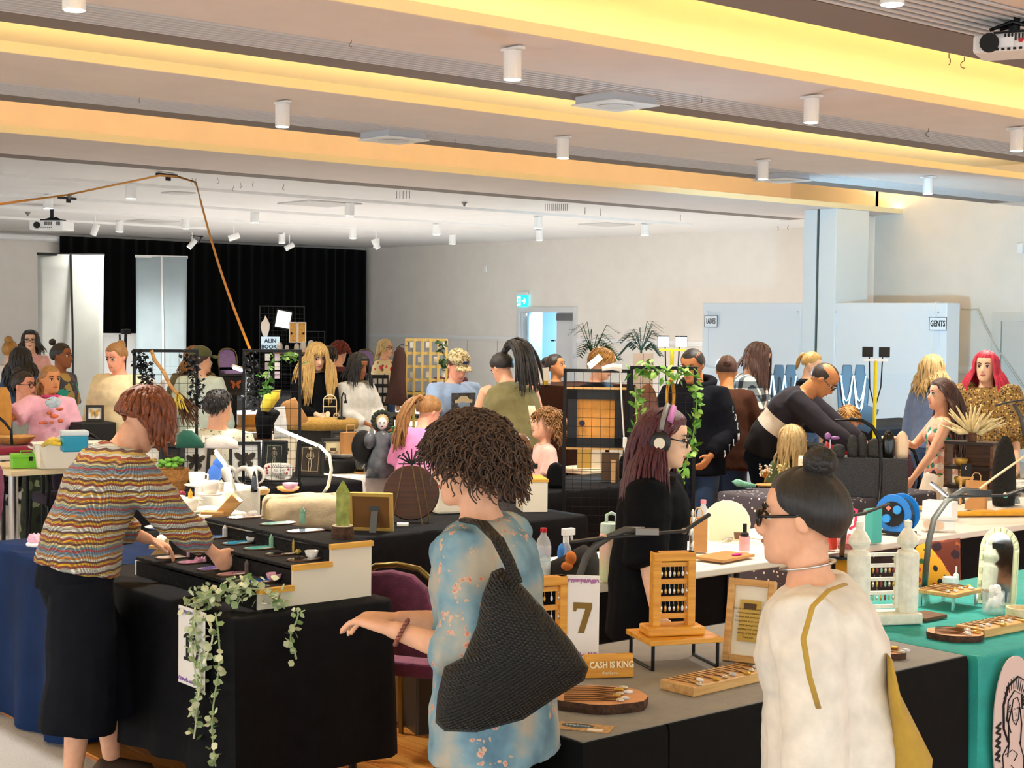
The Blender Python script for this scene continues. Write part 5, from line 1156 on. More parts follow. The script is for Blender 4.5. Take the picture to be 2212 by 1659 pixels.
# round disc on wire easel
p = W(888, 1128, .774); t = thing('disc_on_easel', 'round brown disc on a wire easel with ornate black top', 'display', p, rot_of(p)); T = Matrix.Rotation(R(-14), 4, 'X')
MB().lathe([(.145, -.008), (.15, 0), (.145, .01), (.03, .014)], 36, M=Matrix.Translation((0, .03, .155)) @ Matrix.Rotation(R(78), 4, 'X')).build('disc', wood('dark_disc', '#2a1409', '#4d2713'), t, smooth=False)
b = MB()
for s in (-1, 1): b.tube([(s*.04, -.05, .33), (s*.1, -.06, .0)], .004, 6)
b.tube([(0, -.04, .33), (.06, -.1, 0)], .004, 6); b.build('easel_wire', mat('bronze_wire', '#6e5a3c', .4, metal=.8), t)
b = MB()
for s in (-1, 1):
    for k in range(3): b.tube([(s*.005, -.05, .32), (s*(.02+.018*k), -.05, .335+.012*(3-k)), (s*(.03+.022*k), -.05, .35+.015*(2-k)), (s*(.02+.02*k), -.05, .365+.01*(2-k))], .005, 6)
b.tube([(0, -.05, .31), (0, -.05, .40)], [.006, .002], 6).tube([(-.07, -.05, .318), (.07, -.05, .318)], .004, 6); b.build('ornate_finial', black, t)
for k, (px, py, l) in enumerate(((700, 1102, 'thin wooden plaque lying on the long black cloth'), (870, 1135, 'small white card lying beside the disc easel'))):
    p = W(px, py, .7745); tag(MB().box((0, 0, .006), (.12 if k == 0 else .06, .05, .012)).build('wooden_plaque' if k == 0 else 'card', oak if k == 0 else paper, loc=p, rz=rot_of(p)), l, 'plaque' if k == 0 else 'card')
tag(lump(705, 1090, .775, .05, whiteq, 'x x x x', seed=12), 'white winged crystal cluster by the yellow-green tower', 'crystal')
# white boxes under right part of the table and white cubes on it
p = W(958, 1105, .774); riser(p, .16, .2, .24, wpanel, 'white display box behind the disc easel', rot_of(p, 20), 'display_box', 'box'); p = W(1148, 1100, .774); t = thing('display_box', 'white display box with pine top beside the curly hair', 'box', p, rot_of(p, 10)); bx('box_body', (0, 0, .085), (.14, .25, .17), wpanel, t); bx('box_lid', (0, 0, .178), (.15, .26, .016), pine, t)
# ================= frames table =================
table('trestle_table', 'folding table under the black cloth of butterfly frames', 4.25, 5.85, 8.55, 9.2); cloth_cover('tablecloth', 'black tablecloth under the framed butterflies', 4.2, 5.9, 8.5, 9.25, blkc, seed=6)
table('trestle_table', 'folding table under the white tree-print cloth', 5.98, 6.72, 8.75, 9.4); cloth_cover('tablecloth', 'white tablecloth printed with a bare black tree', 5.94, 6.76, 8.7, 9.45, white_cloth, seed=7)
tp = W(815, 1062, .6); b = MB(); rng = random.Random(4)
def twig(p, a, l, r, n):
    q = p+V((math.cos(a)*l, 0, math.sin(a)*l)); b.tube([p, p.lerp(q, .5)+V((0, 0, .01)), q], [r, r*.8, r*.6], 5, flat=.4)
    if n:
        for s in (-1, 1): twig(q, a+s*rng.uniform(.25, .6), l*rng.uniform(.6, .8), r*.62, n-1)
for i in range(4): twig(V((-.1+i*.07, 0, .0)), 1.57+(i-1.5)*.3, .1, .007, 4)
o = b.build('tree_print', ink, None, loc=V((6.3, 8.655, .5))); tag(o, 'bare black tree print on the white cloth front', 'print')
bf = mat('frame_black', '#17181b', .45); wf = mat('frame_white', '#f0ead8', .5); darkw = mat('wing_dark', '#3b3428', .7, var=.5, vs_=60); blues = mat('wing_blue', '#1f66c4', .4, var=.4, vs_=50); yw = mat('wing_yellow', '#b9923c', .6, var=.5, vs_=40)
z = .774
picture(315, 1052, .19, .27, 'black framed butterfly with gold wing beside the jumper', bf, butterfly(yw), deg=-10)
picture(357, 1040, .17, .25, 'empty black frame behind the gold handwritten card', bf, None, mount='#26272a', p=W(362, 1046, z)+V((.04, .06, 0)), deg=-14)
picture(420, 1043, .19, .265, 'black framed dark fairy butterfly with purple flowers', bf, butterfly(darkw), deg=-14)
picture(530, 1036, .21, .255, 'black framed fairy butterfly behind the ram skull', bf, butterfly(darkw), deg=6)
picture(594, 1026, .18, .23, 'black framed skeleton on dark ground behind the welcome plaque', bf, skeleton('#b9b39a', .8), mount='#2b332e', deg=-14, p=W(594, 1026, z)+V((.06, .12, 0)))
picture(630, 1022, .19, .25, 'white framed key-shaped figure behind the skeleton frames', wf, butterfly(darkw, s=.5), p=W(630, 1022, z)+V((.12, .28, 0)), mount='#f6ecd0')
picture(668, 1030, .2, .24, 'black framed dancing skeleton on brown ground', bf, skeleton('#cfc0a0'), mount='#43392f', deg=-16)
picture(720, 1022, .18, .235, 'black framed corset figure on cream ground', bf, butterfly(mat('wing_mauve', '#8a7466', .7), s=.6), p=W(722, 1022, z)+V((.05, .1, 0)), mount='#ecdfb0', deg=-10)
picture(754, 1005, .19, .25, 'black framed skeleton behind the glass cloches', bf, skeleton('#b0a898', .7), mount='#4a443d', p=W(757, 1012, z)+V((.14, .3, 0)))
picture(815, 1020, .22, .265, 'black framed bright blue butterfly with fine branches', bf, butterfly(blues, s=.9, dz=.03), deg=8)
picture(470, 1042, .15, .29, 'white arched frame behind the lit desk lamp', wf, None, p=W(472, 1042, z)+V((.1, .25, 0)), mount='#efe2c2')
b = picture(367, 1048, .14, .1, 'small black frame holding a gold handwritten card', bf, None, mount='#d9bd5c', tilt=10)
for k, s in enumerate(('Dark', 'fairy', 'mirror me')): text_mesh('handwriting', s, .024, goldink, b, (0, -.022+.004*k, .075-.023*k), rot=(R(78), 0, 0))
# ram skulls
def ram(px, py, label, flip=1):
    p = W(px, py, .774); t = thing('ram_skull', label, 'ornament', p, rot_of(p)); m = mat('bone_white', '#ece8dc', .5)
    MB().rings([(V((0, 0, .13)), V((.04, 0, 0)), V((0, .04, 0))), (V((.01*flip, -.02, .1)), V((.035, 0, 0)), V((0, .04, 0))), (V((.03*flip, -.05, .05)), V((.02, 0, 0)), V((0, .025, 0))), (V((.045*flip, -.07, .01)), V((.01, 0, 0)), V((0, .012, 0)))], 12).build('skull', m, t, smooth=True)
    for s in (-1, 1): MB().tube([(s*(.015+.036*(1-math.cos(a*.5))), .0, .105+.034*math.sin(a*.5)-.005*a) for a in range(11)], [.021-.0017*a for a in range(11)], 9).build('horn', m, t, smooth=True)
ram(480, 1052, 'white curled ram skull beside the glowing desk lamp'); ram(540, 1053, 'white curled ram skull in front of a butterfly frame')
p = W(600, 1038, .774); t = thing('welcome_plaque', 'white plaque reading Welcome to our beautiful mess with red flowers', 'plaque', p, rot_of(p)); T = Matrix.Rotation(R(-10), 4, 'X')
MB().rings([(V((0, y, .06)), V((.095*s, 0, 0)), V((0, 0, .058*s))) for y, s in ((-.004, .97), (0, 1), (.004, .97))], 24, p=4, M=T).build('plaque_face', mat('plaque_white', '#f4efe2', .4), t)
for k, s in enumerate(('Welcome', 'to our', 'beautiful', 'Mess')): text_mesh('lettering', s, .03, mat('sign_grey', '#5a5550', .6), t, (.015, -.02+.0055*k, .098-.026*k), rot=(R(80), 0, 0))
b = MB()
for x, zz in ((-.075, .085), (-.07, .07), (-.06, .095), (.07, .075), (.06, .05), (-.07, .05)): b.ell((x, -.012, zz), (.008, .003, .008), 8, 5)
b.build('painted_flowers', mat('flower_red', '#b02c38', .6), t)['kind'] = 'stuff'
for px, py, s, l in ((762, 1018, 1.0, 'taller glass cloche over moss'), (777, 1023, .8, 'smaller glass cloche over moss')):
    p = W(px, py, .774); t = thing('glass_cloche', l+' on the white cloth', 'cloche', p); MB().lathe([(.05*s, 0), (.05*s, .015)], 20).build('base', oak, t); MB().ell((0, 0, .04*s), (.036*s, .036*s, .035*s)).build('moss', mat('moss', '#6b6a2a', .9, var=.5, vs_=50), t, smooth=True); MB().lathe([(.045*s, .015), (.046*s, .1*s), (.04*s, .14*s), (.02*s, .165*s), (.002, .172*s)], 22, cap=False).build('dome', glass, t, smooth=True, solid=.002)
# doll
p = D(825, 962, 10.6); p.z = .774; t = thing('porcelain_doll', 'pale doll in dark satin dress with black heart wings', 'doll', p, rot_of(p)); sat = mat('grey_satin', '#5c6066', .35, var=.5, vs_=20)
MB().rings([(V((0, 0, 0)), V((.11, 0, 0)), V((0, .1, 0))), (V((0, 0, .12)), V((.09, 0, 0)), V((0, .07, 0))), (V((0, 0, .22)), V((.05, 0, 0)), V((0, .04, 0))), (V((0, 0, .29)), V((.06, 0, 0)), V((0, .04, 0))), (V((0, 0, .32)), V((.02, 0, 0)), V((0, .02, 0)))], 16).build('dress', sat, t, smooth=True)
for s in (-1, 1): MB().ell((s*.085, -.01, .25), (.04, .04, .06)).build('sleeve', sat, t, smooth=True)
MB().ell((0, 0, .37), (.038, .04, .048)).build('head', mat('porcelain', '#efe9e4', .3), t, smooth=True)
MB().ell((0, .012, .385), (.044, .04, .044)).build('hair', HR['ash'], t, smooth=True)
b = MB()
for i in range(16): b.ell((.062*math.cos(i*.393), .01, .385+.062*math.sin(i*.393)), (.018, .015, .018), 8, 5)
b.build('wreath', mat('dark_leaf', '#2a3226', .8, var=.5, vs_=60), t, smooth=True)['kind'] = 'stuff'
for s in (-1, 1):
    MB().ell((s*.13, .05, .2), (.08, .03, .12)).build('feather_wing', black, t, smooth=True); MB().ell((s*.014, -.038, .375), (.006, .004, .005), 8, 5).build('eye', eyed, t)
MB().ell((0, -.04, .35), (.008, .004, .004), 8, 5).build('mouth', black, t)
bx('plinth', (0, .02, -.0), (.2, .16, .002), black, t)
# ================= left side and back stalls =================
def at_z(px, py, d, z): p = D(px, py, d); p.z = z; return p
t = thing('pedestal_table', 'pale wooden table on chrome columns with a green cash box', 'table', (4.85, 10.75, 0))
bx('table_top', (0, 0, .75), (1.2, .7, .04), paleply, t, bevel=.006)
for x in (-.46, .4):
    MB().lathe([(.2, 0), (.2, .015), (.035, .03), (.035, .73), (.08, .73)], 18, c=(x, -.05, 0)).build('chrome_column', chrome, t, smooth=False)
p = W(57, 1009, .774); t = thing('cash_box', 'bright green metal cash box on the pale table', 'cash box', p, rot_of(p, 8)); gm = mat('lime_metal', '#7fd63a', .35); bx('box_body', (0, 0, .035), (.21, .14, .07), gm, t, bevel=.006); bx('lid', (0, 0, .084), (.214, .144, .026), gm, t, bevel=.006); bx('clasp', (.02, -.073, .065), (.025, .008, .03), black, t); MB().tube([(-.04, 0, .098), (-.04, 0, .115), (.04, 0, .115), (.04, 0, .098)], .005).build('handle', gm, t)
p = W(150, 1008, .774); t = thing('storage_tub', 'large white tub with star cut-out on the pale table', 'tub', p, rot_of(p, 8)); b = MB(); w, dd, h = .5, .26, .17
b.rings([(V((0, 0, 0)), V((w/2*.92, 0, 0)), V((0, dd/2*.92, 0))), (V((0, 0, h)), V((w/2, 0, 0)), V((0, dd/2, 0))), (V((0, 0, h+.004)), V((w/2+.014, 0, 0)), V((0, dd/2+.014, 0))), (V((0, 0, h-.01)), V((w/2-.01, 0, 0)), V((0, dd/2-.01, 0))), (V((0, 0, h-.05)), V((w/2-.02, 0, 0)), V((0, dd/2-.02, 0)))], 28, p=5); b.build('tub_body', mat('tub_white', '#f5f1e4', .45), t)
bx('tub_filling', (0, 0, h/2), (w*.86, dd*.86, h-.02), cloth('cream_fabric', '#efe6cc'), t)
MB().tube([(-w/2-.005, -.05, h-.03), (-w/2-.03, 0, h-.02), (-w/2-.005, .05, h-.03)], .008).build('tub_handle', MATS['tub_white'], t, smooth=True)
yelc = cloth('yellow_cloth', '#e6c83a'); zt_ = .774+.17
for k in range(3):
    a = W(92+k*5, 963-k*2, zt_+.01); c = W(128+k*2, 960-k*2, zt_+.05)
    tag(MB().tube([a-a, (c-a)*.4+V((0, 0, .025)), c-a], [.012, .022, .012], 10).build('yellow_fabric_roll', yelc, loc=a, smooth=True), ('lowest', 'middle', 'uppermost')[k]+' yellow fabric roll lying in the white tub', 'fabric')
p = W(160, 975, zt_-.008); t = thing('lunch_container', 'blue plastic container with white lid on the white tub', 'container', p, rot_of(p, 8)); bx('container_body', (0, 0, .055), (.17, .13, .11), mat('teal_plastic', '#1f9cc0', .35), t, bevel=.01); bx('container_lid', (0, 0, .125), (.18, .14, .035), mat('lid_white', '#dbe9ee', .35), t, bevel=.01)
pillow('cream_hat', 'cream fabric hat resting on the white tub', 'hat', [(122, 945), (133, 936), (148, 940), (152, 950), (138, 968), (124, 968)], 11.15, .12, cloth('cream_fabric', '#efe6cc'))
p = at_z(62, 955, 11.7, 0); table('side_table', 'small table under the wooden bowl and burgundy cloth', p.x-.25, p.x+.2, p.y-.02, p.y+.4, .8); tag(MB().box((0, 0, .03), (.42, .38, .06)).build('burgundy_throw', cloth('burgundy_throw', '#8c1736'), loc=(p.x-.02, p.y+.19, .799), bevel=.025), 'crumpled burgundy throw on the table behind the tub', 'fabric')
p = V((p.x-.02, p.y+.2, .862)); tag(MB().lathe([(.06, 0), (.1, .01), (.15, .06), (.155, .065), (.14, .062), (.06, .02)], 30).build('wooden_bowl', oak, loc=p, smooth=True), 'shallow turned wooden bowl behind the white tub', 'bowl')
p = at_z(140, 1062, 11.9, 0); banquet_chair(p, rot_of(p, 200), 'dark banquet chair under the pale wooden table', mat('dark_seat', '#2b1f33', .8), blackmetal)
p = at_z(-45, 900, 13.2, 0); banquet_chair(p, rot_of(p, 150), 'banquet chair with tan drape beside the seated woman', burg, brass)
pillow('tan_drape', 'tan cloth hung over the chair at the left stall', 'fabric', [(-20, 838), (14, 836), (22, 850), (26, 880), (24, 940), (18, 985), (-20, 990)], 12.0, .12, cloth('tan_cloth', '#c98f3e'))
tag(MB().tube([V((0, 0, 0)), D(24, 930, 10.9)-D(26, 960, 10.9), D(10, 912, 10.9)-D(26, 960, 10.9), D(-15, 892, 10.9)-D(26, 960, 10.9)], .011, 8).build('gooseneck_lamp', blackmetal, loc=at_z(26, 960, 10.9, .93), smooth=True), 'black gooseneck lamp arm clamped at the left stall', 'lamp').location.z = D(26, 960, 10.9).z
p = W(20, 962, .774); tag(MB().lathe([(.07, 0), (.07, .01), (.03, .02), (.025, .22)], 16).build('lamp_clamp', blackmetal, loc=p), 'black clamp stand under the gooseneck lamp arm', 'clamp')
p = at_z(-130, 1015, 9.6, 0); banquet_chair(p, rot_of(p, -60), 'burgundy banquet chair with bronze frame behind the blue-lit cloth', burg, brass)
# grid panel with black leaves and broom
t1, w1, h1 = grid_panel(292, 424, 757, 9.75, .774, 'black grid panel hung with a witch broom and black leaves')
t2, w2, h2 = grid_panel(528, 648, 757, 10.0, .774, 'black grid panel with dark garland and ivy beside the clip light')
bl = mat('black_leaf', '#141518', .5)
leafvine('black_leaf_garland', 'thick black leaf garland down the post above the jumper', [D(297, 760, 9.7), D(306, 785, 9.7), D(318, 812, 9.7), D(324, 838, 9.7)], bl, 150, .03, .035, 1)
leafvine('black_leaf_garland', 'black leaf garland on the post behind the broom', [D(400, 765, 9.7), D(415, 785, 9.7), D(424, 820, 9.7), D(426, 850, 9.7), D(422, 876, 9.7)], bl, 150, .03, .032, 2)
leafvine('black_leaf_garland', 'black leaf garland beside the bright clip light', [D(538, 765, 9.95), D(548, 800, 9.95), D(548, 840, 9.95), D(545, 880, 9.95)], bl, 150, .03, .035, 3)
iv = NT('ivy'); rn = iv.n('ObjectInfo').outputs['Random']; iv.col(iv.ramp(rn, [(0, '#2f6a1f'), (.5, '#6aa83a'), (1, '#a9d06a')])); iv.set(rough=.5); ivy = iv.m
leafvine('ivy_vine', 'green ivy running along the top of the dark garland panel', [D(600, 770, 10.05), D(625, 768, 10.05), D(645, 780, 10.05)], ivy, 22, .04, .03, 4); leafvine('ivy_vine', 'green ivy hanging beside the hanging cards', [D(588, 778, 10.05), D(578, 810, 10.05), D(570, 840, 10.05), D(560, 852, 10.05)], ivy, 30, .04, .035, 5)
# broom
pts = [D(*q, 9.68) for q in ((327, 757), (334, 778), (349, 797), (358, 812), (366, 830), (378, 845), (384, 850))]; c = pts[0]; t = thing('witch_broom', 'twisted straw witch broom hanging on the grid panel', 'broom', c)
MB().tube([q-c for q in pts], [.011, .012, .011, .013, .011, .012, .014], 9).build('broom_handle', wood('broom_wood', '#a8702c', '#d9a45c'), t, smooth=True); b = MB(); rng = random.Random(6); tip = D(412, 895, 9.68)-c; s0 = pts[-1]-c
for i in range(110):
    e = D(rng.uniform(392, 432), rng.uniform(880, 925), rng.uniform(9.6, 9.76))-c; m_ = s0.lerp(e, .45)+V((rng.uniform(-.02, .02), rng.uniform(-.02, .02), 0)); b.tube([s0+V((rng.uniform(-.01, .01),)*3), m_, e], [.003, .003, .0015], 4)
b.build('bristles', mat('bristle_brown', '#5a3a22', .9, var=.4, vs_=50), t)['kind'] = 'stuff'; b = MB()
for i in range(50):
    e = D(rng.uniform(374, 408), rng.uniform(868, 895), rng.uniform(9.6, 9.72))-c; b.tube([s0, s0.lerp(e, .5)+V((0, 0, .01)), e], [.004, .005, .002], 4)
b.build('dried_flowers', mat('dried_yellow', '#c9b24a', .9, var=.4, vs_=50), t)['kind'] = 'stuff'; MB().tube([s0-V((0, 0, .02)), s0+V((.006, -.004, -.04))], .02, 10).build('binding', mat('binding_cord', '#8a4a1e', .8), t)
# white bow, basket, cloths behind frames
for s in (-1, 1): pillow('white_bow', 'left loop of the white fabric bow on the grid' if s < 0 else 'right loop of the white fabric bow on the grid', 'bow', [(342, 836), (342+s*6, 822), (342+s*18, 815), (342+s*24, 822), (342+s*16, 838), (342+s*4, 848)], 9.9, .06, cloth('bow_white', '#efece6'))
p = at_z(372, 962, 9.5, .774); t = thing('wicker_basket', 'wicker basket with moss and leaves behind the frames', 'basket', p); wick = mat('wicker', '#9a6b30', .8, var=.4, vs_=60, bump=.8, bs=90); MB().lathe([(.07, 0), (.1, .08), (.105, .15), (.09, .14), (.07, .05)], 20).build('basket_body', wick, t); b = MB()
for i in range(14): b.ell((random.uniform(-.07, .07), random.uniform(-.06, .06), .16+random.uniform(0, .05)), (.022, .022, .014), 8, 5)
b.build('leaves', mat('fresh_leaf', '#6fae3a', .7, var=.3, vs_=40), t, smooth=True)['kind'] = 'stuff'
pillow('green_cloth', 'dark green cloth heaped behind the butterfly frames', 'fabric', [(380, 968), (382, 940), (396, 928), (415, 930), (432, 945), (445, 968)], 9.6, .14, cloth('green_velvet', '#135a48'))
pillow('white_jumper', 'folded white garment behind the butterfly frames', 'fabric', [(438, 968), (446, 948), (470, 940), (500, 944), (514, 955), (516, 970)], 9.6, .14, white_cloth)
t = picture(352, 895, .14, .18, 'small framed blue butterfly behind the grid panel', bf, butterfly(blues), p=at_z(352, 900, 11.4, .9)); p = t.location.copy(); table('side_table', 'table behind the grid panel with a framed butterfly', p.x-.25, p.x+.3, p.y-.1, p.y+.3, .898, topm=oak)
picture(192, 905, .12, .16, 'small frame with three dark butterflies by the cream sweatshirt', bf, butterfly(darkw, s=.7), p=at_z(192, 905, 11.6, .77)); picture(205, 868, .14, .13, 'black framed yellow butterfly behind the pink T-shirt girl', bf, butterfly(yw), p=at_z(205, 868, 12.2, 1.02))
p = at_z(198, 905, 11.75, 0); table('side_table', 'black side table beside the cream sweatshirt', p.x-.15, p.x+.2, p.y-.15, p.y+.2, .768, topm=black); p = at_z(205, 868, 12.25, 0); tag(bx('black_plinth', (0, 0, .5), (.3, .25, 1.0), black, bevel=.01), 'black plinth under the framed yellow butterfly', 'plinth').location = (p.x, p.y+.05, .01)
# clip light
led_bar('clip_light', 'glaring white clip light on the dark garland panel', [(502, 790, 10.0), (528, 798, 10.0)], (529, 905), .774, white, '#eaf6ff', 22, 30, mid=[(530, 820, 10.0)], power=3, foot=False)
# stage and its chairs
struct(bx('floor_stage', (16.5, 28.8, .1), (9.6, 3.8, .2), mat('stage_black', '#0d0d0f', .7)))
for px, d, l in ((500, 33.8, 'mauve chair standing on the stage beside the clip light'), (797, 34.6, 'mauve chair at the right end of the stage')):
    p = D(px, 800, d); p.z = .2; banquet_chair(p, rot_of(p, 20), l, mauve, brass)
t = picture(510, 850, .3, .2, 'tilted black board with orange butterfly drawings', bf, butterfly(mat('wing_orange', '#b9622e', .7), s=.8), mount='#1d1a1c', p=at_z(510, 850, 14.6, 1.12), deg=10, stand=False)
p = at_z(515, 905, 15, 0); table('stall_table', 'table with tan cloth edge and wooden crate by the stage', p.x-.2, p.x+.8, p.y-.1, p.y+.5, .78, topm=oak); tag(riser(V((p.x-.15, p.y+.15, .78)), .34, .34, .2, black, 'x x x x'), 'black block propping the tilted butterfly board', 'block')
p = at_z(523, 898, 14.95, .78); t = thing('wooden_crate', 'small wooden crate on the table by the stage', 'crate', p+V((.35, .25, 0)), rot_of(p, 12)); 
for z in (.03, .085): bx('slat', (0, -.09, z), (.4, .012, .045), pine, t); bx('slat', (0, .09, z), (.4, .012, .045), pine, t)
for s in (-1, 1): bx('crate_end', (s*.2, 0, .055), (.02, .19, .11), pine, t)
bx('crate_base', (0, 0, .005), (.4, .18, .01), pine, t)
# grid tower with light panel and book sign
pt = at_z(610, 900, 14.2, 0); table('stall_table', 'table with a tall grid display behind the ivy panel', pt.x-.4, pt.x+.5, pt.y+.05, pt.y+.5, .77, topm=walnut)
t3, w3, h3 = grid_panel(562, 657, 661, 14.5, .774, 'tall dark grid display before the black curtain', step=.04, bar=.006); grid_panel(660, 701, 716, 14.6, .774, 'lower dark grid beside the flower cloches', step=.05, bar=.006)
p = D(612, 690, 14.4); t = thing('light_panel', 'tilted square white panel in black frame on the grid display', 'light panel', p, rot_of(p, 0)); T = Matrix.Rotation(R(10), 4, 'Y'); b = MB()
for s in (-1, 1): b.box((s*.072, 0, 0), (.012, .02, .18), M=T).box((0, 0, s*.084), (.15, .02, .014), M=T)
b.build('panel_frame', black, t); MB().box((0, 0, 0), (.135, .012, .16), M=T).build('panel_face', mat('panel_white', '#f5f6f4', .4, emit=.5), t)
pillow('oval_sign', 'white leaf-shaped board hanging on the grid display', 'board', [(573, 681), (578, 690), (583, 700), (582, 712), (576, 732), (573, 734), (567, 722), (563, 708), (564, 697), (570, 690)], 14.4, .02, mat('board_white', '#f4f1ee', .5))
p = D(643, 718, 14.4); t = thing('shutter_panel', 'white-edged double bamboo panel on the grid display', 'panel', p, rot_of(p, -8))
for s in (-1, 1):
    b = MB()
    for q in (-1, 1): b.box((s*.04+q*.035, 0, 0), (.008, .02, .19)).box((s*.04, 0, q*.092), (.078, .02, .008))
    b.build('shutter_frame', white, t); bx('bamboo', (s*.04, .004, 0), (.064, .01, .18), mat('bamboo', '#d9a64a', .6, var=.3, vs_=60), t); MB().ell((s*.055, -.012, -.01), (.009, .006, .011)).build('knob', black, t)
p = D(584, 743, 14.35); t = thing('book_sign', 'pale blue sign lettered BOOKS on the grid display', 'sign', p, rot_of(p)); bx('sign_board', (0, 0, 0), (.17, .01, .135), mat('sky_card_glow', '#cfe9fb', .5, emit=.25), t)  # card face given a faint glow of its own
text_mesh('lettering', 'ALIN', .05, mat('letter_navy', '#24405c', .5), t, (0, -.008, .028), bold=.002); text_mesh('lettering', 'BOOKS', .05, mat('letter_navy', '#24405c', .5), t, (0, -.008, -.028), bold=.002)
zs = D(640, 760, 14.2).z; ps = at_z(640, 760, 14.2, 0); t = thing('display_shelf', 'narrow shelf holding flower cloches beside the book sign', 'shelf', ps, rot_of(ps)); bx('shelf_board', (0, 0, zs-.012), (.42, .12, .02), walnut, t); 
for s in (-1, 1): bx('post', (s*.2, .03, zs/2), (.015, .015, zs-.02), black, t)
fcol = (('#e6d3b0', 'cream'), ('#b9738a', 'mauve'), ('#d9b04a', 'gold'), ('#e8c98a', 'butter'), ('#cfe0d0', 'pale green'))
for k, px in enumerate((604, 620, 641, 655, 672)):
    p = at_z(px, 757, 14.2, zs); t = thing('flower_cloche', 'glass cloche of %s dried flowers on the shelf' % fcol[k][1], 'cloche', p); s = (1, .7, .9, 1.1, 1.25)[k]*.8
    MB().lathe([(.035*s, 0), (.035*s, .008)], 16).build('base', oak, t); b = MB()
    for i in range(7): b.ell((random.uniform(-.02, .02)*s, random.uniform(-.015, .015)*s, random.uniform(.03, .08)*s), (.012*s,)*3, 7, 5)
    b.build('dried_flowers', mat('dried_'+fcol[k][1], fcol[k][0], .8, var=.4, vs_=60), t, smooth=True)['kind'] = 'stuff'; MB().lathe([(.034*s, .008), (.035*s, .07*s), (.025*s, .1*s), (.002, .112*s)], 16, cap=False).build('dome', plast, t, smooth=True)
for i, px in enumerate((578, 599)):
    for j in range(3):
        p = D(px, 772+j*19, 10.02 if i else 10.05); tag(bx('hanging_card', (0, 0, 0), (.034, .003, .046), mat('card_lilac' if (i+j) % 2 else 'card_white', '#d9c6d6' if (i+j) % 2 else '#eeeae4', .6), rz=rot_of(p)), 'small jewellery card on the grid, %s of the %s column' % (('top', 'middle', 'bottom')[j], ('garland side', 'ivy side')[i]), 'card').location = p
# barrel table, bag, rack, coat
p = at_z(690, 960, 11.85, 0); zb = D(690, 905, 11.85).z; t = thing('barrel_table', 'dark round barrel table with burlap top', 'table', p); MB().lathe([(.26, 0), (.29, zb*.5), (.27, zb-.03), (.1, zb-.03)], 28).build('barrel_body', mat('barrel_dark', '#17120f', .7), t); MB().lathe([(.29, zb-.07), (.3, zb-.04), (.29, zb), (.02, zb+.005)], 30).build('burlap_cover', mat('burlap', '#a9853f', .95, var=.3, vs_=80, bump=.6, bs=140), t, smooth=True)
p = p+V((.06, -.05, zb+.006)); t = thing('earring_rack', 'cream wire arch rack of earrings on the burlap', 'earring rack', p, rot_of(p)); cr = mat('cream_metal', '#efe0bc', .4); b = MB().tube([(-.05, 0, .02)]+[(.05*math.cos(a), 0, .13+.05*math.sin(a)) for a in [math.pi-i*.35 for i in range(10)]]+[(.05, 0, .02)], .004, 6); b.tube([(-.05, 0, .15), (.05, 0, .15)], .003).tube([(-.05, 0, .09), (.05, 0, .09)], .003); b.build('arch_frame', cr, t)
for s in (-1, 1): MB().tube([(s*.05+.02*math.cos(a*.7), 0, .02+.02*math.sin(a*.7)) for a in range(9)], .004, 6, close=True).build('scroll_foot', cr, t)
for r in (0, 1):
    for i in range(5): MB().tube([(-.036+i*.018, -.004, .148-r*.06), (-.036+i*.018, -.004, .118-r*.06)], .0035, 5).build('earring', black, t)
p = W(740, 900, zb) if False else at_z(738, 900, 11.8, zb+.006); tag(MB().lathe([(.035, 0), (.03, .015), (.006, .02)], 14).tube([(0, 0, .015), (.0, 0, .17), (.015, 0, .2), (.03, 0, .19), (.034, 0, .15)], .006, 7).lathe([(.004, .15), (.016, .12)], 10, c=(.035, 0, 0)).build('gooseneck_lamp', blackmetal, loc=p), 'small black gooseneck lamp on the burlap barrel', 'lamp')
pillow('paper_bag', 'brown paper bag leaning against the burlap barrel', 'bag', [(605, 877), (612, 868), (637, 858), (666, 905), (664, 910), (630, 926), (626, 922)], 11.3, .07, kraft, lv=(1, .99, .95, .8, .4, .1))
pillow('black_coat', 'black coat draped in front of the grid and yellow cloth', 'coat', [(550, 905), (556, 885), (570, 878), (600, 886), (606, 892), (592, 915), (585, 948), (556, 948)], 10.3, .2, blkc); pillow('yellow_cloth', 'yellow cloth hung on the grid above the black coat', 'fabric', [(562, 878), (570, 855), (590, 843), (606, 842), (604, 860), (590, 880), (580, 890), (565, 888)], 10.2, .08, yelc); pillow('white_sheet', 'white sheet hanging behind the black coat', 'fabric', [(592, 880), (615, 878), (618, 900), (622, 945), (592, 948)], 10.6, .06, white_cloth)
p = at_z(742, 935, 10.9, .774); t = thing('white_dish', 'white oval dish with turquoise stone near the doll', 'dish', p+V((0, 0, .1))); MB().lathe([(.06, 0), (.1, .03), (.105, .035), (.07, .015)], 24, sx=1.3).build('dish_body', whiteq, t, smooth=True); MB().ell((.03, 0, .03), (.03, .03, .025)).build('turquoise_stone', stone_mat('turq', '#38d0b8'), t, smooth=True); riser(p+V((0, 0, 0)), .3, .098, .2, black, 'black block under the white oval dish', 0); 
pass
p = at_z(775, 915, 10.85, .774); t = thing('paper_bag', 'small kraft bag with rope handle beside the doll', 'bag', p+V((0, .1, .1)), rot_of(p, 20)); b = MB().box((0, 0, .09), (.13, .07, .18)); b.build('bag_body', kraft, t); MB().tube([(-.03, 0, .18), (-.03, 0, .23), (.03, 0, .23), (.03, 0, .18)], .004).build('rope_handle', mat('rope', '#c9a878', .8), t); riser(p+V((0, .1, 0)), .2, .1, .16, walnut, 'wooden block under the small kraft bag')
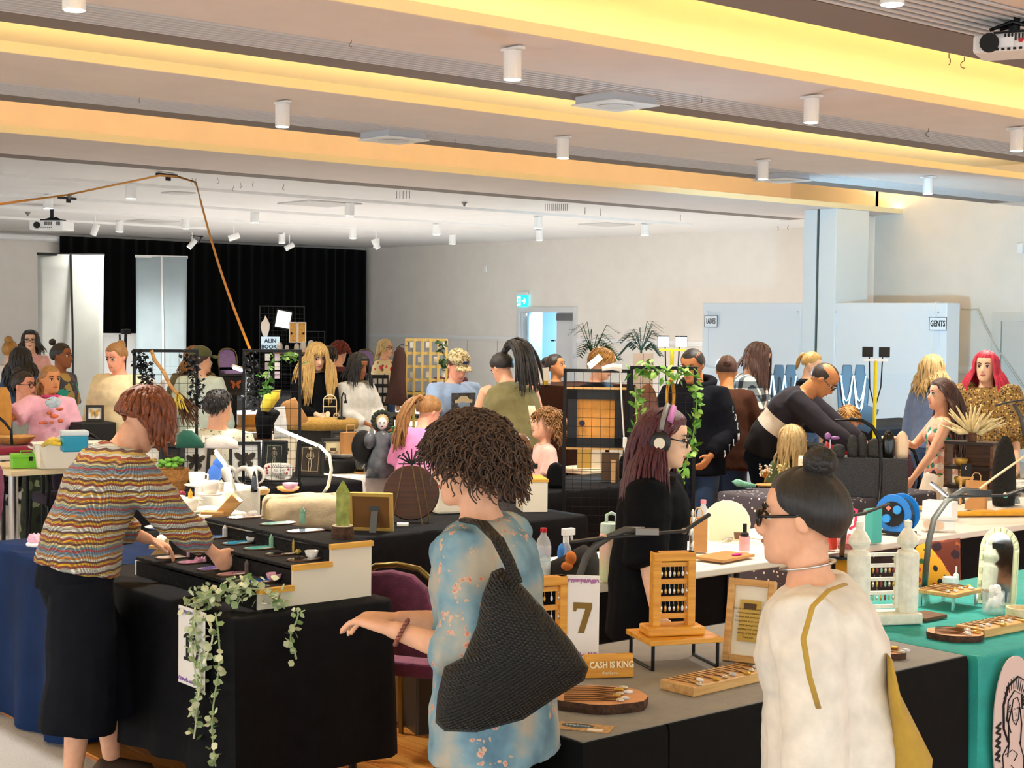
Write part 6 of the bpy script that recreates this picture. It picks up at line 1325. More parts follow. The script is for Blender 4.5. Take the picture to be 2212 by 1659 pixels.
p = at_z(862, 915, 12.4, 0); t = thing('potted_fern', 'small feathery fern beside the lattice', 'plant', p); MB().lathe([(.06, 0), (.08, .8), (.085, .82), (.05, .82)], 16).build('tall_pot', walnut, t)
for i in range(12):
    a = i*.52; MB().tube([(0, 0, .82), (.07*math.cos(a), .07*math.sin(a), .95+.05*(i % 3)), (.14*math.cos(a), .14*math.sin(a), .93+.07*(i % 3))], [.004, .012, .002], 5, flat=.3).build('frond', mat('fern_green', '#3f7a36', .7), t)
# earring board, dress, lattice
p = at_z(815, 880, 14.6, .95); t = thing('earring_board', 'black board of earring cards beside the brown dress', 'display board', p, rot_of(p)); bx('board', (0, 0, .19), (.21, .02, .38), black, t)
for r in range(4):
    for i in range(4): bx('earring_card', (-.075+i*.05, -.013, .32-r*.085), (.034, .004, .05), mat('card_grey', '#b9b6b0', .5), t)
p = V((p.x, p.y, 0)); table('stall_table', 'dark table under the black earring board', p.x-.5, p.x+.5, p.y-.15, p.y+.4, .945, topm=black)
d_ = 14.2; pillow('brown_dress', 'brown striped dress on a hanger beside the lattice', 'dress', [(862, 748), (872, 752), (878, 770), (876, 820), (880, 875), (865, 877), (846, 874), (830, 872), (840, 830), (846, 790), (852, 760)], d_, .12, mat('dress_brown', '#3d1f18', .8, var=.5, vs_=8, stretch=(40, 40, 1.5)))
c = D(868, 748, d_); tag(MB().tube([(-.05, 0, -.02), (0, 0, .02), (.06, 0, .0), (.065, 0, .02), (.05, -.0, .05)], .003, 5).build('coat_hanger', blackmetal, loc=c, rz=rot_of(c)), 'thin black hanger holding the brown dress', 'hanger')
a, b_ = D(878, 731, 14.4), D(965, 731, 14.4); c = (a+b_)/2; w = (b_-a).length; h = a.z; t = thing('garden_lattice', 'pale wooden lattice panel hung with small cards', 'lattice', V((c.x, c.y, 0)), rot_of(c)); lat = wood('lattice_pine', '#c9a64c', '#e6cb7c', axis='Z')
for i in range(6): bx('slat', (-w/2+w*i/5, 0, h/2), (.024, .012, h), lat, t)
for j in range(14): bx('slat', (0, .012, h-.012-j*.125), (w+.02, .012, .026), lat, t)
for i in range(5):
    for j in range(3):
        if (i+j) % 2 == 0: p = D(891+i*17, 745+j*32, 14.46); tag(bx('lattice_card', (0, 0, 0), (.045, .004, .055), paper, rz=rot_of(p)), 'small white card behind the wooden lattice', 'card', 'cards on the lattice').location = p
leafvine('ivy_vine', 'ivy sprig climbing the edge of the wooden lattice', [D(955, 738, 14.3), D(958, 770, 14.3), D(955, 800, 14.3)], mat('ivy_dark', '#2c4a24', .6), 24, .05, .03, 8)
p = at_z(998, 945, 11.7, 0); tag(MB().ell((0, 0, .16), (.12, .12, .14)).ell((0, 0, .25), (.08, .08, .1)).build('white_globe', mat('globe_lace', '#dfe6d8', .5, var=.35, vs_=25), loc=p+V((0, 0, .78)), smooth=True), 'white and green leafy globe beside the boy', 'ornament'); table('stall_table', 'table in front of the boy in the cap', p.x-.16, p.x+.16, p.y-.16, p.y+.16, .79, topm=black)
pillow('tote_bag', 'cream tote bag hanging from the woman in the vest top', 'bag', [(1140, 876), (1155, 876), (1163, 905), (1172, 925), (1168, 930), (1150, 940), (1146, 910)], 11.25, .08, cloth('cream_canvas', '#efe2c0')); pillow('round_hand_drum', 'round brown hand drum behind the floral skirt', 'drum', [(1122+26*math.cos(i*.5236), 968+34*math.sin(i*.5236)) for i in range(12)], 10.2, .05, walnut); p = D(1122, 1002, 10.25); table('stall_table', 'table under the round brown hand drum', p.x-.08, p.x+.14, p.y-.03, p.y+.15, p.z, topm=black)
# brown cloth counter
p = at_z(1185, 835, 13, 0); zc = D(1175, 832, 13).z; cloth_cover('tablecloth', 'brown velvet cloth over a high counter by the doorway', p.x-.05, p.x+.75, p.y-.3, p.y+.45, cloth('brown_velvet', '#3a2014'), z=zc, seed=9); table('high_counter', 'high counter under the brown velvet cloth', p.x, p.x+.7, p.y-.25, p.y+.4, zc-.003)
p = at_z(1176, 832, 13.05, zc+.005); t = thing('flyer_holder', 'clear flyer holder with a leaning white sheet', 'flyer', p, rot_of(p, 10)); MB().box((0, 0, .07), (.09, .006, .14), ry=R(-8)).build('flyer_sheet', paper, t); bx('holder_foot', (0, 0, .005), (.1, .05, .01), plast, t); p2 = at_z(1178, 833, 12.95, zc+.005); tag(MB().lathe([(.022, 0), (.022, .035)], 14).build('candle', mat('candle_gold', '#c9a61e', .4), loc=p2), 'short golden candle before the leaning flyer', 'candle')
# pull-up banners and black speaker stand behind
def banner(px0, px1, py, d, label, topm, poly, clothm):
    a, b = D(px0, py, d), D(px1, py, d); c = (a+b)/2; w = (b-a).length; h = a.z; t = thing('banner_stand', label, 'banner', V((c.x, c.y, 0)), rot_of(c))
    MB().grid(lambda u, v: ((u-.5)*w*(1-.02*math.sin(v*3.14)), .03*math.sin(v*3+u*2), .06+(h-.06)*v), 12, 14).build('banner_sheet', clothm, t, smooth=True, solid=.004)
    bx('top_rail', (0, 0, h), (w+.02, .03, .035), topm, t); bx('base_cassette', (0, .02, .04), (w+.05, .2, .08), chrome, t)
    MB().tube([(.03, -.06, .06), (.025, -.04, h*.6), (0, -.02, h)], .014, 8).build('support_pole', poly, t); return t
bsh = mat('banner_grey', '#a9aca6', .6, var=.08, vs_=3); bsh2 = mat('banner_blue_grey', '#a4b6bd', .6, var=.08, vs_=3)
banner(84, 222, 549, 20, 'pull-up banner seen from behind with black rail and pole', black, blackmetal, bsh); banner(295, 403, 554, 21.5, 'pull-up banner seen from behind with white rail and pole', white, white, bsh2); banner(224, 293, 722, 22.5, 'low white banner seen between the two tall banners', white, blackmetal, mat('banner_white', '#f1f2f0', .6))
p = at_z(262, 735, 19, 0); h = D(266, 720, 19).z; tag(MB().tube([(0, 0, 0), (.06, 0, h)], .02, 8).box((.06, 0, h+.02), (.1, .08, .06)).build('black_tripod_pole', blackmetal, loc=p), 'slanted black pole before the low white banner', 'pole')
# ================= stall 7 and the right side =================
greyc = cloth('charcoal_cloth', '#141413', .15, .8, .15); teal = cloth('teal_cloth', '#1fa39a', .12, .8, .2)
table('trestle_table', 'folding table under the charcoal cloth of stall seven', 3.04, 4.38, 2.92, 3.7); table('trestle_table', 'folding table under the teal cloth', 4.46, 6.2, 2.92, 3.7)
table('side_table', 'narrow side table at the end of stall seven', 2.72, 2.96, 2.92, 3.36); cloth_cover('tablecloth', 'charcoal cloth on the narrow end of stall seven', 2.68, 2.99, 2.87, 3.4, greyc, seed=31, amp=.005, out=.01)
fm = cloth('lit_top_grey', '#8d8a84', .08, .95, .2)  # paler grey imitates lamplight on the dark cloth top
tag(MB().add([(x, y, z_) for z_ in (.774, .777) for x, y in ((2.69, 2.878), (4.4, 2.878), (4.4, 3.72), (3.02, 3.72), (3.02, 3.39), (2.69, 3.39))], [tuple(range(6, 12)), tuple(reversed(range(6)))]+[(i, (i+1) % 6, (i+1) % 6+6, i+6) for i in range(6)]).build('lit_top_sheet', fm), 'added pale grey sheet for the lit cloth top of stall seven', 'lit cloth top')  # added sheet carrying the lamp-lit look of the cloth top
cloth_cover('tablecloth', 'charcoal tablecloth under the number seven stall', 3.0, 4.415, 2.87, 3.74, greyc, seed=11, amp=.006, out=.012); cloth_cover('tablecloth', 'teal cloth draped over the jewellery table end', 4.43, 6.25, 2.85, 3.76, teal, seed=12, z0=.12, amp=.014, out=.02)
Z = .7775
p = W(1257, 1432, Z); tt = number_sign(p+V((0, 0, .145)), rot_of(p, -4), .105, .27, '7', 'white number 7 card standing on the charcoal cloth', goldink, '#b878a8'); bx('clear_foot', (0, .01, -.14), (.06, .05, .01), plast, tt)
p = W(1314, 1463, Z); t = thing('cash_sign', 'orange wooden block sign reading CASH IS KING', 'sign', p, rot_of(p, 14)); MB().box((0, 0, .036), (.15, .03, .072), rx=R(-8)).build('sign_block', honey, t, bevel=.003); text_mesh('lettering', 'CASH IS KING', .027, mat('letter_cream', '#fff2c8', .5), t, (.004, -.024, .043), rot=(R(82), 0, 0), sx=.82, bold=.0008); text_mesh('lettering', 'thankyou', .013, MATS['letter_cream'], t, (.0, -.02, .018), rot=(R(82), 0, 0))
barkm = MATS['bark']; slicem = mat('slice_face', '#d79a66', .6, var=.18, vs_=8)
def necklaces(t, n, L, W_, z, axis=0, seed=0, cordm=None, lab='cord'):
    rng = random.Random(seed); cm = cordm or mat('cord_brown', '#6e4a1c', .7)
    for i in range(n):
        y = (i/(n-1)-.5)*W_ if n > 1 else 0; x1 = L*.28+rng.uniform(-.02, .02)
        pts = [(-L*.45, y+.01, z+.003), (-L*.1, y+.012+rng.uniform(-.006, .006), z+.003), (x1, y+.002, z+.003), (-L*.1, y-.008, z+.003), (-L*.45, y-.012, z+.003)]
        MB().tube(pts, .0013, 4).build('necklace_cord', cm, t)
        MB().ell((x1+.012, y, z+.005), (.014*rng.uniform(.8, 1.2), .007, .006), 8, 6).build('pendant', (mat('pendant_silver', '#d9d4c4', .25, metal=.8), clearq, mat('pendant_gold', '#cfa64a', .3, metal=.7))[i % 3], t, smooth=True)
def slice_(px, py, r, label, n=6, th=.028, deg=0, seed=1, top=None, sy=.8, cord=None):
    p = W(px, py, Z); t = thing('wood_slice', label, 'wood slice', p, rot_of(p, deg)); rng = random.Random(seed); N = 36
    rr = [1+.03*math.sin(i*1.1+seed)+rng.uniform(-.012, .012) for i in range(N)]; vs = []; fs = []
    for z_, s in ((0, .98), (th*.5, 1), (th, .985)):
        for i in range(N): a = 2*math.pi*i/N; vs.append((r*rr[i]*s*math.cos(a), r*sy*rr[i]*s*math.sin(a), z_))
    for j in range(2):
        for i in range(N): fs.append((j*N+i, j*N+(i+1) % N, (j+1)*N+(i+1) % N, (j+1)*N+i))
    fs.append(tuple(reversed(range(N)))); MB().add(vs, fs).build('bark_edge', barkm, t)
    MB().add([(x*.97, y*.97, th+.0005) for x, y, z_ in vs[2*N:]]+[(x, y, th) for x, y, z_ in vs[2*N:]], [tuple(range(N))]+[(i+N, (i+1) % N+N, (i+1) % N, i) for i in range(N)]).build('cut_face', top or slicem, t)
    if n: necklaces(t, n, r*1.5, r*1.05, th, seed=seed, cordm=cord)
    return t
slice_(1292, 1522, .142, 'large bark-edged wood slice spread with corded necklaces', 7, seed=3)
slice_(2063, 1378, .1, 'round wood slice with pendants on the teal cloth', 6, seed=4, th=.022); slice_(1918, 1420, .06, 'wood slice partly behind the cream blouse', 3, seed=5, th=.022)
def board(px, py, lx, ly, th, label, n, deg=0, m=None, legs=0, z=Z, seed=1):
    p = W(px, py, z); t = thing('necklace_board', label, 'display board', p, R(deg)); bx('board', (0, 0, legs+th/2), (lx, ly, th), m or oak, t, bevel=.003)
    if legs:
        for a in (-1, 1):
            for b in (-1, 1): bx('leg', (a*(lx/2-.015), b*(ly/2-.015), legs/2), (.01, .01, legs), blackmetal if legs > .07 else chrome, t)
    if n: necklaces(t, n, ly*.9, lx*.85, legs+th, seed=seed); 
    for c in list(t.children):
        if c.name.startswith(('necklace_cord', 'pendant')): c.rotation_euler.z = R(-90)
    return t
board(1548, 1478, .36, .13, .03, 'rectangular oak board of corded necklaces on charcoal cloth', 8, deg=2, seed=2)
board(2048, 1308, .2, .17, .016, 'raised oak board of necklaces on metal legs', 6, legs=.05, seed=3, deg=4); board(2150, 1362, .3, .12, .03, 'thick oak board of necklaces on the teal cloth', 7, seed=4, deg=-2); board(1998, 1335, .14, .1, .014, 'dark wooden board under the raised necklace board', 0, m=walnut)
# flyer
p = W(1262, 1572, Z); t = thing('flyer', 'small orange printed flyer with blue oval on charcoal cloth', 'flyer', p, rot_of(p, -14)); bx('sheet', (0, 0, .001), (.15, .075, .002), mat('flyer_paper', '#c9a06a', .6, var=.4, vs_=60), t); MB().rings([(V((-.02, .008, z)), V((.045, 0, 0)), V((0, .022, 0))) for z in (.002, .0026)], 20).build('blue_oval', mat('flyer_navy', '#2c4454', .5), t); text_mesh('flyer_title', 'Website', .02, mat('flyer_sky', '#bfe3f4', .5), t, (-.02, .008, .003), rot=(0, 0, 0), ext=.0003); bx('white_panel', (.035, -.02, .0022), (.04, .02, .0006), paper, t)
# riser with earring tower
p = W(1455, 1432, Z); t = thing('wooden_riser', 'orange plank riser on black metal legs', 'riser', p, rot_of(p, 24)); bx('plank', (0, 0, .088), (.25, .2, .016), honey, t, bevel=.002)
for s in (-1, 1): MB().tube([(s*.11, -.09, .08), (s*.11, -.09, .003), (s*.11, .09, .003), (s*.11, .09, .08)], .006, 6).build('leg_frame', blackmetal, t)
def earring_tower(p, rz, label, m, w=.13, h=.24, rows=3, n=7, base=True):
    t = thing('earring_stand', label, 'earring stand', p, rz)
    if base: bx('base', (0, 0, .014), (w*1.35, .1, .028), m, t, bevel=.006)
    z0 = .026 if base else 0
    for s in (-1, 1): bx('post', (s*(w/2-.012), 0, z0+h/2), (.026, .04, h), m, t, bevel=.003)
    bx('top_rail', (0, 0, z0+h-.014), (w, .045, .028), m, t, bevel=.003)
    for r in range(rows+1): bx('rail', (0, 0, z0+.03+r*(h-.07)/rows), (w-.03, .018, .014), m, t)
    rng = random.Random(2)
    for r in range(rows):
        zr_ = z0+.03+(r+1)*(h-.07)/rows-.006
        for i in range(n):
            x = (i/(n-1)-.5)*(w-.055); MB().tube([(x, -.012, zr_), (x, -.014, zr_-.014)], .0008, 4).ell((x, -.014, zr_-.023), (.0045, .003, .009*rng.uniform(.8, 1.2)), 7, 5).build('earring', (MATS['pendant_silver'], MATS['pendant_gold'], clearq)[i % 3], t, smooth=True)
    return t
earring_tower(p+V((-.01, 0, .0965)), rot_of(p, 20), 'orange wooden stand of silver earrings on the riser', honey, .14, .235)
p = W(1178, 1432, Z); earring_tower(p, rot_of(p, 24), 'orange wooden stand with flower earring behind the woven bag', honey, .13, .25, 3, 4)
def goldprint(t, M, w, h):
    MB().box((0, -.005, 0), (w*.62, .002, h*.6), M=M).build('gold_sheet', mat('gold_foil', '#c9a64a', .4, metal=.3), t)
    for k in range(8):
        o = text_mesh('print_line', ('You are after and welcome here', 'the moving in silence of', 'kindness and gentle hearts', 'being lovely as you and me', 'never apologise for', 'sparkling with colour', 'worthy of the beauty', 'Thank you')[k], .0085, mat('print_dark', '#5a4414', .6), t, M @ V((0, -.0075, h*.17-k*h*.058)), rot=(R(78), 0, 0), ext=.0002)
picture(1612, 1432, .155, .265, 'pale oak frame holding a gold printed verse', oak, goldprint, z=Z, tilt=12, deg=-18, bw=.022, dpt=.03, mount='#f5f0dc')
# black articulated lamp
def arm_lamp(label, segs, arm, base, d, z=Z, lit=None, grey=None, w=.016):
    p = W(base[0], base[1], z); t = thing('arm_lamp', label, 'lamp', p); L = lambda q: (D(q[0], q[1], q[2] if len(q) > 2 else d)-p)
    m = mat('lamp_black', '#17181a', .4); g = grey or mat('arm_grey', '#4b4b48', .45)
    for k, (a, b) in enumerate(segs):
        a_, b_ = L(a), L(b); u = (b_-a_).normalized(); sd = u.cross(V((0, 0, 1))).normalized(); up = sd.cross(u)
        M_ = Matrix((tuple(u)+(0,), tuple(sd)+(0,), tuple(up)+(0,), (0, 0, 0, 1))).transposed(); M_.translation = (a_+b_)/2
        MB().box((0, 0, 0), ((b_-a_).length, .03, w*.55), M=M_).build('lamp_bar', m, t, bevel=.002)
        if lit is not None and k == lit: MB().box((0, 0, -w*.35), ((b_-a_).length*.94, .024, .004), M=M_).build('light_strip', mat('led_cool', '#fbf6e2', .4, emit=14), t)
        MB().ell(a_, (.011,)*3, 10, 7).build('joint', chrome, t, smooth=True)
    MB().tube([L(q) for q in arm]+[V((0, 0, .01))], .012, 10).build('curved_arm', g, t, smooth=True)
    MB().lathe([(.06, 0), (.06, .012), (.016, .02)], 20).build('foot', m, t); return t
t = arm_lamp('black articulated lamp arching over the number seven card', [((1310, 1161), (1232, 1171)), ((1478, 1147), (1310, 1161)), ((1478, 1147), (1534, 1110))], [(1392, 1146), (1350, 1145), (1315, 1160), (1285, 1180), (1265, 1205), (1250, 1250)], (1246, 1424), 5.05)
bx('control_box', D(1398, 1148, 5.03)-t.location, (.075, .03, .02), mat('clear_grey', '#8f8f8c', .2), t, rz=face(t.location))
t = arm_lamp('black articulated lamp with one lit bar over the teal cloth', [((2046, 1070), (2012, 1042)), ((2046, 1072), (2172, 1070)), ((2172, 1070), (2222, 1052))], [(2115, 1062), (2080, 1058), (2045, 1082), (2018, 1120), (2006, 1170), (2000, 1230)], (1997, 1275), 6.05, lit=0)
bx('control_box', D(2115, 1064, 6.0)-t.location, (.09, .03, .022), mat('lamp_black', '#17181a', .4), t, rz=face(t.location)); l = bpy.data.lights.new('lamp_glow', 'POINT'); l.energy = 2; l.shadow_soft_size = .05; l.color = (1, .95, .8); o = bpy.data.objects.new('lamp_glow', l); COL.objects.link(o); o.parent = t; o.location = D(2040, 1085, 5.9)-t.location
arm_lamp('black folded lamp bar beside the bun and black glasses', [((1868, 1108), (1800, 1122)), ((1868, 1108), (1922, 1088))], [(1830, 1118), (1822, 1160)], (1818, 1205), 6.6, z=.776)
# white gate-post earring display
pw_ = mat('distressed_white', '#efeedd', .6, var=.12, vs_=30, bump=.3, bs=60); p = W(1905, 1345, Z); t = thing('gatepost_display', 'white gatepost earring display with turned finials', 'earring stand', p, rot_of(p, 26)); bx('base', (0, 0, .02), (.27, .11, .04), pw_, t, bevel=.006)
for s in (-1, 1):
    MB().lathe([(.04, .04), (.042, .06), (.042, .25), (.036, .262), (.022, .268), (.024, .274), (.038, .29), (.04, .3), (.034, .315), (.018, .34), (.012, .346), (.015, .356), (.014, .37), (.002, .376)], 8 if False else 16, c=(s*.095, 0, 0)).build('post', pw_, t, smooth=False, bevel=.001)
for k, z_ in enumerate((.06, .11, .16, .21, .25)): bx('rail', (0, 0, z_), (.12, .016, .012), pw_, t)
bx('side_stile', (.05, -.004, .155), (.012, .018, .2), pw_, t)
for r in range(3):
    for i in range(6): MB().ell((-.045+i*.016, -.014, .094+r*.05), (.005, .003, .011), 7, 5).build('earring', (greenq, MATS['pendant_silver'], MATS['pendant_gold'], redq)[(i+r) % 4], t, smooth=True)
# arched mirror
p = W(2150, 1306, Z); t = thing('arched_mirror', 'arched table mirror with pale tiled frame', 'mirror', p, rot_of(p, -14)); T = Matrix.Rotation(R(-10), 4, 'X'); N = 18
arc = lambda rx, z0: [(-rx, 0), (-rx, z0)]+[(-rx*math.cos(math.pi*i/N), z0+rx*1.25*math.sin(math.pi*i/N)) for i in range(1, N)]+[(rx, z0), (rx, 0)]
MB().prism(arc(.075, .21), .012, T @ Matrix.Translation((0, .002, 0))).build('mirror_frame', mat('frame_cream', '#efefcf', .5), t); MB().prism([(x*.98, z_+.012) for x, z_ in arc(.056, .2)], .004, T @ Matrix.Translation((0, -.004, 0))).build('mirror_glass', mat('mirror', '#cfd6d2', .04, metal=1), t)
o_, i_ = arc(.073, .21), arc(.06, .205)
for k in range(1, len(o_)-1, 2):
    a, b, c, e = V((o_[k][0], -.003, o_[k][1])), V((o_[k+1][0], -.003, o_[k+1][1])), V((i_[k+1][0], -.003, i_[k+1][1])), V((i_[k][0], -.003, i_[k][1]))
    MB().add([a, b, c, e]+[v+V((0, .006, 0)) for v in (a, b, c, e)], [(0, 1, 2, 3), (7, 6, 5, 4), (0, 4, 5, 1), (2, 6, 7, 3)], T).build('frame_tile', mat('tile_sage', '#cfd8b0', .4), t)
for s in (-1, 1):
    for k in range(4): MB().box((s*.0665, -.003, .03+k*.05), (.012, .005, .02), M=T).build('frame_tile', MATS['tile_sage'], t)
MB().box((0, .06, .12), (.05, .006, .24), rx=R(14)).build('easel_back', black, t)
p = W(2145, 1325, Z); t = thing('tissue_jar', 'clear round jar stuffed with white tissue', 'jar', p); MB().lathe([(.04, 0), (.042, .01), (.042, .085)], 22, cap=False).build('jar_glass', plast, t, smooth=True); b = MB(); rng = random.Random(4)
for i in range(16): b.ell((rng.uniform(-.022, .022), rng.uniform(-.022, .022), rng.uniform(.02, .1)), (.016, .012, .018), 7, 5)
b.build('tissue', mat('tissue_white', '#faf6f4', .8), t)['kind'] = 'stuff'
p = W(2205, 1338, Z); t = thing('round_wood_box', 'round pale wooden box holding rings', 'box', p); MB().lathe([(.055, 0), (.055, .045), (.046, .045), (.046, .012), (.01, .012)], 26).build('box_wall', paleply, t)
for i in range(5): MB().tube([(.012*math.cos(a*.9)+(i-2)*.014, .012*math.sin(a*.9), .02) for a in range(7)], .0025, 5, close=True).build('ring', MATS['pendant_silver'], t)
p = W(2052, 1262, Z); tag(MB().lathe([(.03, 0), (.032, .012), (.03, .03)], 18).build('white_trinket_pot', white, loc=p), 'small white lidded pot behind the raised board', 'pot'); p = W(2065, 1262, Z); tag(MB().lathe([(.012, 0), (.012, .04), (.004, .05), (.004, .075)], 12).build('dropper_bottle', white, loc=p), 'small white dropper bottle behind the raised board', 'bottle')
# printed oval on the teal cloth
yt = 2.806; c = onY(2188, 1568, yt); t = thing('printed_panel', 'pale oval print of a lady in a bonnet on the teal cloth', 'print', c); ov = lambda s, y: (V((0, y, 0)), V((.115*s, 0, 0)), V((0, 0, .235*s)))
MB().rings([ov(1, .004), ov(1, 0)], 36, p=2.3).build('oval_ground', mat('print_blush', '#e3cdc6', .8), t); b = MB(); q = lambda *pp: [V((x, -.002, z)) for x, z in pp]; fl_ = .3
for pp, r in ((q((-.03, -.05), (-.06, 0), (-.065, .08), (-.04, .14), (.02, .165), (.07, .14), (.085, .08)), .006), (q((-.015, -.02), (-.04, .03), (-.035, .09), (0, .12), (.045, .1), (.05, .05)), .003), (q((-.005, .09), (-.012, .06), (-.004, .02), (.015, .0), (.03, .02), (.034, .07), (.02, .095), (-.005, .09)), .002), (q((-.01, .07), (-.03, .02), (-.025, -.06), (-.03, -.1)), .003), (q((.035, .06), (.05, .0), (.045, -.07)), .003), (q((-.02, -.05), (-.06, -.09), (-.05, -.16), (-.03, -.21)), .0028), (q((.04, -.06), (.07, -.12), (.07, -.2)), .0028), (q((-.045, -.09), (0, -.08), (.03, -.1), (.01, -.12)), .0022), (q((-.03, -.14), (0, -.18), (.05, -.2)), .002), (q((-.01, -.13), (.03, -.16), (.06, -.16)), .002), (q((.0, .055), (.006, .058), (.01, .054)), .0018), (q((.018, .056), (.024, .059), (.028, .055)), .0018), (q((.012, .045), (.015, .033), (.012, .03)), .0013), (q((.006, .018), (.014, .015), (.02, .019)), .0018)):
    b.tube(pp, r, 5, flat=fl_)
for k in range(12): a = 2.9-k*.25; b.tube(q((.068*math.cos(a)*.95, .085+.08*math.sin(a)), (.052*math.cos(a), .07+.055*math.sin(a))), .0016, 4, flat=fl_)
b.build('line_drawing', ink, t); text_mesh('lettering', 'www Littl', .062, ink, t, (-.085, -.003, -.1), rot=(R(90), R(90), 0), bold=.0012); text_mesh('script_lettering', 'The Magic', .022, ink, t, (.066, -.003, .05), rot=(R(90), R(70), 0)); text_mesh('script_lettering', 'of words', .016, ink, t, (-.035, -.003, .05), rot=(R(90), R(-70), 0))
# ---- middle white table
table('white_table', 'white folding table crowded with bottles behind stall seven', 4.36, 5.98, 4.62, 5.3, legm=mat('leg_grey', '#8d8f92', .4)); table('white_table', 'white folding table with the blue cable reel', 6.02, 8.9, 4.66, 5.42)
p = W(1173, 1243, Z); t = thing('water_bottle', 'clear water bottle with red cap on the white table', 'bottle', p); prof = [(.03, 0), (.033, .01), (.033, .06), (.031, .065), (.033, .07), (.033, .13), (.026, .155), (.013, .175), (.012, .19)]; MB().lathe(prof, 18).build('bottle_body', plast, t, smooth=True); MB().lathe([(.029, .004), (.0315, .01), (.0315, .095)], 18).build('water', mat('water_blue', '#c8e6ea', .1, alpha=.6), t, smooth=True); MB().lathe([(.014, .185), (.014, .203)], 16).build('cap', mat('red_plastic', '#c8141c', .4), t); MB().lathe([(.0335, .09), (.0335, .125)], 18, cap=False).build('label_band', mat('label_pale', '#dfe4f0', .5, alpha=.7), t)
p = W(1222, 1238, Z); t = thing('spray_bottle', 'clear spray bottle with white trigger head', 'bottle', p); MB().lathe([(.028, 0), (.03, .01), (.03, .08), (.018, .12), (.012, .135)], 18).build('bottle_body', plast, t, smooth=True); MB().lathe([(.014, .13), (.014, .16)], 14).box((.012, 0, .178), (.06, .026, .03)).tube([(.03, 0, .165), (.034, 0, .14), (.042, 0, .128)], [.006, .006, .004], 7).build('trigger_head', white, t, bevel=.004); MB().lathe([(.026, .005), (.0285, .01), (.0285, .06)], 18).build('blue_liquid', mat('liquid_blue', '#2f8fe0', .15, alpha=.8), t)
p = W(1316, 1254, Z); t = thing('drink_tumbler', 'large pink to green tumbler with loop handle and lettering', 'tumbler', p, rot_of(p)); k = NT('tumbler_fade'); g = k.n('SeparateXYZ', {0: k.co()}).outputs[2]; k.col(k.ramp(k.math('MULTIPLY', g, 4), [(.15, '#d6e2b4'), (.45, '#e9cdb0'), (.8, '#f0b0a0')])); k.set(rough=.35)
MB().lathe([(.04, 0), (.043, .01), (.044, .19), (.04, .2)], 24).build('tumbler_body', k.m, t, smooth=True); mint = mat('mint_plastic', '#cfe6d6', .35); MB().lathe([(.04, .195), (.042, .21), (.04, .24), (.03, .245)], 24).build('lid', mint, t); MB().tube([(-.015, 0, .24), (-.015, 0, .275), (.005, 0, .285), (.026, 0, .275), (.026, 0, .24)], .007, 8).build('loop_handle', mint, t, smooth=True); text_mesh('lettering', 'SPY×FAMILY', .03, mat('print_cream', '#efe2cc', .5), t, (0, -.0455, .1), rot=(R(90), R(90), 0), ext=.0006)
pillow('black_shoulder_bag', 'slouched black and grey bag on the white table', 'bag', [(1178, 1240), (1190, 1218), (1220, 1205), (1245, 1190), (1262, 1182), (1288, 1196), (1298, 1225), (1296, 1262), (1270, 1276), (1225, 1272), (1195, 1258)], 6.6, .16, cloth('bag_charcoal', '#33322f'), off=(0, -6)); p = D(1233, 1206, 6.48); tag(MB().ell((0, 0, 0), (.026, .022, .03)).ell((-.02, 0, -.03), (.03, .02, .02)).build('orange_plush', mat('plush_orange', '#c9702a', .9), loc=p, smooth=True), 'small orange plush charm on the black bag', 'charm'); p = D(1214, 1196, 6.62); tag(MB().ell((0, 0, 0), (.022, .02, .045)).build('blue_plush', mat('plush_blue', '#4a90e0', .9), loc=p, smooth=True), 'small blue fluffy charm behind the orange plush', 'charm')
def kbag(px, py, w, h, dd, label, z=Z, deg=0, handle=True, p=None):
    p = p or W(px, py, z); t = thing('paper_bag', label, 'bag', p, rot_of(p, deg)); b = MB(); b.rings([(V((0, 0, z_)), V((w/2*s, 0, 0)), V((0, dd/2*s2, 0))) for z_, s, s2 in ((0, 1, 1), (h*.5, 1.0, .85), (h, 1.02, .5))], 4 if False else 16, p=12); b.build('bag_body', kraft, t)
    if handle: MB().tube([(-w*.2, 0, h), (-w*.2, 0, h+.03), (-w*.1, 0, h+.045), (w*.1, 0, h+.045), (w*.2, 0, h+.03), (w*.2, 0, h)], .003).build('bag_handle', MATS['rope'], t)
    return t
kbag(1508, 1190, .085, .16, .06, 'kraft paper bag with twisted handle beside the headphone woman'); kbag(2108, 1100, .12, .17, .07, 'kraft paper bag standing behind the lit lamp', deg=-15)
p = W(1518, 1168, Z); t = thing('water_bottle', 'clear water bottle with pink cap behind the kraft bag', 'bottle', p); MB().lathe(prof, 18).build('bottle_body', plast, t, smooth=True); MB().lathe([(.014, .185), (.014, .205)], 14).build('cap', mat('pink_plastic', '#e88a94', .4), t)
pillow('round_cream_board', 'large round cream board leaning behind the white table', 'board', [(1570+52*math.cos(i*.349), 1132+52*math.sin(i*.349)) for i in range(18)], 7.75, .03, mat('cream_board', '#efe2bc', .6), lv=(1, .99, .97, .9, .5, .1))
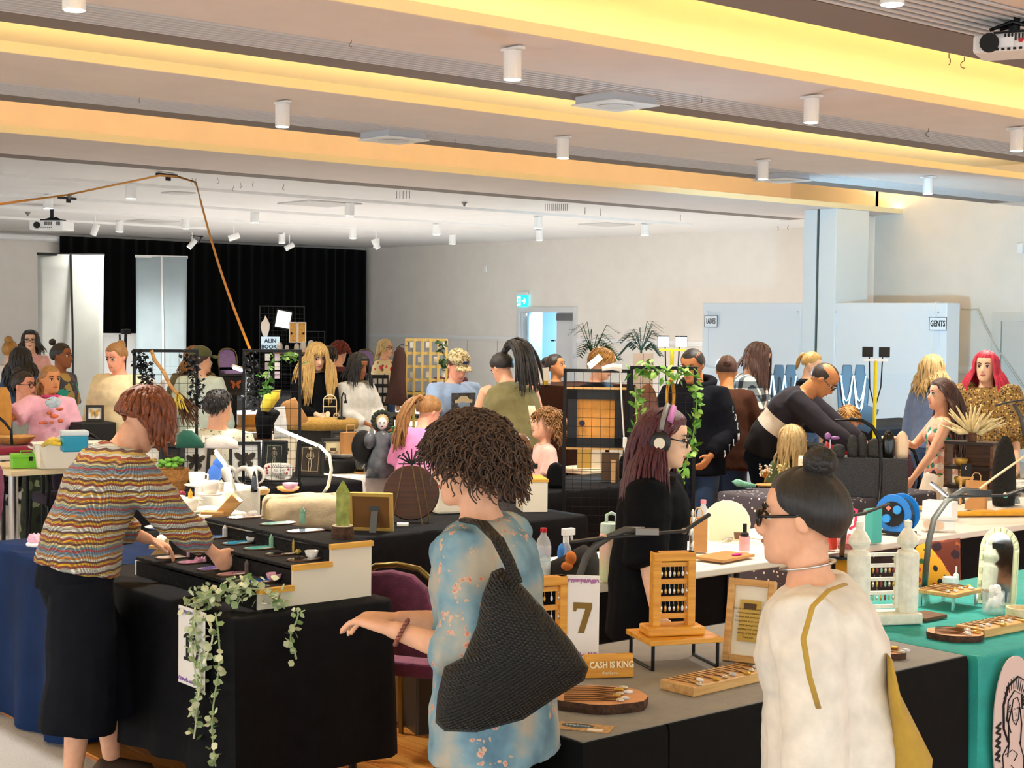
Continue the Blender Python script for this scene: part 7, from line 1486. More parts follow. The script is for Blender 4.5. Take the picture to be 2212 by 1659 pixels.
tag(MB().box((0, 0, .006), (.26, .16, .012)).build('kraft_envelope', kraft, loc=W(1565, 1205, Z), rz=R(8)), 'flat kraft envelope bag on the white table edge', 'envelope'); p = W(1608, 1190, Z); t = thing('pink_jar', 'pink measuring jar with black lid', 'jar', p); MB().lathe([(.026, 0), (.026, .07)], 16).build('jar_body', mat('jar_pink', '#f0b0b4', .2, alpha=.7), t); MB().lathe([(.02, .07), (.02, .085), (.01, .09), (.01, .13)], 14).build('jar_lid', black, t); tag(MB().lathe([(.03, 0), (.034, .035), (.03, .035)], 16).build('brown_tub', mat('clear_brown', '#7a4a2a', .2, alpha=.8), loc=W(1590, 1163, Z)), 'small clear tub of brown beads', 'tub'); tag(MB().tube([(0, 0, .004), (.05, .0, .01), (.1, .02, .004)], [.004, .014, .01], 8, flat=.4).build('steel_spoon', chrome, loc=W(1560, 1168, Z), smooth=True), 'steel spoon lying beside the brown bead tub', 'spoon'); tag(MB().ell((0, 0, .005), (.035, .014, .005)).build('magenta_scarf', mat('magenta', '#d81f8c', .7), loc=W(1592, 1200, Z+.012), smooth=True), 'bright magenta ribbon on the kraft envelope', 'ribbon')
# tubs between the tables
tub = mat('tub_grey', '#4a4a46', .5)
for px, py, d, w, h, l in ((1318, 1440, 5.5, .3, .42, 'grey storage tub behind the number seven card'), (1540, 1400, 5.75, .3, .4, 'grey lidded storage tub behind the earring tower')):
    p = at_z(px, py, d, 0); t = thing('storage_tub', l, 'tub', p, rot_of(p, 15)); MB().rings([(V((0, 0, 0)), V((w*.45, 0, 0)), V((0, .17, 0))), (V((0, 0, h)), V((w*.5, 0, 0)), V((0, .2, 0)))], 20, p=6).build('tub_body', tub, t); MB().rings([(V((0, 0, z_)), V((w*.53, 0, 0)), V((0, .215, 0))) for z_ in (h-.03, h+.02)], 20, p=6).build('tub_rim', mat('tub_lid', '#33332f', .5), t)
    if px < 1400: MB().ell((0, 0, h+.06), (.12, .12, .06)).ell((.06, -.05, h+.06), (.07, .06, .05)).build('plastic_wrap', plast, t, smooth=True)
# cable reel, box, jug etc.
p = W(1938, 1152, Z); t = thing('cable_reel', 'blue cable reel with black sockets on the white table', 'cable reel', p, rot_of(p, -28)); rb = mat('reel_blue', '#1c7fd6', .4); Mx = Matrix.Translation((0, 0, .105)) @ Matrix.Rotation(R(90), 4, 'X')
for y, nm in ((.045, 'front_flange'), (-.05, 'rear_flange')): MB().lathe([(.1, -.006), (.102, 0), (.1, .006)], 30, M=Mx @ Matrix.Translation((0, 0, y))).build(nm, rb, t)
MB().lathe([(.066, .05), (.066, .056)], 24, M=Mx).build('socket_plate', black, t); b = MB()
for k in range(7): b.tube([(.075*math.cos(a*.3142), -.035+k*.011, .105+.075*math.sin(a*.3142)) for a in range(20)], .007, 6, close=True)
b.build('wound_cable', mat('cable_navy', '#14364f', .5), t)['kind'] = 'stuff'
for x, z_ in ((.03, .13), (-.03, .08)): MB().lathe([(.022, 0), (.022, .012)], 16, M=Mx @ Matrix.Translation((x, z_-.105, .056))).build('socket_cap', mat('socket_blue', '#2f9ae8', .4), t)
bx('warning_label', (-.022, -.058, .135), (.022, .002, .022), mat('label_coral', '#e08a78', .5), t, ry=R(45)); bx('reel_stand', (0, 0, .008), (.16, .12, .012), black, t)
p = W(1886, 1172, Z); tag(bx('teal_box', (0, 0, .085), (.075, .05, .17), mat('teal_card', '#4cc0b4', .5), bevel=.003, rz=0), 'upright teal card box beside the cable reel', 'box').location = p; p = W(1815, 1155, Z); t = thing('red_jug', 'red plastic jug beside the black glasses woman', 'jug', p, rot_of(p)); MB().lathe([(.034, 0), (.04, .12), (.042, .15), (.036, .15)], 20).build('jug_body', mat('jug_red', '#d0202a', .35), t, smooth=True); MB().tube([(.04, 0, .14), (.08, 0, .13), (.075, 0, .05), (.045, 0, .03)], .008, 8).build('jug_handle', mat('jug_pink', '#e03a64', .35), t, smooth=True)
p = W(1794, 1186, Z); tag(MB().lathe([(.03, 0), (.03, .13), (.012, .16), (.012, .18)], 16).build('red_bottle', mat('bottle_coral', '#d9483c', .3), loc=p, smooth=True), 'coral red bottle behind the dark bun', 'bottle'); lump(1838, 1180, Z, .075, mat('salt_pink', '#c87a7a', .8, var=.5, vs_=60, bump=1, bs=70), 'rough pink rock bag beside the teal box', 'pink_rock', 'rock', n=16, seed=6)
p = W(2025, 1145, Z); t = thing('food_container', 'clear plastic container of orange slices', 'container', p, rot_of(p, 10)); bx('container_body', (0, 0, .03), (.17, .11, .06), plast, t, bevel=.008); bx('contents', (-.02, 0, .025), (.1, .09, .04), mat('mango', '#e8a832', .6, var=.3, vs_=30), t, bevel=.015); bx('container_lid', (0, 0, .064), (.175, .115, .008), plast, t); p = W(2030, 1120, Z); tag(bx('white_carton', (0, 0, .05), (.17, .1, .1), white, bevel=.003, rz=rot_of(p, -20)), 'white carton behind the plastic food container', 'box').location = p
tag(MB().box((0, 0, .008), (.5, .1, .016)).ell((.15, 0, .016), (.14, .05, .02)).ell((-.05, .01, .014), (.1, .045, .015)).build('mustard_cloth', cloth('mustard', '#d99a1c'), loc=W(2145, 1112, Z), rz=R(-32), smooth=True), 'long folded mustard cloth on the white table', 'fabric'); tag(MB().box((0, 0, .008), (.16, .08, .016)).build('mustard_pouch', cloth('mustard_print', '#d9a83a', .4), loc=W(1985, 1100, Z), rz=R(-30), bevel=.006), 'mustard printed pouch beside the cable reel', 'pouch'); lump(2180, 1088, Z, .06, mat('geode', '#8f9a98', .4, var=.6, vs_=40), 'grey geode rock at the end of the white table', 'geode', 'rock', n=10, seed=9)
pillow('floral_cushion', 'orange and black floral fabric bag under the white table', 'fabric', [(1955, 1615), (1958, 1300), (1965, 1215), (1980, 1180), (2000, 1172), (2030, 1205), (2055, 1245), (2066, 1300), (2070, 1615)], 6.75, .2, floral('cushion_floral', '#e8a01c', '#1c1a1a', '#c93a1c', '#2f5a2c', 26, .4)); pillow('patterned_throw', 'rust patterned throw hanging under the white table', 'fabric', [(2012, 1170), (2074, 1162), (2078, 1515), (2016, 1515)], 7.6, .06, floral('throw_rust', '#7a3a28', '#d9906a', '#3a2430', '#b9622e', 18, .45)); pillow('mustard_bag', 'mustard paper sack under the white table edge', 'bag', [(1805, 1205), (1842, 1195), (1850, 1230), (1852, 1558), (1806, 1558)], 7.2, .1, cloth('mustard', '#d99a1c'))
p = at_z(2140, 1200, 7.7, 0); tag(bx('black_drape', (0, 0, .37), (1.6, .03, .74), blkc), 'black drape closing the front of the white table', 'drape').location = (7.9, 4.72, .005)
p = at_z(1420, 1300, 7.3, 0); tag(bx('black_drape', (0, 0, .36), (1.5, .03, .72), blkc), 'black drape hanging behind the headphone woman', 'drape').location = (5.2, 5.27, .005)
# ---- grid panels with ivy
tg, wg, hg = grid_panel(1221, 1358, 800, 9.5, 0, 'black grid panel carrying the framed cork board', step=.055, bar=.013); th_, wh, hh = grid_panel(1365, 1502, 794, 9.4, 0, 'black grid panel draped with bright ivy', step=.055, bar=.013)
c = D(1287, 904, 9.62); t = thing('cork_board', 'orange cork board in a wide black frame', 'board', c, rot_of(c)); w, h = .355, .36; b = MB()
for s in (-1, 1): b.box((s*(w/2-.03), 0, 0), (.06, .03, h)).box((0, 0, s*(h/2-.03)), (w, .03, .06))
b.build('frame', mat('frame_black', '#17181b', .45), t); bx('cork', (0, .006, 0), (w-.1, .01, h-.1), mat('cork_orange', '#e5a24e', .8, var=.1, vs_=20), t); MB().lathe([(.018, 0), (.018, .004)], 18, M=Matrix.Translation((-.085, -.004, -.03)) @ Matrix.Rotation(R(90), 4, 'X')).build('round_sticker', mat('sticker_navy', '#1b1d33', .4), t); bx('top_ledge', (0, 0, h/2+.008), (w+.02, .04, .012), oak, t); bx('bottom_ledge', (0, 0, -h/2-.008), (w+.02, .04, .012), oak, t)
leafvine('ivy_vine', 'bright ivy across the top of the grid panel', [D(1370, 810, 9.3), D(1400, 790, 9.3), D(1425, 800, 9.3), D(1450, 815, 9.3), D(1480, 808, 9.3), D(1505, 812, 9.3)], ivy, 55, .05, .035, 21); leafvine('ivy_vine', 'ivy hanging down the post beside the hooded man', [D(1500, 830, 9.3), D(1505, 870, 9.3), D(1500, 920, 9.3), D(1495, 960, 9.3), D(1482, 1000, 9.3), D(1478, 1035, 9.3)], ivy, 55, .05, .03, 22); leafvine('ivy_vine', 'ivy hanging between the two grid panels', [D(1372, 835, 9.3), D(1374, 880, 9.3), D(1378, 940, 9.3), D(1366, 1000, 9.3)], ivy, 40, .05, .025, 23)
pillow('oval_wood_board', 'tall oval brown board behind the ivy panel', 'board', [(1398+27*math.cos(i*.449), 905+78*math.sin(i*.449)) for i in range(14)], 9.46, .03, wood('reddish_board', '#5d3218', '#8a5230'), lv=(1, .99, .97, .9, .5, .1))
c = D(1448, 858, 9.43); tag(MB().tube([(.022*math.cos(a*.3142), .02*math.cos(a*.3142), .1*math.sin(a*.3142)) for a in range(20)], .011, 8, close=True).build('tambourine', mat('rim_gold', '#c98f2c', .35, metal=.5), loc=c, rz=rot_of(c), smooth=True), 'gold-rimmed tambourine hanging on the ivy panel', 'tambourine')
tag(MB().tube([V((0, 0, 0)), D(1343, 870, 9.4)-D(1340, 800, 9.4), D(1349, 960, 9.4)-D(1340, 800, 9.4), D(1352, 1060, 9.4)-D(1340, 800, 9.4), D(1354, 1170, 9.4)-D(1340, 800, 9.4)], .005, 6).build('white_cable', white, loc=D(1340, 800, 9.4), smooth=True), 'white cable hanging down the cork board panel', 'cable'); p = D(1350, 956, 9.36); tag(bx('cable_switch', (0, 0, 0), (.026, .016, .065), white, bevel=.005, rz=rot_of(p)), 'white inline switch on the hanging cable', 'switch').location = p
p = D(1322, 797, 9.4); t = thing('clip_lamp', 'white clip lamp glaring on top of the cork board panel', 'lamp', p, rot_of(p)); MB().rings([(V((-.06, 0, 0)), V((0, .02, 0)), V((0, 0, .014))), (V((0, 0, .014)), V((0, .022, 0)), V((0, 0, .02))), (V((.06, 0, .005)), V((0, .02, 0)), V((0, 0, .022)))], 12, p=4).build('lamp_clip', white, t); MB().tube([(-.14, -.02, .015), (-.07, -.02, .075)], .018, 8).build('light_bar', mat('bar_glow', '#fff2c4', .4, emit=12), t)
# behind the grids
cloth_cover('tablecloth', 'black tablecloth behind the cork board panel', 6.35, 7.75, 7.3, 8.0, blkc, seed=15); table('trestle_table', 'folding table under the black cloth behind the cork board', 6.4, 7.7, 7.35, 7.95)
p = W(1318, 1040, Z); t = thing('easel_frame_back', 'brown picture back on an easel behind the grid', 'picture frame', p, rot_of(p)); MB().box((0, 0, .1), (.12, .012, .2), rx=R(10)).build('backing', mat('backing_brown', '#5d4631', .8), t); MB().box((.02, -.03, .08), (.03, .008, .17), rx=R(-16)).build('easel_leg', mat('ply_leg', '#a98250', .7), t)
for px, py, w, h, l in ((1200, 1055, .12, .17, 'black round-topped bag with red zip beside the grid'), (1355, 1035, .13, .18, 'black round-topped bag behind the grid')):
    p = W(px, py, Z); tag(MB().prism([(-w/2, 0), (w/2, 0), (w/2, h*.5), (w*.38, h*.85), (0, h), (-w*.38, h*.85), (-w/2, h*.5)], .08).build('black_bag', cloth('bag_black', '#0f0f11'), loc=p, rz=rot_of(p), bevel=.02), l, 'bag')
b = [W(1290, 1000, Z), W(1360, 1005, Z)]; p = W(1300, 1000, Z); 
for k, (px, c) in enumerate(((1262, '#c9a24a'), (1292, '#e9dcc0'), (1330, '#efe6d2'))):
    p = at_z(px, 1000, 11.2, Z+.02); tag(MB().box((0, 0, .07), (.1, .06, .14)).build('small_box', mat('boxc_'+c, c, .6), loc=p, rz=rot_of(p)), ('gold', 'cream', 'ivory')[k]+' small box on the table behind the grid panel', 'box')
p = at_z(1300, 1000, 11.2, 0); table('stall_table', 'pale table behind the cork board grid', p.x-.15, p.x+.7, p.y-.05, p.y+.35, .79, topm=paleply)
# ---- starry table, stones
k = NT('starry_cloth'); vo = k.voro(k.co(), 26); k.col(k.mix(k.math('LESS_THAN', vo, .2), '#4d4850', '#e9e6e0')); k.set(rough=.85)
cloth_cover('tablecloth', 'grey tablecloth with white star dots', 7.42, 8.66, 5.9, 6.7, k.m, seed=16, z=.77); table('trestle_table', 'folding table under the starry grey cloth', 7.46, 8.62, 5.95, 6.65)
pillow('green_carving', 'twisted green jade carving on the starry cloth', 'carving', [(1580, 1040), (1592, 1034), (1610, 1040), (1632, 1046), (1634, 1053), (1615, 1054), (1590, 1050)], W(1605, 1056, Z).dot(FWD)-CAM.dot(FWD), .06, stone_mat('jade', '#7ec0a0')); p = W(1660, 1050, Z); tag(MB().lathe([(.06, 0), (.08, .012), (.07, .012)], 22, sx=1.3).build('wooden_plate', oak, loc=p), 'oval wooden plate under the crystal trees', 'plate')
for k_, (px, py, l, cc, n) in enumerate(((1652, 1042, 'little crystal tree with white beads on the plate', '#f2ead8', 40), (1690, 1040, 'little crystal tree with yellow beads behind the bun', '#e9dc9a', 50))):
    p = W(px, py, Z+.013); t = thing('crystal_tree', l, 'ornament', p); rng = random.Random(k_); MB().tube([(0, 0, 0), (.004, 0, .03), (0, 0, .06)], [.006, .004, .003], 6).build('trunk', gold, t); b = MB(); c = MB()
    for i in range(n): a, r, z_ = rng.uniform(0, 6.28), rng.uniform(.01, .05), rng.uniform(.04, .12); b.ell((r*math.cos(a), r*math.sin(a), z_), (.006,)*3, 6, 4); c.tube([(0, 0, .03), (r*math.cos(a), r*math.sin(a), z_)], .001, 3)
    b.build('beads', mat('bead_'+cc, cc, .3), t)['kind'] = 'stuff'; c.build('wire_twigs', gold, t)['kind'] = 'stuff'
p = W(1890, 1075, Z); p.z = .774; gt = mat('glitter_grey', '#3d4044', .7, var=.8, vs_=160, bump=.8, bs=200); t = thing('textured_plinth', 'long grey glittery plinth under the dark stones', 'plinth', p+V((.05, .12, 0)), rot_of(p)); bx('plinth_body', (0, 0, .125), (.53, .2, .25), gt, t, bevel=.006); zp_ = .774+.252; pc = p+V((.05, .12, 0))
p = W(1772, 1080, Z); tag(bx('cream_plinth', (0, 0, .13), (.12, .2, .26), mat('speckled_cream', '#efe6c4', .7, var=.15, vs_=60), bevel=.004, rz=rot_of(p)), 'cream speckled plinth beside the grey plinth', 'plinth').location = (p.x, p.y+.1, .774)
dk = mat('dark_stone', '#2c2d2b', .8, var=.5, vs_=40, bump=.7, bs=40); gl = mat('gloss_stone', '#12140f', .12, var=.5, vs_=20)
def stone(px0, px1, py0, m, label, d=9.75, z=zp_, name='tall_stone', cat='stone'):
    c = D((px0+px1)/2, 1000, d); h = D(px0, py0, d).z-z; w = (px1-px0)*d/FPX; p = V((c.x, c.y, z)); t = tag(MB().lathe([(w*.46, 0), (w*.5, h*.2), (w*.5, h*.55), (w*.4, h*.82), (w*.2, h*.97), (w*.02, h)], 14, sy=.7).build(name, m, loc=p, rz=rot_of(p), smooth=True), label, cat); k = t.modifiers.new('d', 'DISPLACE'); tx = bpy.data.textures.get('stonebump') or bpy.data.textures.new('stonebump', 'CLOUDS'); tx.noise_scale = .06; k.texture = tx; k.strength = .02; return t
stone(1797, 1826, 958, dk, 'squat black stone block on the grey plinth'); stone(1830, 1853, 938, dk, 'tall grey stone, first half of the heart pair'); stone(1852, 1872, 934, dk, 'tall grey stone, second half of the heart pair'); stone(1872, 1904, 946, dk, 'rounded mossy grey stone on the plinth'); stone(1905, 1932, 929, gl, 'glossy black standing stone on the plinth')
stone(1934, 1962, 930, mat('cream_ceramic', '#f3d8b4', .4), 'cream fluted vase sculpture at the plinth end', name='cream_vase', cat='vase'); p = at_z(1793, 960, 9.6, zp_); t = thing('crystal_flower', 'purple crystal flower on a thin stem', 'ornament', p+V((0, 0, 0)), rot_of(p)); MB().tube([(0, 0, 0), (0, 0, .12)], .003).build('stem', chrome, t); MB().ell((-.015, 0, .14), (.02, .02, .022)).ell((.03, 0, .13), (.03, .02, .012)).build('crystal_head', pur, t, smooth=True)
pts = [D(*q, 9.4) for q in ((1896, 1122), (1902, 1060), (1903, 990), (1900, 950), (1885, 922), (1862, 908), (1835, 905))]; c = W(1897, 1120, Z); t = thing('arc_lamp', 'black arched lamp rising in front of the stones', 'lamp', c); MB().tube([V((0, 0, .01))]+[q-c for q in pts[1:]], .011, 9).build('arched_stem', blackmetal, t, smooth=True); MB().tube([D(1858, 906, 9.4)-c, D(1803, 908, 9.4)-c], .012, 8, flat=.5).build('lamp_head', blackmetal, t); MB().lathe([(.06, 0), (.06, .015)], 18).build('foot', blackmetal, t)
# ---- necklace busts on the black table
cloth_cover('tablecloth', 'black tablecloth under the necklace busts', 11.5, 15.2, 9.75, 10.9, blkc, seed=17); table('trestle_table', 'folding table under the necklace busts cloth', 11.55, 15.15, 9.8, 10.85)
bust = mat('bust_navy', '#0d161e', .7); pearl = mat('pearls', '#e6eef0', .25)
for k_, px in enumerate((1577, 1654, 1681, 1706, 1828, 1856)):
    d = 16.2; p = at_z(px, 880, d, Z); h = D(px, 786, d).z-Z; t = thing('necklace_bust', 'dark necklace bust hung with %s on the black table' % ('one plain chain', 'two long strands', 'big white beads', 'a green pendant', 'a long pearl rope', 'three looped pearl ropes')[k_], 'necklace bust', p, rot_of(p)); w = .11
    MB().prism([(-w*.55, 0), (w*.55, 0), (w*.8, h*.35), (w*.95, h*.72), (w*.5, h*.86), (w*.42, h), (-w*.42, h), (-w*.5, h*.86), (-w*.95, h*.72), (-w*.8, h*.35)], .05, Matrix.Rotation(R(-10), 4, 'X')).build('bust_board', bust, t, bevel=.01)
    for j in range(1+k_ % 3): MB().tube([(w*.55*x, -.03+.03*(1-abs(x))*0, h*((.42-j*.13)+(.4+j*.13)*x*x)) for x in (-1, -.75, -.5, -.25, 0, .25, .5, .75, 1)], .006, 6).build('necklace_strand', pearl, t, smooth=True)
for k_ in range(7):
    p = at_z(1802+k_*9, 885, 15.9, Z); tag(MB().lathe([(.017, 0), (.017, .06), (.008, .065), (.008, .11)], 12).build('polish_bottle', mat('polish_'+('pink' if k_ > 3 else 'black'), '#e9b9b0' if k_ > 3 else '#16161a', .3), loc=p), 'pink polish bottle on the necklace table' if k_ > 3 else 'black polish bottle on the necklace table', 'bottle', 'pink polish bottles' if k_ > 3 else 'black polish bottles')
p = at_z(1872, 902, 15.7, Z); tag(MB().box((0, 0, .13), (.16, .015, .26), ry=R(22)).build('tilted_mirror', mat('screen_dark', '#15161a', .3), loc=p, rz=rot_of(p)), 'tilted black table mirror beside the polish bottles', 'mirror')
for k_ in range(4):
    p = at_z(1690+k_*22, 915, 15.9, Z); tag(MB().lathe([(.06, 0), (.062, .03), (.05, .03)], 16).build('ring_dish', mat('dish_aqua', '#cfe3e6', .3), loc=p), 'pale round ring dish on the necklace table', 'dish', 'ring dishes')
# black table with drum bag
cloth_cover('tablecloth', 'black tablecloth under the round drum bag', 9.95, 11.3, 8.75, 9.4, blkc, seed=18); table('trestle_table', 'folding table under the drum bag cloth', 10.0, 11.25, 8.8, 9.35)
p = W(1610, 965, Z); t = thing('drum_bag', 'round patterned drum-shaped bag on black cloth', 'bag', p, rot_of(p, 8)); k = mat('script_cloth', '#d9cda8', .8, var=.5, vs_=50); MB().lathe([(.08, -.05), (.085, -.04), (.085, .04), (.08, .05)], 26, M=Matrix.Translation((0, 0, .086)) @ Matrix.Rotation(R(90), 4, 'X')).build('bag_body', k, t); MB().tube([(-.03, -.05, .12), (-.03, -.05, .19), (.03, -.05, .19), (.03, -.05, .12)], .007, 6).build('bag_handle', oak, t)
p = W(1640, 962, Z); tag(MB().lathe([(.07, 0), (.1, .05), (.1, .09), (.11, .1), (.08, .09)], 22).build('black_pot', mat('gloss_black', '#101112', .25), loc=p+V((.1, .12, 0)), smooth=True), 'glossy black pot beside the drum bag', 'pot'); p = onY(1668, 1000, 8.7); o = bx('paper_notice', (0, 0, 0), (.16, .006, .28), paper); o.location = p; tag(o, 'white notice hanging on the black cloth below the drum bag', 'notice')
# ---- work lights
yelm = mat('stand_yellow', '#e8d51c', .45)
def worklight(px, py, d, label, lit, aim):
    h = D(px, py, d).z; p = at_z(px, py, d, 0); t = thing('work_light', label, 'work light', p, rot_of(p)); MB().tube([(0, 0, .02), (0, 0, h)], .017, 10).build('pole', yelm, t); bx('cross_bar', (0, 0, h), (.22, .03, .02), yelm if lit else white, t)
    for a in range(3): MB().tube([(0, 0, .35), (.35*math.cos(a*2.1), .35*math.sin(a*2.1), .015)], .012).build('tripod_leg', yelm, t)
    for s in (-1, 1):
        bx('lamp_head', (s*.075, .0, h+.075), (.1, .05, .09), black, t, rx=R(-12), bevel=.006); bx('lamp_glass', (s*.075, -.028 if lit else .03, h+.07 if lit else h+.08), (.09, .006, .08), mat('flood_glow', '#e8f8ff', .4, emit=30), t, rx=R(-12))
        MB().tube([(s*.06, .02, h+.03), (s*.05, .03, h-.25), (0, .03, h-.45)], .006, 6).build('lamp_cable', black, t)
    l = bpy.data.lights.new('work_beam', 'SPOT'); l.energy = 60 if lit else 650; l.spot_size = R(120) if lit else R(84); l.spot_blend = .7; l.shadow_soft_size = .12; l.color = (.32, .7, 1); o = bpy.data.objects.new('work_beam', l); COL.objects.link(o); o.location = p+V((0, 0, h+.08))+(aim-p).normalized()*.12*V((1, 1, 0)).length*.7; o.rotation_euler = (V(aim)-o.location).to_track_quat('-Z', 'Y').to_euler()
worklight(1452, 756, 13.2, 'lit twin work light on a yellow stand behind the ivy', True, V((0, 0, 1.5))); worklight(1892, 778, 14.3, 'twin work light on a yellow stand aimed at the partition', False, V((XP, 13.4, 1.5)))
def palm(px, py, d, label, n=13, r=.35, seed=0, m=None):
    rng = random.Random(seed); p = at_z(px, py, d, 0); h = D(px, py, d).z; t = thing('potted_palm', label, 'plant', p); m = m or mat('palm_green', '#2f5a30', .6, var=.3, vs_=20); MB().lathe([(.12, 0), (.16, .3), (.14, .3)], 18).build('pot', walnut, t); MB().tube([(0, 0, .28), (.02, 0, h*.6), (0, 0, h)], [.025, .02, .012], 8).build('trunk', mat('trunk_green', '#4a5a34', .8), t)
    for i in range(n):
        a = i*2.4; up = rng.uniform(.05, .4); L = r*rng.uniform(.7, 1.1); tip = V((L*math.cos(a), L*math.sin(a), up-.12)); mid = V((L*.5*math.cos(a), L*.5*math.sin(a), up*.8+.05)); b = MB().tube([V((0, 0, h)), V((0, 0, h))+mid, V((0, 0, h))+tip], [.005, .004, .002], 5)
        for j in range(9):
            f = .25+j*.083; c = V((0, 0, h)).lerp(V((0, 0, h))+mid, min(1, f*2)) if f < .5 else (V((0, 0, h))+mid).lerp(V((0, 0, h))+tip, f*2-1)
            for s in (-1, 1): u = V((-math.sin(a)*s, math.cos(a)*s, -.35)); e = c+u*.11*(1.2-f*.6)+tip.normalized()*.05; q = V((math.cos(a), math.sin(a), 0))*.014; b.add([c-q, c+q, c.lerp(e, .6)+q, e, c.lerp(e, .6)-q], [(0, 1, 2, 3, 4)])
        b.build('frond', m, t)
palm(1280, 765, 17, 'leafy dark green palm behind the cork board panel', seed=1); palm(1385, 758, 18.5, 'finer palm beside the lit work light', 14, .34, 2, mat('palm_dim', '#4a6a5c', .6))
p = at_z(1388, 850, 13.6, 0); h = D(1388, 763, 13.6).z; t = thing('folded_display_board', 'tall pale folded display board behind the ivy', 'display board', p, rot_of(p)); 
for s in (-1, 1): bx('board_leaf', (s*.045, .01, h/2), (.088, .02, h), mat('board_blush', '#ecdccf', .6), t, rz=R(s*12))
# ---- right edge: dark shelf, dried grasses, stone cloth
k = NT('marble_cloth'); nz = k.noise(k.co(), 6, 5, rough=.7); k.col(k.ramp(nz, [(.4, '#2f3030'), (.52, '#cfcabd'), (.7, '#efebe0')])); k.set(rough=.6)
p = W(2150, 1062, Z); cloth_cover('tablecloth', 'marble-print cloth on the far right table', p.x+.0, p.x+1.3, p.y-.1, p.y+.42, k.m, seed=19); table('trestle_table', 'folding table under the marble-print cloth', p.x+.04, p.x+1.25, p.y-.05, p.y+.38); t = thing('dark_shelf', 'dark open wooden shelf unit with gold bowls', 'shelf', p+V((.05, .22, .004)), rot_of(p, -12)); w, h = .3, .3
for s in (-1, 1): bx('side', (s*w/2, 0, h/2), (.018, .16, h), walnut, t)
for z_ in (.01, h*.45, h): bx('shelf_board', (0, 0, z_), (w+.02, .17, .018), wood('ebony', '#1d140e', '#3a281c'), t)
bx('back_panel', (.04, .075, h/2), (w*.6, .012, h), walnut, t); 
for k_, z_ in enumerate((.02, h*.45+.01)): MB().lathe([(.03, 0), (.045, .04), (.04, .05), (.02, .02)], 18, c=(-.06, -.02, z_)).build('gold_bowl', mat('amber_gold', '#d9b04a', .3, var=.4, vs_=30), t, smooth=True)  # bowls in mottled amber gold
ps = p+V((.05, .22, .004+h+.01)); t = thing('dried_grass', 'fan of dried pampas grass on the dark shelf', 'dried plant', ps); MB().lathe([(.03, 0), (.035, .05), (.02, .06)], 14).build('vase', walnut, t); rng = random.Random(3); gm2 = mat('pampas', '#ead9a6', .9, var=.2, vs_=40)
for i in range(34):
    a = rng.uniform(-1.2, 1.3); L = rng.uniform(.13, .26); q = V((math.sin(a)*L*.763, -math.sin(a)*L*.646, .05+math.cos(a)*L*.8)); y = V((rng.uniform(-.03, .03),)*3); MB().tube([(0, 0, .05), q*.5+y+V((0, 0, .02)), q+y], [.002, .012, .003], 6).build('plume', gm2, t, smooth=True)
c = D(2186, 985, 9.35); tag(MB().lathe([(.075, 0), (.085, .1), (.08, .25), (.055, .36), (.02, .42)], 16, sy=.8).build('black_pillar_stone', mat('rough_black', '#15140f', .9, var=.5, vs_=60, bump=1, bs=80), loc=V((c.x, c.y+.05, .776)), smooth=True), 'rough black pillar stone beside the dark shelf', 'stone')
p = at_z(2208, 985, 9.6, .78); p += V((.15, -.0, .0)); t = thing('white_coral', 'white branching coral ornament beside the black stone', 'coral', p); b = MB(); rng = random.Random(8)
def twig2(p, a, l, r, n):
    q = p+V((math.sin(a)*l*.763, -math.sin(a)*l*.646, math.cos(a)*l)); b.tube([p, q], [r, r*.7], 6)
    if n:
        for s in (-1, 0, 1): twig2(q, a+s*rng.uniform(.3, .6), l*.72, r*.7, n-1)
twig2(V((0, 0, .3)), 0, .07, .014, 3); b.build('branches', mat('coral_white', '#eef2f6', .5), t); MB().lathe([(.06, 0), (.06, .28), (.03, .31)], 16).build('pedestal', white, t)
c = D(2089, 943, 9.3); t = thing('moon_card', 'black card with silver moon on a wooden easel', 'card', c, rot_of(c)); bx('card_face', (0, 0, .04), (.062, .008, .08), black, t); MB().tube([(.006*math.cos(a), -.006, .055+.01*math.sin(a)) for a in (1.2, 2, 3, 4, 5)], .002, 5).build('moon', MATS['pendant_silver'], t); bx('easel_shelf', (0, .0, -.004), (.09, .05, .012), oak, t)
for s in (-1, 1): bx('easel_leg', (s*.03, .01, -.09), (.014, .014, .17), oak, t)
t.location.z = .776+.175; t = arm_lamp('black lamp arm over the dried grasses', [((2182, 868), (2150, 876)), ((2182, 868), (2225, 862))], [(2190, 872), (2205, 900), (2215, 950)], (2222, 1060), 9.4, z=.78)
p = at_z(1952, 940, 12.2, 0); banquet_chair(p, rot_of(p, 160), 'dark banquet chair beside the floral sundress', mat('chair_plum', '#4a2f3c', .7), blackmetal)
tag(MB().tube([V((0, 0, 0)), D(2150, 1030, 8.4)-D(2085, 1080, 8.4), D(2214, 985, 8.4)-D(2085, 1080, 8.4)], .007, 6).build('cream_cable', mat('cable_cream', '#e6d9b0', .5), loc=D(2085, 1080, 8.4), smooth=True), 'cream cable strung up to the marble table', 'cable')
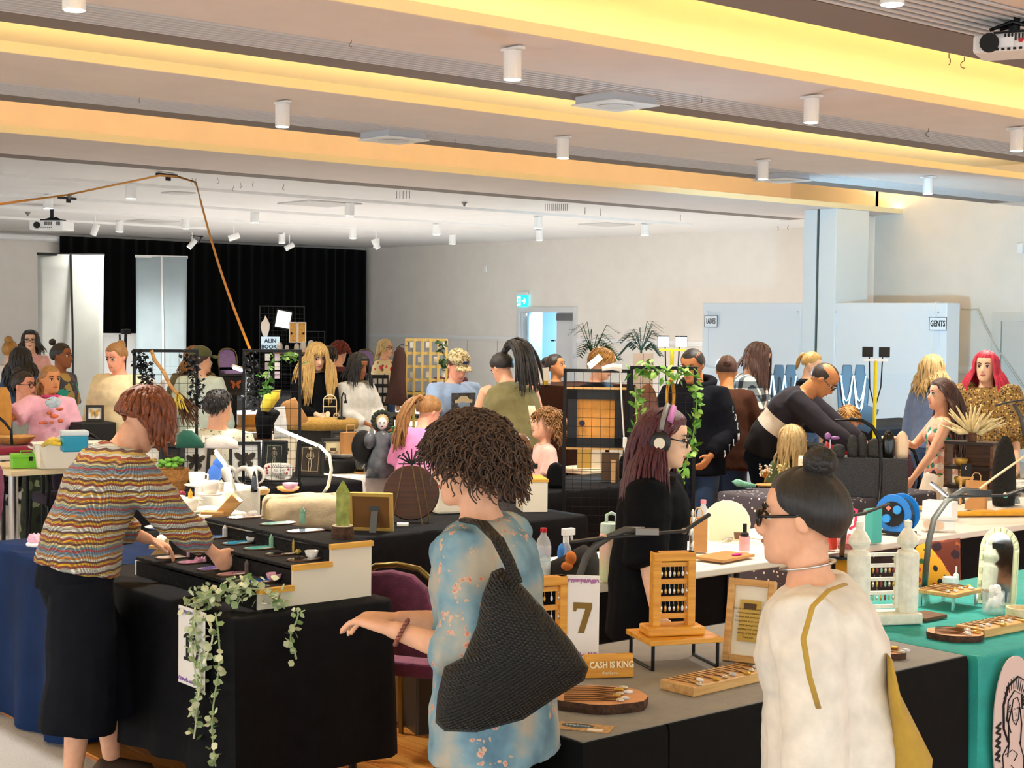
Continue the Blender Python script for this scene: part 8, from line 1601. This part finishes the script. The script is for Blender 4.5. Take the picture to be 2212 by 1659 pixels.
# ---- bags carried, chair and tubs beside stall ten
wov = NT('woven_leather'); a = wov.wave(wov.map(wov.co(), rot=(0, .7, .5)), 38, 0, 'X'); b = wov.wave(wov.map(wov.co(), rot=(0, .7, .5)), 38, 0, 'Z'); hgt = wov.math('MULTIPLY', a, b); wov.col(wov.ramp(hgt, [(0, '#050506'), (.75, '#1d1d20'), (1, '#4a4844')])); wov.set(rough=.45); wov.bump(hgt, .9, .01)  # weave highlights and dark gaps painted into the leather colour
t = pillow('woven_bag', 'large black woven leather shoulder bag on the curly-haired woman', 'bag', [(1042, 1285), (1062, 1235), (1085, 1225), (1120, 1255), (1180, 1320), (1235, 1385), (1272, 1442), (1262, 1470), (1205, 1505), (1130, 1555), (1030, 1582), (960, 1580), (940, 1560), (945, 1500), (960, 1440), (1000, 1420), (1030, 1350)], 3.68, .16, wov.m)
c = t.location; pts = [(1005, 1123, 3.8), (1040, 1130, 3.72), (1075, 1165, 3.66), (1100, 1215, 3.64), (1118, 1262, 3.64)]; MB().tube([D(*q)-c for q in pts], .02, 8, flat=.35).build('strap', wov.m, t, smooth=True)
t = pillow('yellow_bag', 'mustard shoulder bag hanging behind the cream blouse', 'bag', [(1915, 1410), (1928, 1425), (1945, 1500), (1985, 1580), (2015, 1640), (2010, 1690), (1930, 1700), (1925, 1600), (1918, 1500)], 3.42, .12, cloth('bag_mustard', '#c09a3a')); c = t.location; MB().tube([D(*q)-c for q in ((1826, 1262, 3.33), (1790, 1275, 3.28), (1755, 1310, 3.25), (1735, 1380, 3.22), (1748, 1460, 3.22), (1768, 1530, 3.24))], .007, 7, flat=.5).build('strap', cloth('bag_mustard', '#c09a3a'), t, smooth=True)
p = at_z(912, 1400, 6.6, 0); t = banquet_chair(p, rot_of(p, 155), 'burgundy banquet chair with bronze frame beside stall ten', burg, brass); t.scale = (.92, .92, .88)
p = at_z(862, 1340, 7.3, 0); t = thing('storage_tub', 'dark tub with green lid under the long black cloth', 'tub', p+V((-.0, -.35, 0)), rot_of(p, 18)); bx('tub_body', (0, 0, .2), (.36, .3, .4), mat('tub_smoke', '#3d3a34', .4), t, bevel=.01); bx('tub_lid', (0, 0, .415), (.38, .32, .03), mat('lid_green', '#b9dc8a', .5), t, bevel=.006); pt_ = t.location; tag(bx('pink_box', (0, 0, .05), (.3, .22, .1), mat('box_pink', '#ee9aa8', .6), rz=rot_of(p, 18)), 'pink box on the green tub lid', 'box').location = (pt_.x, pt_.y, .43); tag(MB().tube([(-.12, 0, 0), (0, .01, .02), (.12, 0, .005)], [.02, .035, .02], 9, flat=.5).build('yellow_wrap', yelc, loc=(pt_.x, pt_.y, .55), rz=rot_of(p, 18), smooth=True), 'yellow wrap lying on the pink box', 'fabric')
p = at_z(880, 1440, 6.8, 0); tag(bx('cardboard_box', (0, 0, .13), (.26, .2, .26), mat('carton_cream', '#e9cf9a', .7), bevel=.004, rz=rot_of(p, 20)), 'cream cardboard box on the timber beside the chair', 'box').location = p+V((.02, .35, .02))
